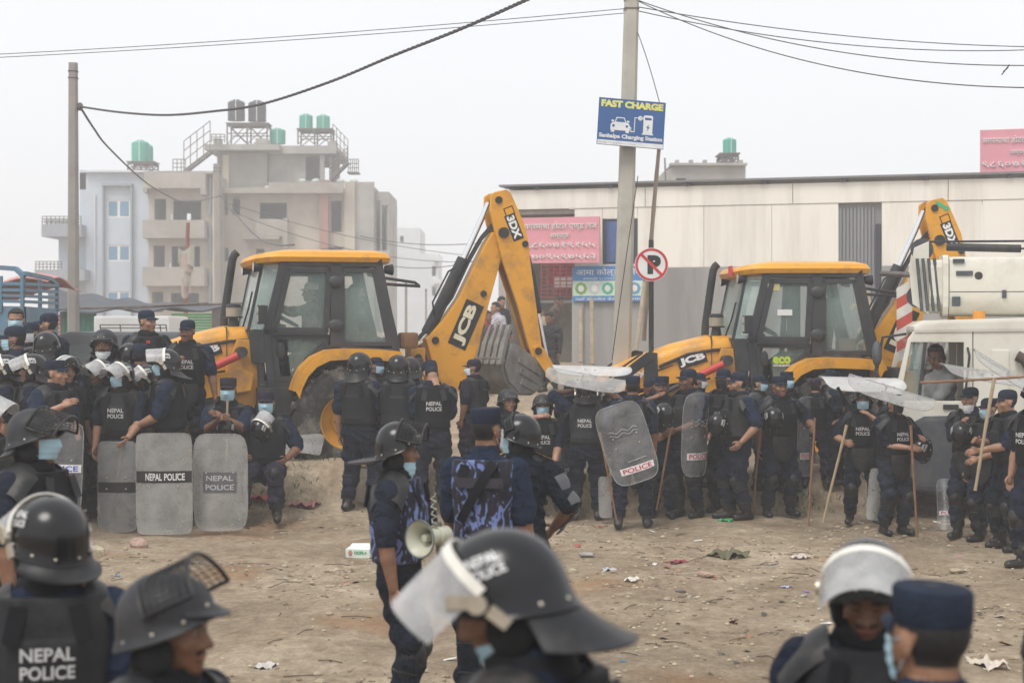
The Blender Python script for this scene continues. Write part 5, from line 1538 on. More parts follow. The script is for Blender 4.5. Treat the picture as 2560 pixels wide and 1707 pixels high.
def ik(a, b, l1, l2, pole):
    a, b = Vector(a), Vector(b)
    d = b - a
    L = min(d.length, (l1 + l2) * .995)
    d.normalize()
    b = a + d * L
    ca = max(-1, min(1, (l1 * l1 + L * L - l2 * l2) / (2 * l1 * L)))
    p = Vector(pole); p = p - d * p.dot(d)
    p = p.normalized() if p.length > 1e-6 else Vector((0, 1, 0))
    return a + d * l1 * ca + p * l1 * math.sqrt(max(0, 1 - ca * ca)), b

# ---- materials of dress
SKINS = [mat('skin_a', (.26, .135, .08), .48, var=.2, vs=22, bump=.15, bs=90), mat('skin_b', (.2, .098, .056), .48, var=.2, vs=22, bump=.15, bs=90), mat('skin_c', (.33, .18, .115), .48, var=.2, vs=22, bump=.15, bs=90), mat('skin_d', (.14, .066, .038), .48, var=.2, vs=22, bump=.15, bs=90)]
LIP = mat('lip', (.26, .1, .085), .5); HAIR = mat('black_hair', (.012, .011, .012), .6, var=.3, vs=40, bump=.4, bs=150); EYEW = mat('eye_white', (.2, .18, .165), .3); EYED = mat('eye_dark', (.02, .014, .012), .25)
NAVY = mat('navy_uniform', spec=.12, col=(.011, .015, .028), rough=.88, var=.22, vs=5, bump=1.0, bs=13, bd=.035, bdist=1.2)
NAVY2 = mat('dark_blue_uniform', spec=.12, col=(.014, .022, .044), rough=.88, var=.2, vs=5, bump=1.0, bs=13, bd=.035, bdist=1.2)
PURP = mat('purple_navy_uniform', spec=.12, col=(.024, .021, .036), rough=.88, var=.2, vs=5, bump=1.0, bs=13, bd=.035, bdist=1.2)
NAVY3 = mat('faded_navy_uniform', spec=.12, col=(.017, .021, .034), rough=.9, var=.25, vs=5, bump=1.0, bs=11, bd=.035, bdist=1.2)
NAVY4 = mat('blue_black_uniform', spec=.12, col=(.009, .013, .022), rough=.88, var=.25, vs=5, bump=1.0, bs=15, bd=.035, bdist=1.2)
BLKU = mat('black_uniform', spec=.12, col=(.008, .009, .013), rough=.9, var=.2, vs=5, bump=1.0, bs=13, bd=.035, bdist=1.2)
BOOT = mat('black_boot_leather', (.012, .012, .013), .4, var=.3, vs=8, dirt=(.13, .105, .08), dirt_amt=.5, ds=9)
VEST = mat('charcoal_vest', spec=.12, col=(.02, .021, .024), rough=.6, var=.2, vs=8, bump=.15, bs=40)
VEST2 = mat('faded_vest', spec=.12, col=(.028, .029, .031), rough=.7, var=.3, vs=9, bump=.25, bs=30)
VESTB = mat('black_vest', spec=.12, col=(.009, .0095, .012), rough=.6, var=.2, vs=8, bump=.15, bs=40)
VESTP = mat('plum_grey_vest', spec=.12, col=(.045, .04, .052), rough=.75, var=.2, vs=6, bump=.2, bs=30)
PADM = mat('guard_plastic', (.012, .013, .015), .45, spec=.3, var=.2, vs=6, dirt=(.12, .1, .085), dirt_amt=.35, ds=8)
HELM = mat('helmet_black', (.005, .0055, .007), .22, var=.25, vs=9, spec=.45, dirt=(.04, .038, .035), dirt_amt=.25, ds=12)
HELMG = mat('helmet_matt', (.024, .025, .03), .5, spec=.3, var=.15, vs=9, dirt=(.1, .09, .08), dirt_amt=.2, ds=10)
LINER = mat('helmet_liner', (.008, .008, .009), .95)
VISOR = mat('scuffed_visor', (.55, .55, .55), .25, var=.1, vs=10, spec=.5, alpha=.42)
VBAND = mat('visor_band_white', (.68, .66, .6), .4, var=.08, vs=20)
BUCKLE = mat('buckle_metal', (.55, .5, .42), .3, metal=.7, var=.2, vs=30)
MASKB = mat('mask_blue', (.36, .54, .63), .8, var=.05, vs=20); MASKW = mat('mask_white', (.66, .68, .7), .8, var=.04); MASKK = mat('mask_black', (.015, .015, .017), .8)
CAPN = mat('cap_navy', spec=.12, col=(.017, .024, .042), rough=.85, var=.2, vs=10, bump=.3, bs=60); CAPP = mat('cap_plum', spec=.12, col=(.03, .026, .042), rough=.85, var=.2, vs=10, bump=.3, bs=60); CAPW = mat('cap_white', (.6, .6, .58), .8)
VTXT = mat('vest_print', (.5, .5, .5), .6, var=.15, vs=30); HTXT = mat('helmet_print', (.7, .7, .7), .5, var=.15, vs=40)
GOLD = mat('rank_gold', (.65, .36, .05), .4, metal=.3); REDT = mat('red_tag', (.6, .05, .06), .5)
CLEAR = mat('scuffed_clear_plastic', (.42, .425, .43), .22, var=.14, vs=4, spec=.5, alpha=.17)
CLEARR = mat('scuffed_plastic_sky_sheen', (.62, .62, .61), .25, var=.1, vs=4, spec=.5, alpha=.62)  # overhead shields: whiteness of the reflected sky put into colour and opacity
CLEARW = mat('cloudy_clear_plastic', (.42, .415, .40), .3, var=.16, vs=3, spec=.45, alpha=.42)
def camo():
    m = mat('blue_camouflage', (.016, .015, .024), .85, var=.2, vs=6, bump=.3, bs=30)
    n, l = m.node_tree.nodes, m.node_tree.links
    b = n['Principled BSDF']
    tc = n.new('ShaderNodeTexCoord'); mp = n.new('ShaderNodeMapping'); mp.inputs['Scale'].default_value = (1.3, 1.3, .75); mp.inputs['Rotation'].default_value = (.3, .5, .2)
    nz = n.new('ShaderNodeTexNoise'); nz.inputs['Scale'].default_value = 13; nz.inputs['Detail'].default_value = 1.2; nz.inputs['Distortion'].default_value = 1.6
    l.new(tc.outputs['Object'], mp.inputs[0]); l.new(mp.outputs[0], nz.inputs['Vector'])
    rp = n.new('ShaderNodeValToRGB'); e = rp.color_ramp.elements
    rp.color_ramp.interpolation = 'CONSTANT'
    e[0].position, e[0].color = 0, (.014, .013, .022, 1)
    e[1].position, e[1].color = .575, (.15, .2, .43, 1)
    x = rp.color_ramp.elements.new(.5); x.color = (.026, .024, .042, 1)
    l.new(nz.outputs[0], rp.inputs[0]); l.new(rp.outputs[0], b.inputs['Base Color'])
    return m
CAMOV = camo()

# ---- head: cached surfaces in head space (x right, y forward, z up, origin between the ears), 0.9 scale
_HEAD = {}
def head_geo(res, hair, tash):
    k = (res, hair, tash)
    if k in _HEAD:
        return _HEAD[k]
    F = Field((-.11, -.13, -.2), (.11, .145, .16), res)
    F.ell((0, -.012, .035), (.078, .098, .102), 0, .01)
    F.ell((0, .022, -.04), (.062, .074, .082), 0, .03)
    F.ell((0, .068, -.105), (.024, .02, .02), 0, .03)
    F.cone((0, .089, .005), (0, .110, -.036), .008, .013, 0, .012)
    F.cone((-.016, .096, -.04), (.016, .096, -.04), .008, .008, 0, .01)
    F.cone((-.036, .078, .024), (.036, .078, .024), .012, .012, 0, .015)
    for sx in (-1, 1):
        F.ell((sx * .032, .102, .002), (.016, .02, .012), 0, cut=True)
        F.ell((sx * .031, .077, .002), (.015, .015, .013), 0, .003)
        F.ell((sx * .045, .06, -.03), (.02, .02, .02), 0, .02)
        F.ell((sx * .079, -.006, -.008), (.009, .02, .032), 0, .006)
    F.cone((-.02, .084, -.07), (.02, .084, -.07), .009, .009, 0, .012)
    F.cone((0, -.02, -.09), (0, -.03, -.2), .056, .06, 0, .03)
    if hair and hair < 9:
        X, Y, Z = np.meshgrid(*F.ax, indexing='ij')
        w = np.clip((Z - np.where(Y > .03, .085, np.where(Y > -.01, .03, -.05))) / .02, 0, 1) * (np.abs(X) < .079)
        F.D -= (.014 if hair > 1 else .006) * w + 0.004 * w * np.sin(X * 120) * np.sin(Y * 130)
    v, q, _ = F.mesh()
    c = v[q].mean(1)
    x, y, z = c.T
    m = np.zeros(len(q), int)                      # 0 skin, 1 hair, 2 lip, 3 eye white, 4 eye dark
    front = y > .045
    hairline = (z > .088) | ((y < .035) & (z > .035)) | ((y < -.015) & (z > -.055))
    ear = (np.abs(x) > .074) & (z < .028)
    if hair is not None:
        m[hairline & ~ear] = 1
    m[front & (np.abs(x) > .012) & (np.abs(x) < .052) & (np.abs(z - .022 + .12 * (np.abs(x) - .03) ** 1) < .0055)] = 1
    m[front & ((np.abs(x) / .025) ** 2 + ((z + .071) / .009) ** 2 < 1)] = 2
    e = front & (((np.abs(x) - .031) / .0145) ** 2 + ((z - .002) / .0065) ** 2 < 1)
    m[e] = 3
    m[e & (np.abs(np.abs(x) - .031) < .0065)] = 4
    if hair == 9:
        m[e] = 0; m[e & (z < .0)] = 4
    if tash:
        m[front & (np.abs(x) < .033) & (np.abs(z + .053 + .15 * np.abs(x)) < .0065)] = 1
    _HEAD[k] = (v * .97, q, m)
    return _HEAD[k]

def hand_geo(W, d, pn, side, curl):
    "palm, four fingers and a thumb as tapered tubes; W wrist, d along the hand, pn palm side, side +1 right hand"
    d = Vector(d).normalized(); pn = Vector(pn); pn = (pn - d * pn.dot(d)).normalized()
    lat = d.cross(pn) * side                           # towards the thumb
    mb = MB()
    rings = []
    for q, w, t in ((-.02, .026, .022), (.02, .034, .018), (.055, .042, .015), (.088, .040, .013)):
        c = Vector(W) + d * q
        rings.append([c + lat * w * math.cos(a) + pn * t * math.sin(a) for a in np.linspace(0, 2 * math.pi, 9)[:-1]])
    mb.loft(rings)
    for off, L, b in ((.030, .068, .082), (.010, .078, .088), (-.010, .072, .086), (-.029, .056, .078)):
        p = Vector(W) + d * b + lat * off
        a = 0.0
        pts = [p - d * .01]
        dd = d
        for s in range(3):
            a += curl * (.5, .62, .5)[s]
            dd = d * math.cos(a) + pn * math.sin(a)
            pts.append(pts[-1] + dd * (L * (.45, .32, .23)[s] + (.01 if s == 0 else 0)))
        mb.tube(pts, [.0098, .0092, .0085, .007], 6)
    p = Vector(W) + d * .025 + lat * .03
    t1 = (lat * .75 + d * .7 + pn * (.25 + .5 * curl * .5)).normalized()
    t2 = (lat * (.55 - .5 * min(curl, 1.2)) + d * .8 + pn * (.2 + .6 * curl * .5)).normalized()
    mb.tube([p - t1 * .015, p + t1 * .035, p + t1 * .035 + t2 * .032], [.013, .011, .008], 6)
    v = np.array(mb.v)
    f = []
    for q in mb.f:
        if len(q) == 4:
            f.append(q)
        else:
            for k in range(1, len(q) - 2, 2):
                f.append((q[0], q[k], q[k + 1], q[k + 2] if k + 2 < len(q) else q[k + 1]))
    return v, np.array(f)

# ---- head gear (shared meshes in head space)
GEAR = {}
def gear(key, fn):
    if key not in GEAR:
        GEAR[key] = fn()
    return GEAR[key]
HA, HB = .116, .134
def helm_pt(th, z, k=1.0):
    "helmet shell: azimuth (0 = front), height"
    z0, zt = .025, .162
    if z > z0:
        r = math.sqrt(max(0, 1 - ((z - z0) / (zt - z0)) ** 2.3))
    else:
        r = 1 - .10 * ((z0 - z) / .1) ** 2
    return Vector((HA * r * k * math.sin(th), HB * r * k * math.cos(th) - .012, z))
def helm_edge(th):
    c = math.cos(th)
    return .068 - .128 * (0.5 - 0.5 * c) ** .6
def mk_shell(brim):
    def f():
        mb = MB()
        n, mrows = 40, 12
        for k, flip in ((1.0, 0), (.93, 1)):
            rings = []
            for j in range(mrows + 1):
                row = []
                for i in range(n):
                    th = 2 * math.pi * i / n
                    ze = helm_edge(th)
                    t = j / mrows
                    z = .1615 + (ze - .1615) * (t ** 1.6 if j else .0)
                    p = helm_pt(th, z, k)
                    if k == 1.0 and t > .9:
                        p += Vector((math.sin(th), math.cos(th), 0)) * .01 * (t - .9) / .1 * (1.6 if brim else 1)
                    if k < 1: p.z -= .006 * (1 - t)
                    row.append(p)
                rings.append(row)
            mb.loft(rings, flip, caps=False)
        rim = [helm_pt(2 * math.pi * i / n, helm_edge(2 * math.pi * i / n), 1.0) + Vector((math.sin(2 * math.pi * i / n), math.cos(2 * math.pi * i / n), 0)) * .008 for i in range(n + 1)]
        mb.tube(rim, .0055, 6, 0, caps=False)
        if brim:                                     # short peak over the brow
            mb.sheet(lambda u, v: helm_pt((u - .5) * 1.9, .07, 1.0) + Vector((0, .045 * v * math.cos((u - .5) * 2.4), -.014 * v)), 14, 3, .006)
        return mb.mesh('helmet', [HELMG if brim else HELM, LINER], smooth=50, fix=False)
    return f
def mk_rivets():
    mb = MB()
    for th in (.9, 1.5, 2.2, 2.8, -.9, -1.5, -2.2, -2.8, .25, -.25):
        p = helm_pt(th, helm_edge(th) + .022, 1.0); mb.ellipsoid(p, (.0065, .0065, .0065), 6, 4)
    return mb.mesh('rivets', BUCKLE, smooth=60)
def mk_neck(flare, length):
    def f():
        mb = MB()
        def fn(u, v):
            th = math.pi + (u - .5) * 2.5
            p = helm_pt(th, helm_edge(th) + .004, 1.03)
            o = Vector((math.sin(th), math.cos(th), 0))
            w = math.cos((u - .5) * 2.2)
            return p + o * (flare * v * w) + Vector((0, 0, -length * v * (.45 + .55 * w) - .012 * math.sin(v * 3)))
        mb.sheet(fn, 20, 5, .006)
        return mb.mesh('neck_guard', PADM, smooth=60)
    return f
def visor_pt(th, h):
    return Vector((.132 * math.sin(th), .152 * math.cos(th) - .006, .055 - h))
def raised(p, ang):
    c = Vector((0, .01, .035))
    q = Vector(p) - c
    ca, sa = math.cos(ang), math.sin(ang)
    return c + Vector((q.x, q.y * ca - q.z * sa, q.y * sa + q.z * ca))
def mk_visor(ang, mesh=False):
    def f():
        mb = MB()
        if not mesh:
            mb.sheet(lambda u, v: raised(visor_pt((u - .5) * 2.75, v * (.165 + .015 * math.cos((u - .5) * 3)) * (1 - .0 * v)) * 1.0, ang), 22, 8, .003)
            return mb.mesh('visor', VISOR, smooth=60)
        P = lambda u, v: raised(visor_pt((u - .5) * 2.5, .0 + v * .15), ang)
        for k in range(21):
            mb.tube([P(k / 20, q / 6) for q in range(7)], .0018, 4)
        for k in range(8):
            mb.tube([P(q / 20, k / 7) for q in range(21)], .0018, 4)
        for vv in (0, 1):
            mb.tube([P(q / 20, vv) for q in range(21)], .0065, 6)
        for uu in (0, 1):
            mb.tube([P(uu, q / 6) for q in range(7)], .0065, 6)
        return mb.mesh('mesh_visor', PADM, smooth=60, fix=False)
    return f
def mk_vband(ang):
    def f():
        mb = MB(); mb.sheet(lambda u, v: raised(visor_pt((u - .5) * 2.8, -.004 + v * .024) * 1.012, ang), 22, 2, .005)
        return mb.mesh('visor_band', VBAND, smooth=60)
    return f
def mk_buckle(s):
    def f():
        mb = MB()
        mb.tube([(s * .124, .02, .03), (s * .142, .02, .03)], .021, 12)
        mb.box((s * .128, -.008, -.012), (.012, .028, .05), Matrix.Rotation(-.5, 3, 'X')); mb.box((s * .127, .055, .048), (.01, .05, .03), Matrix.Rotation(.4, 3, 'X'))
        return mb.mesh('buckle', BUCKLE, smooth=40)
    return f
def mk_strap():
    mb = MB()
    mb.tube([(-.105, .01, -.03), (-.08, .03, -.09), (-.03, .05, -.128), (.03, .05, -.128), (.08, .03, -.09), (.105, .01, -.03)], .008, 5)
    for s in (-1, 1):
        mb.ellipsoid((s * .085, -.005, -.055), (.022, .05, .055), 10, 8)
    mb.ellipsoid((0, -.055, -.085), (.075, .05, .055), 12, 8)
    return mb.mesh('chin_strap', LINER, smooth=50)
def mk_htext(side):
    def f():
        mb = MB()
        for s, dz in (('NEPAL', .016), ('POLICE', -.012)):
            def fn(u, v, dz=dz):
                z = .094 + dz + v
                th = side * 1.62 - u / .125
                return helm_pt(th, z, 1.015) + Vector((math.sin(th), math.cos(th), .3)) * .002
            put_text(mb, s, fn, .082, .021, .02)
        return mb.mesh('lettering', HTXT, fix=False)
    return f
def mk_cap(kind, m):
    def f():
        mb = MB()
        R_ = lambda rx, ry, z, dy=0, tilt=0, n=28: [Vector((rx * math.sin(2 * math.pi * i / n), ry * math.cos(2 * math.pi * i / n) + dy, z + tilt * math.cos(2 * math.pi * i / n))) for i in range(n)]
        if kind == 'kepi':
            mb.loft([R_(.076, .095, .042, -.012), R_(.079, .098, .05, -.012), R_(.080, .098, .085, -.012), R_(.081, .098, .118, -.012, .004), R_(.076, .092, .127, -.012, .004), R_(.04, .05, .131, -.012)])
        else:
            mb.loft([R_(.077, .096, .042, -.012), R_(.080, .099, .06, -.012), R_(.079, .095, .095, -.012), R_(.068, .08, .122, -.014), R_(.04, .05, .136, -.014), R_(.01, .01, .139, -.014)])
        L = .05 if kind == 'kepi' else .068
        mb.sheet(lambda u, v: Vector((.079 * math.sin((u - .5) * 2.1), .097 * math.cos((u - .5) * 2.1) - .012, .05)) + Vector((0, L * v * math.cos((u - .5) * 2.6), -.010 * v - .026 * (u - .5) ** 2 * 4 * v)), 14, 4, .004)
        return mb.mesh('cap', m, smooth=45)
    return f
def mk_mask(m, low):
    def f():
        mb = MB()
        def fn(u, v):
            a = (u - .5) * 2.3
            z = .006 - .098 * v * (1 - .1 * abs(u - .5))
            if low: z -= .066
            bul = .012 * math.cos(a) * math.sin(v * 3.0) + .016 * math.exp(-((u - .5) / .13) ** 2) * math.exp(-((v - .3) / .3) ** 2) * (0 if low else 1)
            k = 1 - (.25 if low else .14) * v
            pl = .0018 * math.sin(v * 22)
            return Vector(((.074 * k + bul * .4 + pl) * math.sin(a), .006 + (.091 * k + bul + pl) * math.cos(a) - (.012 if low else 0), z))
        mb.sheet(fn, 18, 12, .003)
        for s in (-1, 1):
            zt = -.05 if low else 0
            mb.tube([(s * .062, .038, .0 + zt), (s * .072, .0, .012), (s * .076, -.018, -.01), (s * .07, .0, -.035), (s * .056, .036, -.075 + zt * .6)], .0016, 4)
        return mb.mesh('face_mask', m, smooth=70, fix=False)
    return f
def mk_specs():
    mb = MB()
    for s in (-1, 1):
        mb.tube([(s * .031 + .021 * math.cos(q * .7854), .094, .002 + .015 * math.sin(q * .7854)) for q in range(9)], .0016, 4, caps=False)
        mb.tube([(s * .052, .092, .004), (s * .074, .0, .008)], .0016, 4)
    mb.tube([(-.01, .096, .004), (.01, .096, .004)], .0016, 4)
    return mb.mesh('spectacles', BLK, fix=False)

# ---- armour vest (torso space), shared by material
_VEST = {}
def vest_meshes(vm, text, camo):
    key = (vm.name, text)
    if key in _VEST:
        return _VEST[key]
    F = Field((-.29, -.24, .88), (.29, .26, 1.5), .0165)
    X, Y, Z = np.meshgrid(*F.ax, indexing='ij')
    d = torso_sdf(X, Y, np.minimum(Z, 1.385), .026, .036)
    d = np.maximum(d, np.maximum(.965 - Z, Z - 1.425))
    arm = np.sqrt(((np.abs(X) - .24) / .085) ** 2 + (Y / .105) ** 2 + ((Z - 1.315) / .125) ** 2) - 1
    d = np.maximum(d, -arm * .085)
    neck = np.sqrt((X / .085) ** 2 + ((Y - .015) / .085) ** 2 + ((Z - 1.45) / .09) ** 2) - 1
    d = np.maximum(d, -neck * .085)
    # raised belly and back panels, waist strap
    for sg in (1, -1):
        pan = np.maximum(np.maximum(np.abs(X) - .125, np.abs(Z - 1.15) - .135), -(sg * Y) + .02)
        pan = np.maximum(torso_sdf(X, Y, Z, .03, .052), pan)
        d = smin(d, pan, .012)
    F.D = d.astype(np.float32)
    v, q, m = F.mesh()
    vest = np_mesh('armour_vest', v, q, m * 0, [vm])
    pads = []
    for s in (-1, 1):
        mb = MB()
        def fn(u, v, s=s):
            a = -1.5 + 3.0 * u
            r = .094 + .012 * math.sin(v * 3.1)
            x = s * (.11 + .135 * v); zz = 1.468 - .05 * v - .085 * v * v
            return Vector((x, r * math.sin(a) * (1 - .15 * v), zz - (1 - math.cos(a)) * .075))
        mb.sheet(fn, 10, 7, .014)
        pads.append(mb.mesh('shoulder_pad', PADM if vm is not VESTP else VESTP, smooth=50))
    strap = []
    for s in (-1, 1):
        for sg in (1, -1):
            mb = MB(); mb.bar((s * .085, sg * .145, 1.40), (s * .11, sg * (.165 if sg > 0 else .168), 1.28), .05, .012, up=(0, 1, 0))
            strap.append(mb.mesh('strap', VESTB if vm is not VESTB else PADM))
    col = MB()
    col.loft([[Vector((rx * math.cos(a), ry * math.sin(a) - .005, z + .01 * math.sin(a))) for a in np.linspace(0, 2 * math.pi, 21)[:-1]] for rx, ry, z in ((.075, .075, 1.41), (.098, .098, 1.42), (.1, .1, 1.455), (.088, .086, 1.485), (.07, .07, 1.47))], caps=False)
    collar = col.mesh('collar', VESTB, smooth=60)
    tx = {}
    for sg, nm in ((1, 'front'), (-1, 'back')):
        mb = MB()
        for s, dz in (('NEPAL', .03), ('POLICE', -.03)):
            put_text(mb, s, lambda a, b, dz=dz: Vector((-sg * a * 1.0, torso_front(a, 1.215 + dz, .058, sg) + sg * .003, 1.215 + dz + b)) if True else None, .16, .044, .025)
        tx[nm] = mb.mesh('lettering', VTXT, fix=False)
    mb = MB()
    mb.sheet(lambda u, v: Vector(((u - .5) * .26 * math.sqrt(max(.02, 1 - (v * .98) ** 2.6)), .150 + .018 * v + .025 * (1 - (2 * u - 1) ** 2), .99 - .30 * v)), 12, 10, .012)
    flap = mb.mesh('groin_flap', PADM, smooth=60)
    _VEST[key] = dict(vest=vest, pads=pads, strap=strap, collar=collar, tx=tx, flap=flap)
    return _VEST[key]

def limb_guard(a, b, r0, r1, fwd, arc=1.9, th=.008, m=None, name='shin_guard', knee=True):
    "curved guard plate around the front of a limb from a to b"
    a, b = Vector(a), Vector(b)
    d = (b - a).normalized()
    f = Vector(fwd); f = (f - d * f.dot(d)).normalized()
    l = d.cross(f)
    mb = MB()
    mb.sheet(lambda u, v: a.lerp(b, v) + (f * math.cos((u - .5) * 2 * arc) + l * math.sin((u - .5) * 2 * arc)) * (r0 + (r1 - r0) * v + .006 * math.sin(v * 9)), 10, 10, th)
    if knee:
        mb.ellipsoid(a + f * r0 * .55 + d * .0, (.062, .055, .075), 10, 8)
        for q in (.3, .75):
            c = a.lerp(b, q); mb.tube([c + (f * math.cos(t) + l * math.sin(t)) * (r0 + (r1 - r0) * q + .004) for t in np.linspace(0, 2 * math.pi, 13)], .007, 4, caps=False)
    return mb.mesh(name, m or PADM, smooth=50)

TOTAL = []
def person(label, px, py, Y, face=0, head=None, pitch=0.0, roll=0.0, top='helmet', visor=None, neck=True, mask=None, vest='grey', text=None, flap=False, shin=True,
           armR='down', armL='down', skin=0, tash=False, shirt=None, trousers=None, lean=0.0, sit=None, hair=1, res=.014, bulk=1.0, pads=True, z0=None, brim=None, long=False,
           curl=.7, cap='kepi', capm=None, stance=.11, step=.03, specs=False, cat='officer', group='police officers', collar=True, k=None, elbow=None, htext=True, extra=None, red=False):
    """one standing or sitting figure. px, py: photo pixel of the top of the head gear, Y distance; face: 0 towards the viewer, 90 to photo right, 180 away"""
    if brim is None: brim = (top == 'helmet' and visor in ('mesh', None) and not htext)
    rv = random.Random(int(px * 7 + py))
    if sit is None:
        stance += rv.uniform(-.02, .045); step += rv.uniform(-.05, .05); lean += rv.uniform(-.035, .05)
    P = at(px, py, Y)
    gnd = gz(P.x, Y) if z0 is None else z0
    capz = {'helmet': 1.587 + .162, 'cap': 1.587 + .135, 'none': 1.587 + .125}[top]
    pel = Vector((0, 0, .90))
    if sit is not None:
        pel = Vector((0, -.05, sit))
    up = Matrix.Rotation(-lean, 4, 'X')
    MT = Matrix.Translation(pel) @ up @ Matrix.Translation((0, 0, -.90))
    neckp = MT @ Vector((0, .0, 1.50))
    hh = rad((head if head is not None else face) - face)
    MH = Matrix.Translation(neckp + Vector((0, .018, .0))) @ Matrix.Rotation(hh, 4, 'Z') @ Matrix.Rotation(-rad(pitch), 4, 'X') @ Matrix.Rotation(rad(roll), 4, 'Y') @ Matrix.Translation((0, 0, .087))
    toploc = MH @ Vector((0, 0, capz - 1.587))
    if k is None:
        k = (P.z - gnd) / toploc.z
    th = rad(face + 180)
    if shirt is None: shirt = rv.choice([NAVY, NAVY3, NAVY4, NAVY2])
    if trousers is None: trousers = rv.choice([NAVY, NAVY3, NAVY4])
    sm = {None: NAVY, 'navy': NAVY, 'blue': NAVY2, 'purple': PURP, 'black': BLKU}.get(shirt, shirt)
    tm = {None: NAVY, 'navy': NAVY, 'blue': NAVY2, 'purple': PURP, 'black': BLKU}.get(trousers, trousers)
    # joints
    J = {}
    for s, nm, arm in ((1, 'R', armR), (-1, 'L', armL)):
        S = MT @ Vector((s * .185, -.012, 1.375))
        pole = Vector((s * .55, -.7, -.35))
        pre = {'down': (.26, .04, .80), 'downf': (.23, .14, .83), 'belly': (.05, .27, 1.02), 'chest': (.06, .27, 1.20), 'hip': (.25, .08, .98), 'fold': (-.10, .22, 1.13),
               'stick': (.20, .30, 1.08), 'stickhi': (.17, .26, 1.24), 'face': (.06, .19, 1.50), 'up': (.20, .12, 1.62), 'upfront': (.12, .30, 1.55), 'out': (.36, .22, 1.10), 'lap': (.10, .33, .78), 'pocket': (.22, .07, .92),
               'back': (.12, -.2, 1.0), 'elbowout': (.20, .2, 1.15)}
        wv = pre[arm] if isinstance(arm, str) else arm
        Wt = Vector((wv[0] * s, wv[1], wv[2]))
        if sit is not None and isinstance(arm, str):
            Wt.z += sit - .90
        if arm in ('down', 'downf', 'hip', 'pocket'): pole = Vector((s * .5, -1, .1))
        if arm in ('up', 'upfront', 'face'): pole = Vector((s * .9, .2, -.8))
        if elbow and nm in elbow: pole = Vector(elbow[nm])
        E, Wt = ik(S, Wt, .285, .255, pole)
        H_ = MT @ Vector((s * .092, 0, .90)) if sit is None else pel + Vector((s * .092, 0, 0))
        if sit is None:
            A_ = Vector((s * stance, step * s, .085))
            if lean: A_.y += 0
        else:
            A_ = Vector((s * (.12 + stance * .4), .40 + step * s, .085))
        K_, A_ = ik(H_, A_, .43, .405, (s * .12, 1, 0.15))
        J[nm] = (S, E, Wt, H_, K_, A_)
    # body surface
    allp = [p for nm in 'RL' for p in J[nm]] + [neckp, MT @ Vector((0, 0, 1.2))]
    lo = [min(p[i] for p in allp) - .17 for i in range(3)]; hi = [max(p[i] for p in allp) + .17 for i in range(3)]
    lo[2] = min(lo[2], -.01)
    lo[0] = min(lo[0], -.25); hi[0] = max(hi[0], .25); hi[1] = max(hi[1], .24)
    F = Field(lo, hi, res)
    MTi = np.array(MT.inverted())
    hb = [MT @ Vector((x, y, z)) for x in (-.2, .2) for y in (-.14, .14) for z in (.76, 1.53)]
    def torso(x, y, z):
        X = MTi[0, 0] * x + MTi[0, 1] * y + MTi[0, 2] * z + MTi[0, 3]; Y_ = MTi[1, 0] * x + MTi[1, 1] * y + MTi[1, 2] * z + MTi[1, 3]; Z = MTi[2, 0] * x + MTi[2, 1] * y + MTi[2, 2] * z + MTi[2, 3]
        d = torso_sdf(X, Y_, Z, .006, .006) + .007 * np.sin(X * 29 + Z * 17 + Y_ * 9) * np.sin(Z * 48 + Y_ * 20 + X * 7) + .004 * np.sin(Z * 90 + X * 40)
        return np.maximum(d, np.maximum(.76 - Z, Z - 1.50))
    F.add(torso, [min(p[i] for p in hb) for i in range(3)], [max(p[i] for p in hb) for i in range(3)], 0, .0)
    sk = 2
    F.cone(MT @ Vector((0, -.004, 1.44)), neckp + Vector((0, .012, .06)), .058, .054, sk, .01)
    for nm, s in (('R', 1), ('L', -1)):
        S, E, Wt, H_, K_, A_ = [np.array(q) for q in J[nm]]
        # trousers with folds at knee and hem
        F.cone(H_ + np.array([0, 0, -.02]), K_, .098, .074, 1, .035)
        F.cone(K_, A_ + (K_ - A_) * .22, .074, .062, 1, .02)
        for q in (.12, .3, .42):
            F.cone(K_ + (A_ - K_) * q, K_ + (A_ - K_) * (q + .03), .073 - .01 * q, .073 - .01 * q, 1, .02)
        # creases across trouser leg and sleeve
        def fold(p, q, r, ph, n=5, mid=1):
            ax = (q - p) / np.linalg.norm(q - p)
            pr = np.cross(ax, [.3, 1, .2]); pr /= np.linalg.norm(pr)
            for w in range(n):
                c_ = p + (q - p) * ((w + .5) / n + .04 * math.sin(ph + w * 2.3))
                o_ = pr * math.cos(ph + w * 2.1) * r * .35 + np.cross(ax, pr) * math.sin(ph + w * 2.1) * r * .35
                sl_ = ax * .012 * math.sin(ph * 3 + w)
                F.cone(c_ - o_ * 1.2 + sl_, c_ + o_ * 1.2 - sl_, r * .84, r * .80, mid, .012)
        fold(H_, K_, .092, px * .37 + s, 5); fold(K_, A_ + (K_ - A_) * .25, .074, px * .61 + s * 2, 4)
        fold(S, S + (E - S) * .9, .067, px * .23 + s, 3, 0)
        # boots
        F.cone(A_ + (K_ - A_) * .26, A_, .056, .05, 3, .01)
        fy = Vector((s * .18, 1, 0)).normalized()
        F.cone(A_ + np.array([0, -.035, -.035]), A_ + np.array(fy) * .15 + np.array([0, 0, -.045]), .044, .040, 3, .02)
        F.cone(A_ + np.array([0, -.045, -.065]), A_ + np.array(fy) * .17 + np.array([0, 0, -.067]), .02, .018, 3, .012)
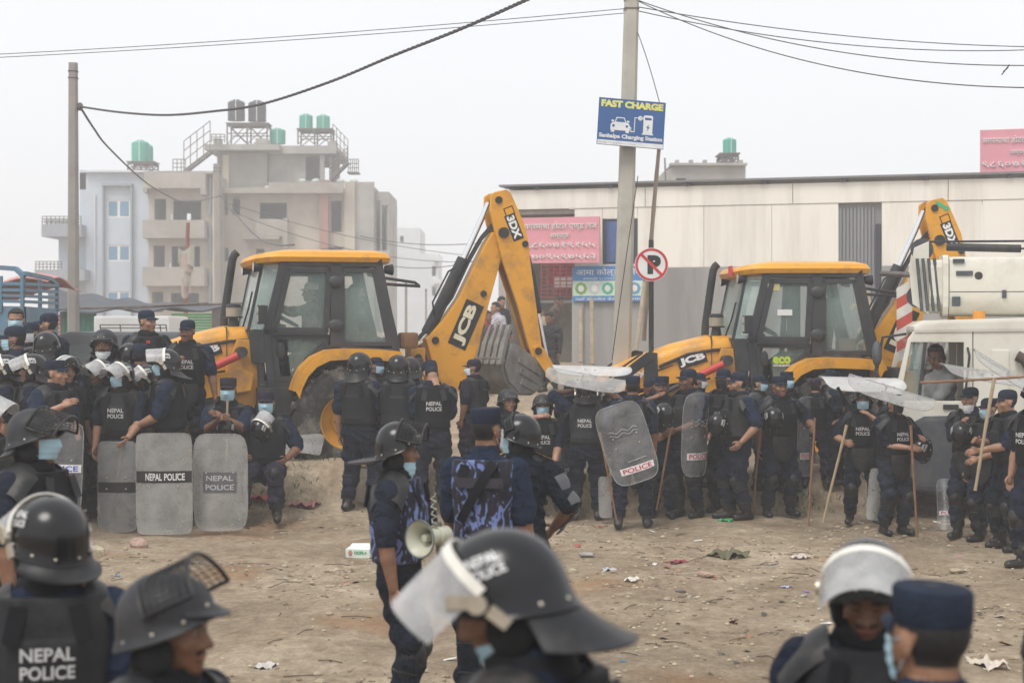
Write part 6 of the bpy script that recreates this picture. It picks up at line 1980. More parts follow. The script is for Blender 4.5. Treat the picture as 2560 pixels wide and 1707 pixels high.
        # arms, sleeve hems standing off the skin
        if long:
            F.cone(S, E, .066, .054, 0, .03); F.cone(E, Wt, .054, .040, 0, .02); F.cone(Wt - (Wt - E) * .08, Wt, .03, .03, sk, .004)
        else:
            hem = S + (E - S) * .92
            F.cone(S, hem, .067, .066, 0, .03)
            F.cone(S + (E - S) * .3, S + (E - S) * .35, .071, .071, 0, .02); F.cone(S + (E - S) * .66, S + (E - S) * .7, .07, .07, 0, .015)
            F.cone(S + (E - S) * .7, E, .048, .046, sk, .004); F.cone(E, E + (Wt - E) * .35, .046, .045, sk, .01); F.cone(E + (Wt - E) * .35, Wt, .045, .029, sk, .01)
    v, q, m = F.mesh()
    c = v[q].mean(1)
    tz = c @ MTi[2, :3] + MTi[2, 3]
    m = m.astype(int)
    isT = (m == 0) & (tz < .93) & (np.abs(c[:, 0]) < .22)
    m[isT] = 1
    m[(m <= 1) & (tz > .93) & (tz < .972) & (np.abs(c @ MTi[0, :3] + MTi[0, 3]) < .21) & (np.abs(c @ MTi[1, :3] + MTi[1, 3]) < .17)] = 4
    # head
    hv, hq, hm = head_geo(.0085 if res > .015 else .0055, hair if top == 'none' or hair == 9 else 0, tash)
    mh = np.array(MH)
    hv2 = hv @ mh[:3, :3].T + mh[:3, 3]
    q = np.concatenate([q, hq + len(v)]); v = np.concatenate([v, hv2]); m = np.concatenate([m, np.array([2, 5, 6, 7, 8])[hm]])
    # hands
    for nm, s in (('R', 1), ('L', -1)):
        S, E, Wt = J[nm][:3]
        d = (Wt - E).normalized()
        arm = armR if nm == 'R' else armL
        pn = Vector((-s, .25, 0)) if Wt.z < 1.0 else Vector((-s * .7, -.35, -.5))
        cu = curl
        if arm in ('stick', 'stickhi', 'up'): cu = 1.35
        if arm in ('face',): pn = Vector((-s * .5, -1, 0)); cu = .4
        if arm in ('lap',): pn = Vector((0, 0, -1)); d = (d + Vector((-s * .4, .3, 0))).normalized()
        hv_, hf_ = hand_geo(Wt, d, pn, s, cu)
        q = np.concatenate([q, hf_ + len(v)]); v = np.concatenate([v, hv_]); m = np.concatenate([m, np.full(len(hf_), 2)])
    me = np_mesh('person', v, q, m, [sm, tm, SKINS[skin], BOOT, VESTB, HAIR, LIP, EYEW, EYED])
    root = link('person', me)
    root.location = (P.x - 0, Y, gnd)
    # stand so that the head, not the feet, lies on the sight line
    Rz = Matrix.Rotation(th, 3, 'Z')
    off = Rz @ Vector((toploc.x, toploc.y, 0)) * k
    root.location = (P.x - off.x, Y - off.y, gnd)
    root.rotation_euler = (0, 0, th)
    root.scale = (k * bulk * (1.07 + .04 * math.sin(px)), k * bulk * (1.06 + .05 * math.cos(px * 3)), k)
    tag(root, label, 'person' if cat == 'officer' else cat, group)
    # head gear
    if top == 'helmet':
        put_helmet(root, MH, visor, neck, brim, htext)
        link('chin_strap', gear('strap', mk_strap), root, MH)
    elif top == 'cap':
        link('cap', gear(('cap', cap, (capm or CAPN).name), mk_cap(cap, capm or CAPN)), root, MH)
    if mask:
        low = mask.endswith('chin')
        mm = {'b': MASKB, 'w': MASKW, 'k': MASKK}[mask[0]]
        link('face_mask', gear(('mask', mask), mk_mask(mm, low)), root, MH @ Matrix.Scale(1.075, 4))
    if specs:
        link('spectacles', gear('specs', mk_specs), root, MH @ Matrix.Scale(1.03, 4))
    if vest:
        vm = {'grey': rv.choice([VEST, VEST, VEST2, VESTB]), 'black': VESTB, 'plum': VESTP}.get(vest, vest)
        V_ = vest_meshes(vm, None, None)
        vo = link('armour_vest', V_['vest'], root, MT)
        for q_ in V_['strap']: link('strap', q_, vo)
        if pads:
            for q_ in V_['pads']: link('shoulder_pad', q_, vo)
        if collar: link('collar', V_['collar'], vo)
        if text: link('lettering', V_['tx'][text], vo)
        if flap:
            MF = Matrix.Identity(4)
            if sit is not None: MF = Matrix.Translation((0, .09, .02)) @ Matrix.Rotation(.5, 4, 'X')
            link('groin_flap', V_['flap'], vo, MF)
        if red:
            mb = MB(); mb.box((.02, torso_front(.02, 1.36, .04) + .02, 1.365), (.04, .012, .03)); mb.build('red_badge', REDT, vo)
    if shin:
        for nm in 'RL':
            K_, A_ = J[nm][4], J[nm][5]
            g = limb_guard(K_ + (A_ - K_) * .0, A_ + (K_ - A_) * .12, .082, .068, (0, 1, .2))
            link('shin_guard', g, root)
    if extra:
        extra(root, J, MT, MH)
    TOTAL.append((root, J, MT, MH, k))
    return root, J, MT, MH
def put_helmet(root, M, visor='clear', neck=True, brim=False, htext=True, ang=None, name='helmet'):
    h = link(name, gear(('shell', brim), mk_shell(brim)), root, M)
    link('rivets', gear('rivets', mk_rivets), h)['kind'] = 'stuff'
    if neck:
        nk = (.085, .07) if neck is True else neck
        link('neck_guard', gear(('neck', nk), mk_neck(*nk)), h)
    if visor in ('clear', 'clearup', 'cleardown', 'v13'):
        a = {'clear': 1.15, 'clearup': 1.5, 'cleardown': .35, 'v13': 1.38}[visor] if ang is None else ang
        link('visor', gear(('visor', a), mk_visor(a)), h)
        link('visor_band', gear(('vband', a), mk_vband(a)), h)
        for s in (-1, 1):
            link('buckle', gear(('buckle', s), mk_buckle(s)), h)
    elif visor == 'mesh':
        a = 1.25 if ang is None else ang
        link('mesh_visor', gear(('mvisor', a), mk_visor(a, True)), h)
    if htext:
        for s in (1, -1):
            link('lettering', gear(('htext', s), mk_htext(s)), h)
    return h
def world_pt(rec, p):
    "a point of a figure's own space in the world"
    root, J, MT, MH = rec
    return Matrix.Translation(root.location) @ Matrix.Rotation(root.rotation_euler.z, 4, 'Z') @ Matrix.Diagonal((*root.scale, 1)) @ Vector(p)
# ---------------------------------------------------------------- the crowd, left to right and back to front
R = {}
BANK = None
# officers on and behind the bank, left
person('bare-headed officer with black hair and pale blue mask before the blue truck', 40, 775, 19.9, face=10, top='none', hair=2, mask='b', vest=None, shin=False, skin=0)
person('officer in navy cap pressing a hand to his ear at the picture edge', 35, 815, 18.7, face=-95, head=-75, top='cap', cap='ball', mask='b', vest=None, armL='face', skin=1)
person('capped officer with white mask squeezed between two caps', 77, 806, 19.5, face=-20, top='cap', cap='ball', mask='w', vest=None, skin=1)
person('capped officer with rank boards seen from behind by the grey pole', 120, 783, 19.7, face=-110, head=-85, top='cap', cap='ball', vest=None, shirt='blue', skin=2)
person('helmeted officer seen from behind below the capped heads', 117, 828, 18.8, face=165, visor=None, neck=(.06, .09), htext=False, brim=False)
person('officer with only a riveted helmet dome showing behind the crowd', 80, 866, 18.9, face=150, visor=None, htext=False, brim=False)
person('helmeted officer in profile with raised visor, outermost of the left crowd', 14, 886, 17.6, face=-80, visor='clear')
person('helmeted officer with raised visor and grey neck guard behind the smiling man', 80, 884, 17.5, face=-85, visor='clear', neck=(.07, .09))
person('helmeted officer whose shiny raised visor shows behind the smiling man', 165, 890, 17.9, face=40, visor='clearup')
R['laugh'] = person('smiling officer in a flat navy cap with thick black collar', 139, 899, 17.1, face=60, head=82, top='cap', cap='kepi', armR=(.16, .30, 1.28), armL='belly', skin=2, curl=.5)
R['chin'] = person('moustached helmeted officer with a white mask under his chin', 260, 822, 18.9, face=0, visor='cleardown' if False else None, brim=True, htext=False, mask='wchin', tash=True, skin=1, long=True, armR=(.02, .27, 1.0), armL='down', vest='black')
person('tall officer in navy cap with red badge on his vest, looking aside', 368, 775, 19.7, face=25, head=62, top='cap', cap='ball', red=True, armR=(.10, .22, 1.02), armL='hip', skin=2)
person('officer seen from behind in a dark helmet below the tall capped man', 325, 857, 19.0, face=175, visor=None, htext=False, brim=False)
person('officer seen from behind in a navy cap below the tall capped man', 353, 859, 18.8, face=165, top='cap', cap='ball', skin=1)
R['tash'] = person('moustached officer in navy cap leaning beside the digger bonnet', 468, 800, 19.6, face=5, head=-12, top='cap', cap='ball', tash=True, skin=1, armL=(.30, .05, .84), armR=(.12, .26, 1.24), text='front', flap=True)
person('helmeted officer half hidden behind the masked shield bearer', 252, 899, 18.2, face=-30, head=-45, visor='clear', skin=3)
person('dark-faced helmeted officer looking down between two raised visors', 357, 912, 18.2, face=-70, head=-65, visor='clear', skin=3, pitch=10)
R['l15'] = person('helmeted officer in profile with blue mask and flared neck guard', 414, 872, 17.9, face=-85, visor='clearup', mask='b', neck=(.11, .075), vest='black', armL=(.12, .30, 1.0), armR=(.1, .3, 1.0), skin=2, lean=.06)
R['l12'] = person('masked helmeted officer resting a hand on a clear shield', 302, 905, 17.9, face=-5, head=-38, visor='clear', mask='b', text='front', armL=(.16, .30, .96), armR='down', skin=2, flap=False)
# seated on the bank
R['sit1'] = person('seated officer in cap and blue mask, both hands on a stick', 570, 943, 19.05, face=0, top='cap', cap='kepi', mask='b', vest='black', sit=.52, armR=(.02, .34, 1.03 - .1), armL=(.02, .34, 1.06 - .1), skin=1, capm=CAPP, z0=.12, shin=True)
R['sit2'] = person('seated officer in cap and blue mask with a helmet on his arm', 666, 977, 18.95, face=0, top='cap', cap='kepi', mask='b', vest='grey', sit=.50, armR=(.20, .12, .66), armL=(.22, .14, .62), skin=1, capm=CAPP, z0=.06, red=True, flap=True, trousers='purple')
# group behind the middle pair
R['c4'] = person('helmeted officer seen from behind with an arm hanging beside the wheel', 900, 880, 19.1, face=155, visor=None, htext=False, brim=False, neck=(.05, .11), armL='down', armR='belly', skin=2)
person('officer in navy cap and blue mask facing the helmeted backs', 942, 893, 19.7, face=55, top='cap', cap='ball', mask='b', skin=1)
R['c6'] = person('helmeted officer seen from behind, elbows out, worn letters on his back', 996, 886, 19.0, face=180, visor=None, htext=False, brim=False, neck=(.03, .08), armL='belly', armR='belly', skin=2, elbow={'R': (1, -.4, .2), 'L': (-1, -.4, .2)})
person('helmeted officer behind the one with elbows out', 1026, 892, 19.6, face=170, visor=None, htext=False, brim=False, neck=True)
person('officer with bowed capped head and printed back plate', 1071, 909, 19.0, face=-172, head=-155, pitch=32, top='cap', cap='kepi', text='back', armR='belly', armL='belly', skin=2, shirt='blue', capm=CAPN)
person('officer in plum cap and white mask standing below the raised digger arm', 1183, 898, 19.6, face=-120, head=-85, top='cap', cap='ball', capm=CAPP, mask='w', shirt='purple', trousers='purple', vest='grey', skin=1)
person('seated helmeted woman officer looking aside below the bucket', 1271, 972, 19.35, face=25, sit=.55, visor=None, brim=True, htext=False, neck=False, vest='black', armR='lap', armL='lap', skin=2, z0=.2)
person('seated helmeted officer in blue mask propping her cheek on one hand', 1357, 984, 19.2, face=0, sit=.52, visor='cleardown' if False else None, brim=True, htext=False, neck=False, mask='b', vest='black', text='front', armR=(.07, .22, 1.11), armL='lap', skin=2, z0=.12)
R['c12'] = person('officer seen from behind under the left shield roof', 1428, 950, 19.7, face=150, visor=None, htext=False, armR='up', armL='down', shirt='blue', vest='grey')
R['c13'] = person('officer seen from behind under shield roof with printed back', 1466, 950, 19.1, face=172, visor='clear', text='back', armR='up', armL=(.2, .2, 1.6), skin=1)
person('helmeted officer peering out behind the shield roof', 1524, 971, 19.7, face=10, visor='clearup', skin=1)
R['c14'] = person('capped officer seen from behind carrying a tilted clear shield', 1582, 938, 18.4, face=172, head=178, top='cap', cap='kepi', vest='black', armL=(.16, .3, 1.1), armR='downf', skin=1, shirt='blue')
R['c15'] = person('officer in flat cap talking with one open hand raised', 1654, 939, 19.3, face=-10, top='cap', cap='kepi', vest='black', armR=(.08, .30, 1.46), armL='belly', skin=1, curl=.15)
R['c16'] = person('capped officer behind a narrow clear shield', 1719, 922, 19.15, face=-50, head=-65, top='cap', cap='ball', armR=(.2, .3, 1.1), armL='belly', skin=3, shirt='blue')
person('capped officer with white mask behind the narrow shield', 1750, 932, 19.7, face=70, top='cap', cap='ball', mask='w', skin=1)
person('officer in cap and black mask, further of the black-masked pair', 1808, 922, 19.45, face=-35, head=-35, top='cap', cap='ball', mask='k', skin=2)
R['c19'] = person('officer in cap and black mask in profile, hand in trouser pocket', 1845, 930, 18.95, face=-70, head=-82, top='cap', cap='ball', mask='kchin', armL='pocket', armR='belly', skin=2, shirt='blue', vest='grey')
R['c21'] = person('stern officer in flat cap gripping a long cane', 1950, 939, 19.2, face=12, top='cap', cap='kepi', skin=1, flap=True, armL=(.30, .24, 1.10), armR='down', vest='black')
person('officer in cap and blue mask behind the stern man', 1968, 928, 19.8, face=30, top='cap', cap='kepi', mask='b', skin=1)
R['c23'] = person('officer in plum cap seen from behind with a slim shield', 2039, 946, 19.85, face=165, head=150, top='cap', cap='kepi', capm=CAPP, shirt='purple', trousers='purple', vest='grey', skin=2, armR='belly', armL='down')
person('officer in flat cap looking down beside the plum cap', 2084, 926, 19.9, face=100, head=85, pitch=15, top='cap', cap='kepi', armR='chest', armL='chest', skin=2, vest='black')
R['c25'] = person('officer in blue mask holding a shield over her head and a cane', 2157, 972, 18.7, face=-12, visor=None, htext=False, neck=False, brim=False, mask='b', text='front', armR='stick', armL=(.1, .24, 1.40), skin=2, flap=True)
R['c26'] = person('woman officer in black mask with cane and white bangle under a clear shield', 2237, 984, 17.8, face=22, head=30, top='cap', cap='kepi', mask='k', text='front', armL=(.20, .28, 1.18), armR=(-.02, .26, 1.08), skin=2, flap=True)
person('officer whose cap shows behind the black-masked woman', 2250, 958, 19.6, face=-30, top='cap', cap='ball', skin=1)
R['r1'] = person('woman officer in a wide-brimmed cap clasping a black helmet', 2425, 968, 17.6, face=-35, head=-50, top='cap', cap='ball', mask='wchin', armR=(.02, .24, 1.30), armL='downf', skin=2, flap=True, vest='black', collar=False)
R['r2'] = person('woman officer with blue mask between two taller capped women', 2471, 995, 17.3, face=-50, head=-60, top='cap', cap='ball', mask='b', skin=2, flap=True, armL='belly')
R['r3'] = person('woman officer in profile holding a bamboo cane upright', 2517, 974, 16.6, face=-75, head=-85, top='cap', cap='ball', skin=2, vest='grey', armL=(.02, .36, 1.08), armR=(.02, .36, 1.18), shirt='blue')
person('officer cut off by the right picture edge in a lettered vest', 2590, 950, 15.2, face=-60, visor=None, htext=False, text='front', vest='grey', skin=2)
person('officer in cap half hidden behind the talking man and the tilted shield', 1622, 946, 19.7, face=-30, top='cap', cap='ball', skin=1, armR='belly', armL='belly')
person('officer in cap behind the gap between black mask and stern man', 1899, 938, 19.75, face=60, top='cap', cap='ball', mask='b', skin=2, armR='belly')
person('officer in cap behind the cane of the blue-masked woman', 2118, 944, 19.9, face=-60, top='cap', cap='kepi', skin=1, armL='belly')
# middle pair and companion
GUARDG = mat('grey_guard', (.085, .087, .095), .5, var=.15)
def elbow_guard(nm):
    def f(root, J, MT, MH):
        S, E, W = J[nm][:3]
        s = 1 if nm == 'R' else -1
        link('elbow_guard', limb_guard(S + (E - S) * .25, E, .082, .074, Vector((s, -.25, .1)), 1.5, .01, GUARDG, 'elbow_guard', False), root)
        link('forearm_guard', limb_guard(E, W, .066, .05, Vector((s, -.2, .2)), 1.4, .01, GUARDG, 'forearm_guard', False), root)
    return f
def boards(root, J, MT, MH):
    elbow_guard('R')(root, J, MT, MH)
    for s in (-1, 1):
        mb = MB(); mb.box((s * .16, -.01, 1.462), (.13, .055, .012), Matrix.Rotation(s * .42, 3, 'Y')); bo = mb.build('shoulder_board', NAVY, root); bo.matrix_local = MT
        for k in range(3):
            mb = MB()
            c = Vector((s * (.12 + .037 * k), -.01, 1.487 - .0165 * k))
            ring = [c + Vector((math.cos(a) * r, math.sin(a) * r, 0)) for a, r in ((2 * math.pi * q / 10, .017 if q % 2 == 0 else .008) for q in range(10))]
            mb.prism([((p - c).x, (p - c).y) for p in ring], c, (1, 0, -.4 * s), (0, 1, 0), .006)
            mb.build('rank_star', GOLD, bo)
R['c3'] = person('officer in mesh-visored helmet with gold stars on the shoulders', 1296, 1034, 10.4, face=-165, head=-105, visor='mesh', htext=False, brim=False, neck=False, mask='b', vest=None, armR='hip', armL='belly', skin=1, bulk=.94, extra=boards, res=.012)
def back_straps(root, J, MT, MH):
    mb = MB(); mb.sheet(lambda u, v: Vector(((u - .5) * .29, torso_front((u - .5) * .29, 1.30, .062, -1) - .004, 1.275 + .055 * v)), 10, 1, .006); link('back_band', mb.mesh('back_band', VESTP, smooth=50), root, MT)
    mb = MB(); mb.sheet(lambda u, v: Vector((-.13 + .2 * u + .045 * v, torso_front(-.13 + .2 * u, 1.10 + .33 * u, .064, -1) - .006, 1.10 + .33 * u - .03 * v)), 10, 1, .006); link('sling_strap', mb.mesh('sling_strap', VESTB, smooth=50), root, MT)
R['c2'] = person('officer in flat cap and blue camouflage vest seen from behind', 1218, 1016, 9.6, face=165, head=138, top='cap', cap='kepi', mask='w', vest=CAMOV, pads=False, collar=False, skin=1, bulk=.94, shirt='blue', armR='down', armL='downf', res=.011, extra=back_straps)
R['c1'] = person('officer in mesh-visored helmet and spectacles beside a loudhailer', 1000, 1053, 9.0, face=80, head=84, visor=None, htext=False, brim=False, neck=(.17, .01), mask='bchin', specs=True, vest=CAMOV, pads=True, skin=1, bulk=.94, armR='down', armL=(.12, .34, 1.0), res=.011,
                 extra=lambda root, J, MT, MH: link('mesh_visor', gear(('mvisor', 1.4), mk_visor(1.4, True)), root, MH))
# nearer officers on the left and the blurred foreground
person('officer in mesh-visored helmet and blue mask in profile, cut by the left edge', 92, 1020, 8.7, face=70, head=78, visor='mesh', htext=False, brim=True, neck=(.08, .05), mask='b', skin=1, res=.012, armR='down', vest='black')
person('officer at the left edge showing a white raised visor and helmet letters', -28, 985, 12.2, face=80, visor='clear', skin=1)
person('blurred officer seen from behind in lettered helmet and vest, lower left', 122, 1240, 5.4, face=-165, head=-140, visor='clear', text='back', neck=(.06, .05), res=.012, shirt='blue', skin=1)
R['f2'] = person('blurred officer in grey helmet with raised wire visor, face in profile', 425, 1430, 4.25, face=60, head=78, visor=None, htext=False, brim=True, neck=False, skin=1, res=.011, tash=True, vest='black',
       extra=lambda root, J, MT, MH: link('mesh_visor', gear(('mvisor', 2.05), mk_visor(2.05, True)), root, MH))
person('blurred officer in large black helmet with cloudy visor, lower middle', 1192, 1338, 3.72, face=-115, head=-100, pitch=24, visor='clear', neck=(.085, .115), mask='bchin', skin=1, res=.011, vest='black')
person('blurred officer with bowed face under a wide silver visor', 2166, 1364, 4.55, face=-8, head=-14, pitch=22, hair=9, visor='v13', neck=False, skin=3, res=.011, tash=True, vest='grey')
person('blurred officer in navy cap and mask seen from behind, lower right', 2322, 1455, 3.75, face=-160, head=-150, top='cap', cap='kepi', mask='b', vest=None, shirt='blue', skin=0, res=.011)
person('blurred officer cut off at the lower right edge, shoulder only', 2690, 1290, 5.0, face=-100, visor=None, htext=False, vest='black', res=.014)
# people in the machines and by the shop
OLIVE = mat('olive_jacket', (.07, .075, .05), .85, var=.2, vs=8); CAMB = mat('brown_camouflage', (.12, .1, .06), .85, var=.6, vs=14); BROWN = mat('brown_jacket', (.09, .06, .045), .8, var=.2); JEAN = mat('dark_jeans', (.03, .035, .05), .85)
JB = mat('black_jacket', (.012, .012, .014), .7); FLOR = mat('floral_white', (.4, .38, .42), .8, var=.6, vs=40); REDS = mat('red_shirt', (.25, .03, .05), .8)
civ = dict(vest=None, shin=False, cat='person', group='bystanders', long=True, res=.018)
person('digger driver in white cap and camouflage jacket inside the cab', 776, 706, 21.5, face=-74, top='cap', cap='ball', capm=CAPW, shirt=CAMB, trousers=JEAN, sit=.5, armR=(.08, .42, 1.0), armL=(.08, .42, 1.0), z0=B1.location.z + 1.24, **dict(civ, group='people in the machines'))
person('passenger in olive jacket standing at the back of the digger cab', 893, 712, 21.75, face=100, top='none', hair=2, shirt=OLIVE, trousers=JEAN, sit=.5, armR='lap', armL='lap', z0=B1.location.z + 1.24, **dict(civ, group='people in the machines'))
person('crane driver with black hair looking out of the cab window', 2337, 866, 19.72, face=-80, head=-12, pitch=8, top='none', hair=2, skin=1, shirt=mat('grey_shirt', (.3, .31, .3), .8), trousers=JEAN, sit=.5, armR='lap', armL='lap', z0=.5, roll=10, **dict(civ, group='people in the machines'))
person('bystander in brown jacket with white stripes stooping by the shop', 1402, 742, 39.5, face=70, pitch=20, top='none', hair=2, skin=1, shirt=BROWN, trousers=JEAN, lean=.2, **civ)
person('bystander in black jacket standing below the shop', 1371, 782, 33, face=-40, pitch=15, top='none', hair=2, skin=1, shirt=JB, trousers=JB, **civ)
person('bystander with black hair behind the digger dipper', 1256, 743, 36, face=40, pitch=15, top='none', hair=2, skin=2, shirt=JB, trousers=JEAN, **civ)
person('bystander in white floral sleeves between the digger arms', 1238, 757, 34, face=-50, top='none', hair=2, skin=2, shirt=FLOR, trousers=JEAN, **civ)
person('bystander with red shirt collar between the digger arms', 1218, 778, 33, face=60, top='none', hair=2, skin=1, shirt=REDS, trousers=JEAN, **civ)
person('bystander in pale shirt partly hidden by the bucket ram', 1352, 770, 36.5, face=-20, top='none', hair=2, skin=2, shirt=mat('beige_shirt', (.35, .28, .2), .8), trousers=JEAN, **civ)
print('tris', sum(len(o.data.polygons) * 2 for o in bpy.data.objects if o.type == 'MESH'))

# ---------------------------------------------------------------- shields
LBLUE = mat('shield_blue_print', (.06, .09, .5), .5); LRED = mat('shield_red_print', (.5, .03, .05), .5); LABW = mat('shield_label_white', (.7, .7, .7), .5)
def shield(label, c, U, V, w, h, style='plain', txt=None, m=None, curve=.05, roundn=9.0, ridge=False, group='riot shields'):
    """clear riot shield: c centre, U across, V up; curved about its long axis, bulging along U x V"""
    c = Vector(c); U = Vector(U).normalized(); V = Vector(V); V = (V - U * V.dot(U)).normalized(); N = U.cross(V)
    t = thing('riot_shield', label, 'shield', c, 0, group)
    def S(u, v, lift=0.0):
        x, y = u, v
        k = max(abs(x), abs(y), 1e-6) / (abs(x) ** roundn + abs(y) ** roundn + 1e-12) ** (1 / roundn)
        k = 1 + (k - 1) * max(abs(x), abs(y)) ** 6
        x, y = x * k, y * k
        b = curve * (1 - x * x) + (.012 if ridge and max(abs(x), abs(y)) < .82 else 0) + lift
        return U * (x * w / 2) + V * (y * h / 2) + N * b
    mb = MB(); mb.sheet(lambda a, b: S(2 * a - 1, 2 * b - 1), 20, 22, .004); mb.build('sheet', m or CLEAR, t, smooth=35)
    edge = []
    for q in range(48):
        a = 2 * math.pi * q / 48
        cx_, sx = math.cos(a), math.sin(a); mm = max(abs(cx_), abs(sx)); edge.append(S(cx_ / mm, sx / mm))
    mb = MB(); mb.tube(edge + [edge[0]], .005, 5, caps=False); mb.build('edge_bead', CLEARW, t, smooth=60)
    # grip, forearm pad and bolts on the inner face
    mb = MB(); mb.box(-N * .02 + V * h * .02, (.001, .001, .001)); mb.tube([S(-.35, .12, -.01), S(-.3, .12, -.05), S(.3, .12, -.05), S(.35, .12, -.01)], .011, 6); mb.build('grip', BLK, t, smooth=50)
    for x in (-.5, .5):
        for y in (.2, -.05):
            mb = MB(); p = S(x, y); mb.tube([p - N * .008, p + N * .008], .009, 8); mb.build('bolt', BUCKLE, t)
    if ridge == 'wave':
        for k in range(2):
            mb = MB(); mb.tube([S(-.62 + 1.2 * q / 14, .34 - .09 * k + .035 * math.sin(q * 1.1 + .5), .006) for q in range(15)], .007, 6); mb.build('moulded_rib', CLEARW, t, smooth=60)
        mb = MB(); mb.tube([S(-.2 + .8 * q / 10, -.45 + .02 * q / 10, .006) for q in range(11)], .007, 6); mb.build('moulded_rib', CLEARW, t, smooth=60)
    def patch(name, u0, u1, v0, v1, mm, lift):
        mb = MB(); mb.sheet(lambda a, b: S(u0 + (u1 - u0) * a, v0 + (v1 - v0) * b, lift), 12, 2, .002); return mb.build(name, mm, t, fix=False)
    def word(s, u, v, ww, hh, mm, lift, bold=.02):
        mb = MB(); put_text(mb, s, lambda a, b: S(u + a / (w / 2), v + b / (h / 2), lift), ww, hh, bold); mb.build('lettering', mm, t, fix=False)
    if style == 'band':
        patch('black_band', -.99, .99, txt[1] - .115, txt[1] + .115, DECALK, .004)
        if txt[0]: word(txt[0].split()[0], -.34, txt[1], w * .3, h * .07, LABW, .007); word(txt[0].split()[1], .40, txt[1], w * .36, h * .07, LABW, .007)
    elif style == 'label':
        patch('white_label', txt[2] - txt[3], txt[2] + txt[3], txt[1] - .085, txt[1] + .085, LABW, .004)
        word(txt[0], txt[2], txt[1], w * txt[3] * .86, h * .06, LBLUE if txt[4] == 'b' else LRED, .007)
    elif style == 'block':
        patch('grey_block', -.62, .62, txt[1] - .21, txt[1] + .21, mat('block_grey', (.1, .1, .11), .6), .004)
        word('NEPAL', 0, txt[1] + .09, w * .5, h * .055, mat('block_letter', (.42, .42, .42), .6), .007); word('POLICE', 0, txt[1] - .1, w * .52, h * .055, mat('block_letter', (.42, .42, .42), .6), .007)
        for s in (-1, 1):
            patch('side_strip', s * .97, s * .8, txt[1] - .22, txt[1] + .25, CLEARW, .004)
    return t
def quad_shield(label, TL, TR, BR, BL, Y, dY=0.0, dYt=0.0, **kw):
    "shield laid on four photo corners; dY: extra distance of the photo-right edge, dYt: of the top edge"
    a, b, c_, d = at(*TL, Y + dYt), at(*TR, Y + dY + dYt), at(*BR, Y + dY), at(*BL, Y)
    U = ((b - a) + (c_ - d)) / 2; V = ((a - d) + (b - c_)) / 2
    return shield(label, (a + b + c_ + d) / 4, U, V, U.length, V.length, **kw)
quad_shield('clear shield with blue police lettering behind the near left officer', (105, 1052), (207, 1060), (205, 1288), (103, 1288), 16.8, style='label', txt=('POLICE', .02, 0, .95, 'b'))
quad_shield('clear shield with a plain black band, held by the masked officer', (245, 1104), (342, 1102), (340, 1328), (245, 1326), 17.55, m=mat('clear_plastic_faint', (.4, .4, .39), .25, var=.15, vs=4, alpha=.34), style='band', txt=(None, -.02), roundn=14)
quad_shield('clear shield with white letters on a black band, middle of the three', (341, 1084), (480, 1082), (481, 1334), (340, 1334), 17.3, m=CLEARW, style='band', txt=('NEPAL POLICE', .14), roundn=14)
quad_shield('rounded cloudy shield with a grey lettered block', (484, 1084), (618, 1084), (620, 1324), (484, 1326), 17.5, m=CLEARW, style='block', txt=(None, .0), roundn=6, ridge=True)
quad_shield('shield lying against the bank before the digger wheel', (712, 1088), (800, 1088), (812, 1140), (706, 1140), 20.0, dYt=.5, m=CLEARW)
quad_shield('shield with red lettering standing behind the helmeted backs', (864, 1098), (958, 1104), (950, 1256), (858, 1252), 19.35, style='label', txt=('NEPAL', .72, 0, .9, 'r'))
quad_shield('shield leaning behind the legs of the bowed officer', (1004, 1150), (1066, 1152), (1068, 1252), (1006, 1252), 19.4, m=CLEARW)
quad_shield('clear shield with blue letters before the seated masked officer', (1357, 1096), (1450, 1094), (1450, 1244), (1357, 1242), 19.45, style='label', txt=('POLICE', -.1, 0, .97, 'b'))
quad_shield('large tilted clear shield with wavy ribs and red police label', (1478, 1026), (1598, 996), (1652, 1182), (1540, 1226), 18.0, ridge='wave', style='label', txt=('POLICE', -.66, .1, .72, 'r'), roundn=5)
quad_shield('narrow clear shield with wavy ribs seen at an angle', (1712, 986), (1774, 980), (1764, 1188), (1698, 1190), 18.75, dY=.34, ridge='wave', style='label', txt=('POLICE', -.52, .05, .8, 'r'), roundn=5)
quad_shield('slim shield edge behind the black-masked man', (1868, 982), (1896, 986), (1890, 1190), (1868, 1194), 19.4, dY=.4)
quad_shield('slim shield with a white sticker beside the plum cap', (1994, 992), (2030, 992), (2026, 1186), (1994, 1190), 19.5, dY=.3, style='label', txt=('POLICE', -.5, -.3, .5, 'r'))
quad_shield('grey shield leaning behind the printed back under the roof', (1498, 1192), (1530, 1190), (1552, 1292), (1496, 1292), 18.85, m=CLEARW)
quad_shield('grey shield standing between the two masked cane holders', (2172, 1170), (2208, 1172), (2200, 1300), (2168, 1296), 18.35, m=CLEARW)
quad_shield('clear shield leaning at the bumper with red lettering', (2368, 1205), (2420, 1212), (2388, 1326), (2318, 1318), 18.0, dYt=.3, style='label', txt=('POLICE', -.35, 0, .9, 'r'))
def roof_shield(label, c, ang, pitch, rollv, **kw):
    "shield held flat overhead"
    M = Matrix.Rotation(ang, 3, 'Z') @ Matrix.Rotation(rollv, 3, 'Y') @ Matrix.Rotation(pitch, 3, 'X')
    shield(label, c, M @ Vector((0, 1, 0)), M @ Vector((-1, 0, 0)), .52, .98, curve=.07, **kw)
roof_shield('clear shield held flat overhead, upper one of the pair by the pole', at(1478, 930, 19.75), .12, .16, .03, roundn=4, m=CLEARR)
roof_shield('clear shield held flat overhead, lower one of the pair by the pole', at(1466, 954, 19.1), -.12, .3, .17, roundn=4, m=CLEARW)
roof_shield('pale shield over the blue-masked officer near the crane', at(2155, 962, 18.75), .15, .28, .03, roundn=5, m=CLEARR)
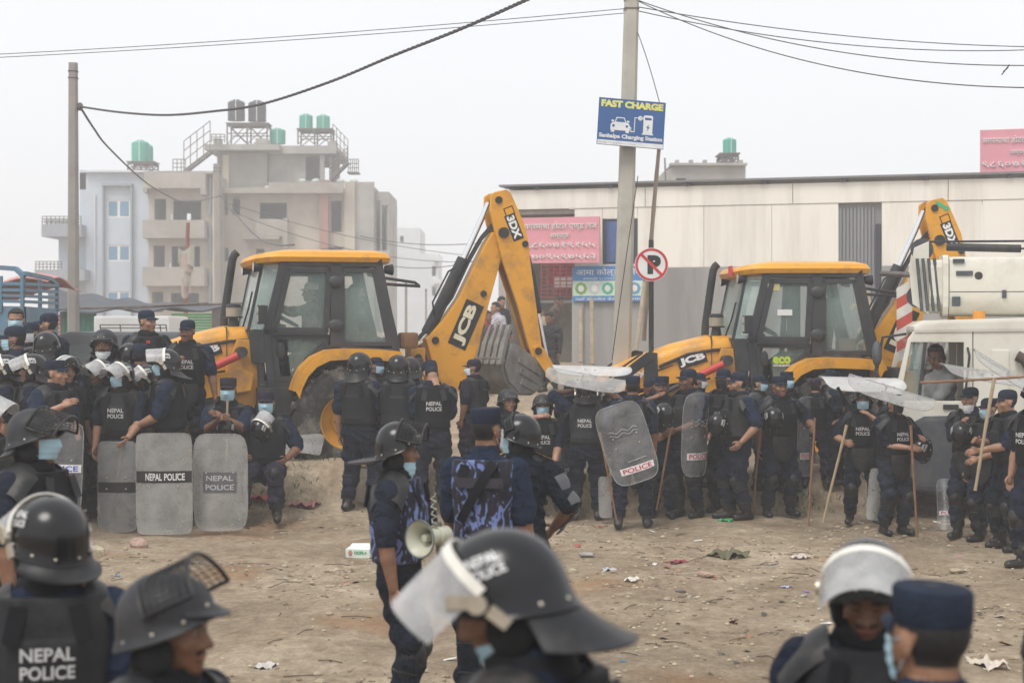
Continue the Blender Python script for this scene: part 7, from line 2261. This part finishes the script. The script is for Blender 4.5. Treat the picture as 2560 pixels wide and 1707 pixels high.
roof_shield('clear shield sloping over the black-masked woman', at(2225, 986, 17.85), -.2, .3, .30, roundn=4, m=CLEARW)
roof_shield('clear shield sloping over the women at the right edge', at(2530, 948, 16.9), -.1, .2, .55, roundn=5, m=CLEARW, style='label', txt=('POLICE', -.5, 0, .8, 'r'))
roof_shield('grey shield tipped behind the right-hand women', at(2462, 942, 17.6), .1, .2, .15, roundn=5, m=CLEARW)

# ---------------------------------------------------------------- canes and batons
CANE = mat('cane_brown', (.2, .1, .05), .55, var=.25, vs=7)
def cane(label, p0, Y0, p1, Y1, r=.013, m=CANE):
    stick('cane', label, at(*p1, Y1), at(*p0, Y0), r * .85, r, m, 'cane', 5, 'police canes')
cane('cane standing under the seated officer\'s clasped hands', (570, 1000), 18.68, (562, 1222), 18.6, .014, BAMB)
cane('faint cane behind the plain banded shield', (305, 1112), 17.62, (290, 1215), 17.65)
cane('cane slanting down between the talking officer and the shield', (1677, 1070), 18.75, (1641, 1276), 18.5)
cane('short cane below the tilted shield', (1500, 1080), 18.2, (1541, 1300), 18.1)
cane('cane on the far side of the stern officer', (1901, 1060), 19.0, (1884, 1268), 19.05)
cane('long cane gripped by the stern officer', (2036, 1045), 18.92, (2022, 1314), 18.5)
cane('cane slanting from the blue-masked officer\'s hand', (2116, 1062), 18.42, (2058, 1306), 18.3, .017, BAMB)
cane('cane held upright by the black-masked woman', (2277, 1062), 17.5, (2293, 1342), 17.35, .015)
cane('thick bamboo cane held by the woman in profile', (2486, 945), 16.35, (2437, 1226), 16.2, .018, BAMB)
cane('cane held level across the crane cab', (2302, 957), 17.0, (2580, 941), 16.4, .015)
stick('baton', 'black baton strap raised beside the blue mask', at(2142, 1050, 18.4), at(2094, 968, 18.4), .014, .02, VESTB, 'baton')

# ---------------------------------------------------------------- helmets carried in the hand
def loose_helmet(label, px, py, Y, rz, rx, visor='clear', s=1.0):
    e_ = thing('carried_helmet', label, 'helmet', at(px, py, Y), 0, 'carried helmets')
    M = Matrix.Rotation(rad(rz - 180), 4, 'Z') @ Matrix.Rotation(rad(rx), 4, 'X') @ Matrix.Translation((0, 0, -.05)) @ Matrix.Scale(s, 4)
    h = put_helmet(e_, M, visor, False, False, True, 1.1, 'shell')
loose_helmet('black helmet hanging before the talking officer', 1660, 1030, 18.72, 200, 30, None)
loose_helmet('black helmet carried on the arm of the black-masked man', 1792, 1055, 18.75, 150, 70, None)
loose_helmet('black helmet strapped on the stern officer\'s chest', 1934, 1040, 18.92, 185, 60, None)
loose_helmet('black helmet dangling at the black-masked woman\'s side', 2302, 1118, 17.7, 120, 60, None)
loose_helmet('black helmet clasped by the woman in the wide cap', 2404, 1078, 17.3, 160, 50, None)
loose_helmet('black helmet on the seated officer\'s arm', 650, 1068, 18.55, 150, 65, 'clear', .95)
loose_helmet('black helmet between the cane holder\'s knees', 564, 1066, 18.62, 180, 70, None, .9)

# ---------------------------------------------------------------- loudhailer
lh = thing('loudhailer', 'cream loudhailer with flared horn hanging between the middle pair', 'loudhailer', at(1076, 1342, 8.75), rad(52))
lh.scale = (.88, .88, .88)
LC = mat('cream_plastic', (.45, .45, .36), .4, var=.06); LG = mat('grey_rim', (.13, .15, .15), .5)
def lath(prof, seg=28): return [[Vector((x, r * math.cos(2 * math.pi * q / seg), r * math.sin(2 * math.pi * q / seg))) for q in range(seg)] for x, r in prof]
mb = MB(); mb.loft(lath([(-.10, .114), (-.085, .096), (-.05, .07), (0, .052), (.06, .046), (.06, .04), (0, .046), (-.05, .064), (-.085, .09), (-.1, .108)]), caps=False); mb.build('horn', LC, lh, smooth=50)
mb = MB(); mb.loft(lath([(-.104, .112), (-.108, .118), (-.098, .12), (-.094, .114)]), caps=False); mb.build('rim', LG, lh, smooth=50)
mb = MB(); mb.loft(lath([(-.06, .022), (-.03, .024), (.05, .028)], 14)); mb.build('reflex_core', LC, lh, smooth=50)
mb = MB(); mb.loft(lath([(.055, .05), (.06, .058), (.15, .058), (.16, .05)], 18)); mb.build('amplifier', LC, lh, smooth=40)
mb = MB(); mb.tube([(.08, 0, -.05), (.085, 0, -.13)], .018, 8); mb.build('pistol_grip', LG, lh, smooth=50); mb = MB(); mb.tube([(.1, 0, .055), (.1, 0, .08), (.02, 0, .085)], .008, 6); mb.build('handle', LG, lh, smooth=50)
mb = MB(); mb.tube([(.03 + .02 * math.sin(q * 2.2), .02 * math.cos(q * 2.2), .06 + .016 * q) for q in range(14)], .004, 5); mb.build('coiled_cord', LC, lh, smooth=50)

# ================================================================ LITTER AND STONES
def on_ground(px, py):
    "first point of the ground on the sight line of a photo pixel"
    Y = 6.0
    while Y < 60:
        p = at(px, py, Y)
        if p.z <= gz(p.x, Y): break
        Y += .02
    return Vector((p.x, Y, gz(p.x, Y)))
STONE = mat('pale_stone', (.42, .36, .26), .9, var=.25, vs=12, bump=.5, bs=30); STONE2 = mat('pinkish_stone', (.36, .25, .2), .9, var=.25, vs=12, bump=.5, bs=30); STONE3 = mat('grey_stone', (.28, .26, .24), .9, var=.25, vs=12)
def rock_mesh(r, seed, m, sq=(1, .8, .62)):
    rg = random.Random(seed)
    bm = bmesh.new(); bmesh.ops.create_icosphere(bm, subdivisions=2, radius=1)
    pl = [(Vector((rg.gauss(0, 1), rg.gauss(0, 1), rg.gauss(0, 1))).normalized(), rg.uniform(.62, .9)) for _ in range(9)]
    for v in bm.verts:
        for n_, d in pl:
            q = v.co.dot(n_)
            if q > d: v.co -= n_ * (q - d)
        v.co = Vector((v.co.x * sq[0], v.co.y * sq[1], v.co.z * sq[2])) * r
    me = bpy.data.meshes.new('stone'); bm.to_mesh(me); bm.free(); me.materials.append(m); return me
for (px, py, w, m, lb) in ((240, 1388, 54, STONE, 'pale angular rock near the shields'), (345, 1368, 54, STONE2, 'pinkish rock topped with white grit near the shields'), (1080, 1612, 22, STONE2, 'small broken brick between the middle pair'), (1433, 1432, 26, STONE, 'pale stone right of the large blurred helmet'),
                           (2010, 1490, 22, STONE3, 'flat grey stone left of the silver visor'), (2392, 1432, 44, WOOD, 'short log lying on the earth at right'), (1470, 1392, 50, STONE3, 'flat dark stone slab on the open ground'), (1763, 1442, 52, STONE2, 'flattish reddish stone on the open ground')):
    p = on_ground(px, py)
    o = link('rock', rock_mesh(w / FPX * p.y / 2, int(px), m, (1, .7, .35 if 'fla' in lb or 'log' in lb else .75))); o.location = p + Vector((0, 0, w / FPX * p.y * .12)); o.rotation_euler = (0, 0, random.uniform(-.4, .4)); tag(o, lb, 'rock', 'stones on the ground')
bx = thing('tissue_box', 'crushed white and green mask box lying on the earth', 'box', on_ground(898, 1392), rad(-12))
CARD = mat('white_card', (.66, .72, .66), .6, var=.05)
mb = MB(); mb.box((0, 0, .045), (.25, .11, .09), Matrix.Rotation(.06, 3, 'X')); mb.build('carton', CARD, bx, bevel=.004)
mb = MB(); mb.add([(-.12, .05, .09), (.1, .052, .095), (.08, .09, .13), (-.1, .085, .125)], [(0, 1, 2, 3)]); mb.build('flap', CARD, bx, fix=False)
mb = MB(); put_text(mb, 'OOPL+', plane_fn((.03, -.0605, .05), (1, 0, 0), (0, -.06, 1)), .13, .035, .04); mb.build('lettering', mat('box_green', (.05, .3, .14), .6), bx, fix=False)
mb = MB(); mb.ellipsoid((-.075, -.057, .045), (.022, .004, .03), 10, 8); mb.build('face_print', mat('face_print', (.4, .22, .16), .6), bx)
def crumple(name, lb, px, py, w, col, cat='litter', flat=.35):
    p = on_ground(px, py); r = w / FPX * p.y / 2
    rg = random.Random(px); a = [rg.uniform(0, 6) for _ in range(6)]
    mb = MB(); mb.sheet(lambda u, v: Vector(((u - .5) * 2 * r, (v - .5) * 1.5 * r, r * flat * (.6 + .5 * math.sin(u * 9 + a[0]) * math.sin(v * 7 + a[1]) + .3 * math.sin(u * 17 + v * 13 + a[2])))), 10, 8, .002)
    o = mb.build(name, mat('litter_%d' % px, col, .6, var=.2, vs=20), smooth=25); o.location = p; o.rotation_euler = (0, 0, rg.uniform(0, 3)); tag(o, lb, cat, 'litter on the ground')
for a in (('plastic_bag', 'crumpled bright green plastic bag at the officers\' feet', 1815, 1303, 34, (.03, .35, .12)), ('cloth_scrap', 'red cloth scraps at the foot of the bank', 655, 1252, 60, (.4, .06, .06)), ('cloth_scrap', 'red and white wrapper heap by the bank', 760, 1265, 70, (.45, .2, .18)),
          ('bottle_cap', 'bright blue scrap on the bare earth', 293, 1440, 12, (.03, .25, .6)), ('bottle_cap', 'small blue scrap nearer the grey wire visor', 265, 1468, 14, (.05, .3, .55)), ('wrapper', 'small violet wrapper left of the silver visor', 2016, 1480, 14, (.2, .1, .5)),
          ('wrapper', 'pale blue wrapper left of the violet one', 1965, 1468, 20, (.4, .42, .6)), ('cloth_scrap', 'dark red rag on the middle ground', 1697, 1407, 40, (.2, .03, .04)), ('cloth_scrap', 'dull green rag lying flat on the earth', 1820, 1392, 90, (.1, .1, .05)),
          ('paper_scrap', 'grey plastic sheet scrap by the pale stone', 1523, 1426, 34, (.4, .42, .44)), ('paper_scrap', 'torn white paper at lower right by the cap', 2470, 1665, 90, (.55, .48, .4)), ('paper_scrap', 'cream paper scrap above the torn paper', 2436, 1655, 34, (.5, .42, .28)),
          ('wrapper', 'red wrapper right of the torn white paper', 2470, 1674, 20, (.5, .08, .1)), ('paper_scrap', 'white and red rubbish pile beyond the silver visor', 2000, 1395, 46, (.5, .42, .38)), ('wrapper', 'pink wrapper on the ground before the women', 2398, 1394, 16, (.5, .2, .3)),
          ('paper_scrap', 'white sheet on the ground below the megaphone man', 665, 1668, 60, (.5, .48, .44)), ('paper_scrap', 'pale sheet flat on the ground right of the big helmet', 1580, 1452, 40, (.6, .56, .5)), ('bottle_cap', 'blue scrap right of the blurred neck guard', 1558, 1652, 14, (.08, .3, .5))):
    crumple(*a)
# twigs, pebbles and specks nobody could count
def scatter(name, label, n, make, m, seed):
    rg = random.Random(seed); mb = MB()
    for _ in range(n):
        y = 9.5 + 9.6 * rg.random() ** .8; x = rg.uniform(-.36, .36) * y
        if vnoise(x * .7, y * .8, 21) < .36 + .3 * rg.random(): continue
        make(mb, Vector((x, y, gz(x, y))), rg)
    tag(mb.build(name, m, fix=False), label, 'litter', kind='stuff')
def mk_pebble(mb, p, rg):
    r = rg.uniform(.006, .022) * (1.6 if rg.random() < .08 else 1); mb.ellipsoid(p + Vector((0, 0, r * .3)), (r, r * rg.uniform(.6, 1), r * .6), 6, 4)
scatter('pebbles', 'small pebbles scattered over the earth', 2200, mk_pebble, STONE, 3)
scatter('dark_pebbles', 'dark clods and grit scattered over the earth', 2400, mk_pebble, mat('clod', (.26, .2, .14), .95, var=.4, vs=3), 4)
def mk_twig(mb, p, rg):
    a = rg.uniform(0, 6.3); L = rg.uniform(.05, .28); d = Vector((math.cos(a), math.sin(a), 0)); q = p + d * L * .5 + Vector((rg.uniform(-.02, .02), 0, .012)); e_ = p + d * L; e_.z = gz(e_.x, e_.y) + .006
    mb.tube([p + Vector((0, 0, .005)), q, e_], .0035, 4)
scatter('twigs', 'dry twigs and straw scattered over the earth', 300, mk_twig, mat('twig', (.09, .06, .04), .9), 5)
def mk_scrap(mb, p, rg):
    a = rg.uniform(0, 6.3); w = rg.uniform(.012, .05); u = Vector((math.cos(a), math.sin(a), rg.uniform(-.2, .4))) * w; v = Vector((-math.sin(a), math.cos(a), rg.uniform(-.2, .4))) * w * rg.uniform(.3, .9); c_ = p + Vector((0, 0, .012))
    mb.add([c_ - u - v, c_ + u - v, c_ + u + v, c_ - u + v], [(0, 1, 2, 3)], rg.randrange(5))
scatter('scraps', 'scraps of paper and plastic strewn over the earth', 260, mk_scrap, [mat('scrap_white', (.6, .58, .54), .7), mat('scrap_dark', (.06, .055, .05), .7), mat('scrap_brown', (.25, .15, .09), .8), mat('scrap_white', (.6, .58, .54), .7), mat('scrap_red', (.35, .08, .07), .7)], 6)
# grass tufts along the foot of the bank
gb = MB(); rg = random.Random(9)
for (px, py, n, sp) in ((650, 1222, 90, .25), (700, 1232, 50, .3), (560, 1240, 40, .3), (1545, 1215, 60, .25), (1760, 1238, 90, .25), (1990, 1262, 60, .2), (2090, 1250, 40, .3), (820, 1150, 30, .3), (1210, 1180, 40, .3)):
    c_ = on_ground(px, py)
    for _ in range(n):
        p = Vector((c_.x + rg.gauss(0, sp), c_.y + rg.gauss(0, sp * .5), 0)); p.z = gz(p.x, p.y) - .01
        h = rg.uniform(.03, .09); a = rg.uniform(0, 6.3); d = Vector((math.cos(a), math.sin(a), 0)); s_ = d.cross(Vector((0, 0, 1))) * .006
        gb.add([p - s_, p + s_, p + d * h * .3 + Vector((0, 0, h * .7)) + s_ * .6, p + d * h * .7 + Vector((0, 0, h))], [(0, 1, 2), (0, 2, 3)])
tag(gb.build('grass', mat('grass_green', (.07, .12, .035), .7, var=.3, vs=9), fix=False), 'sparse green grass tufts along the foot of the bank', 'grass', kind='stuff')
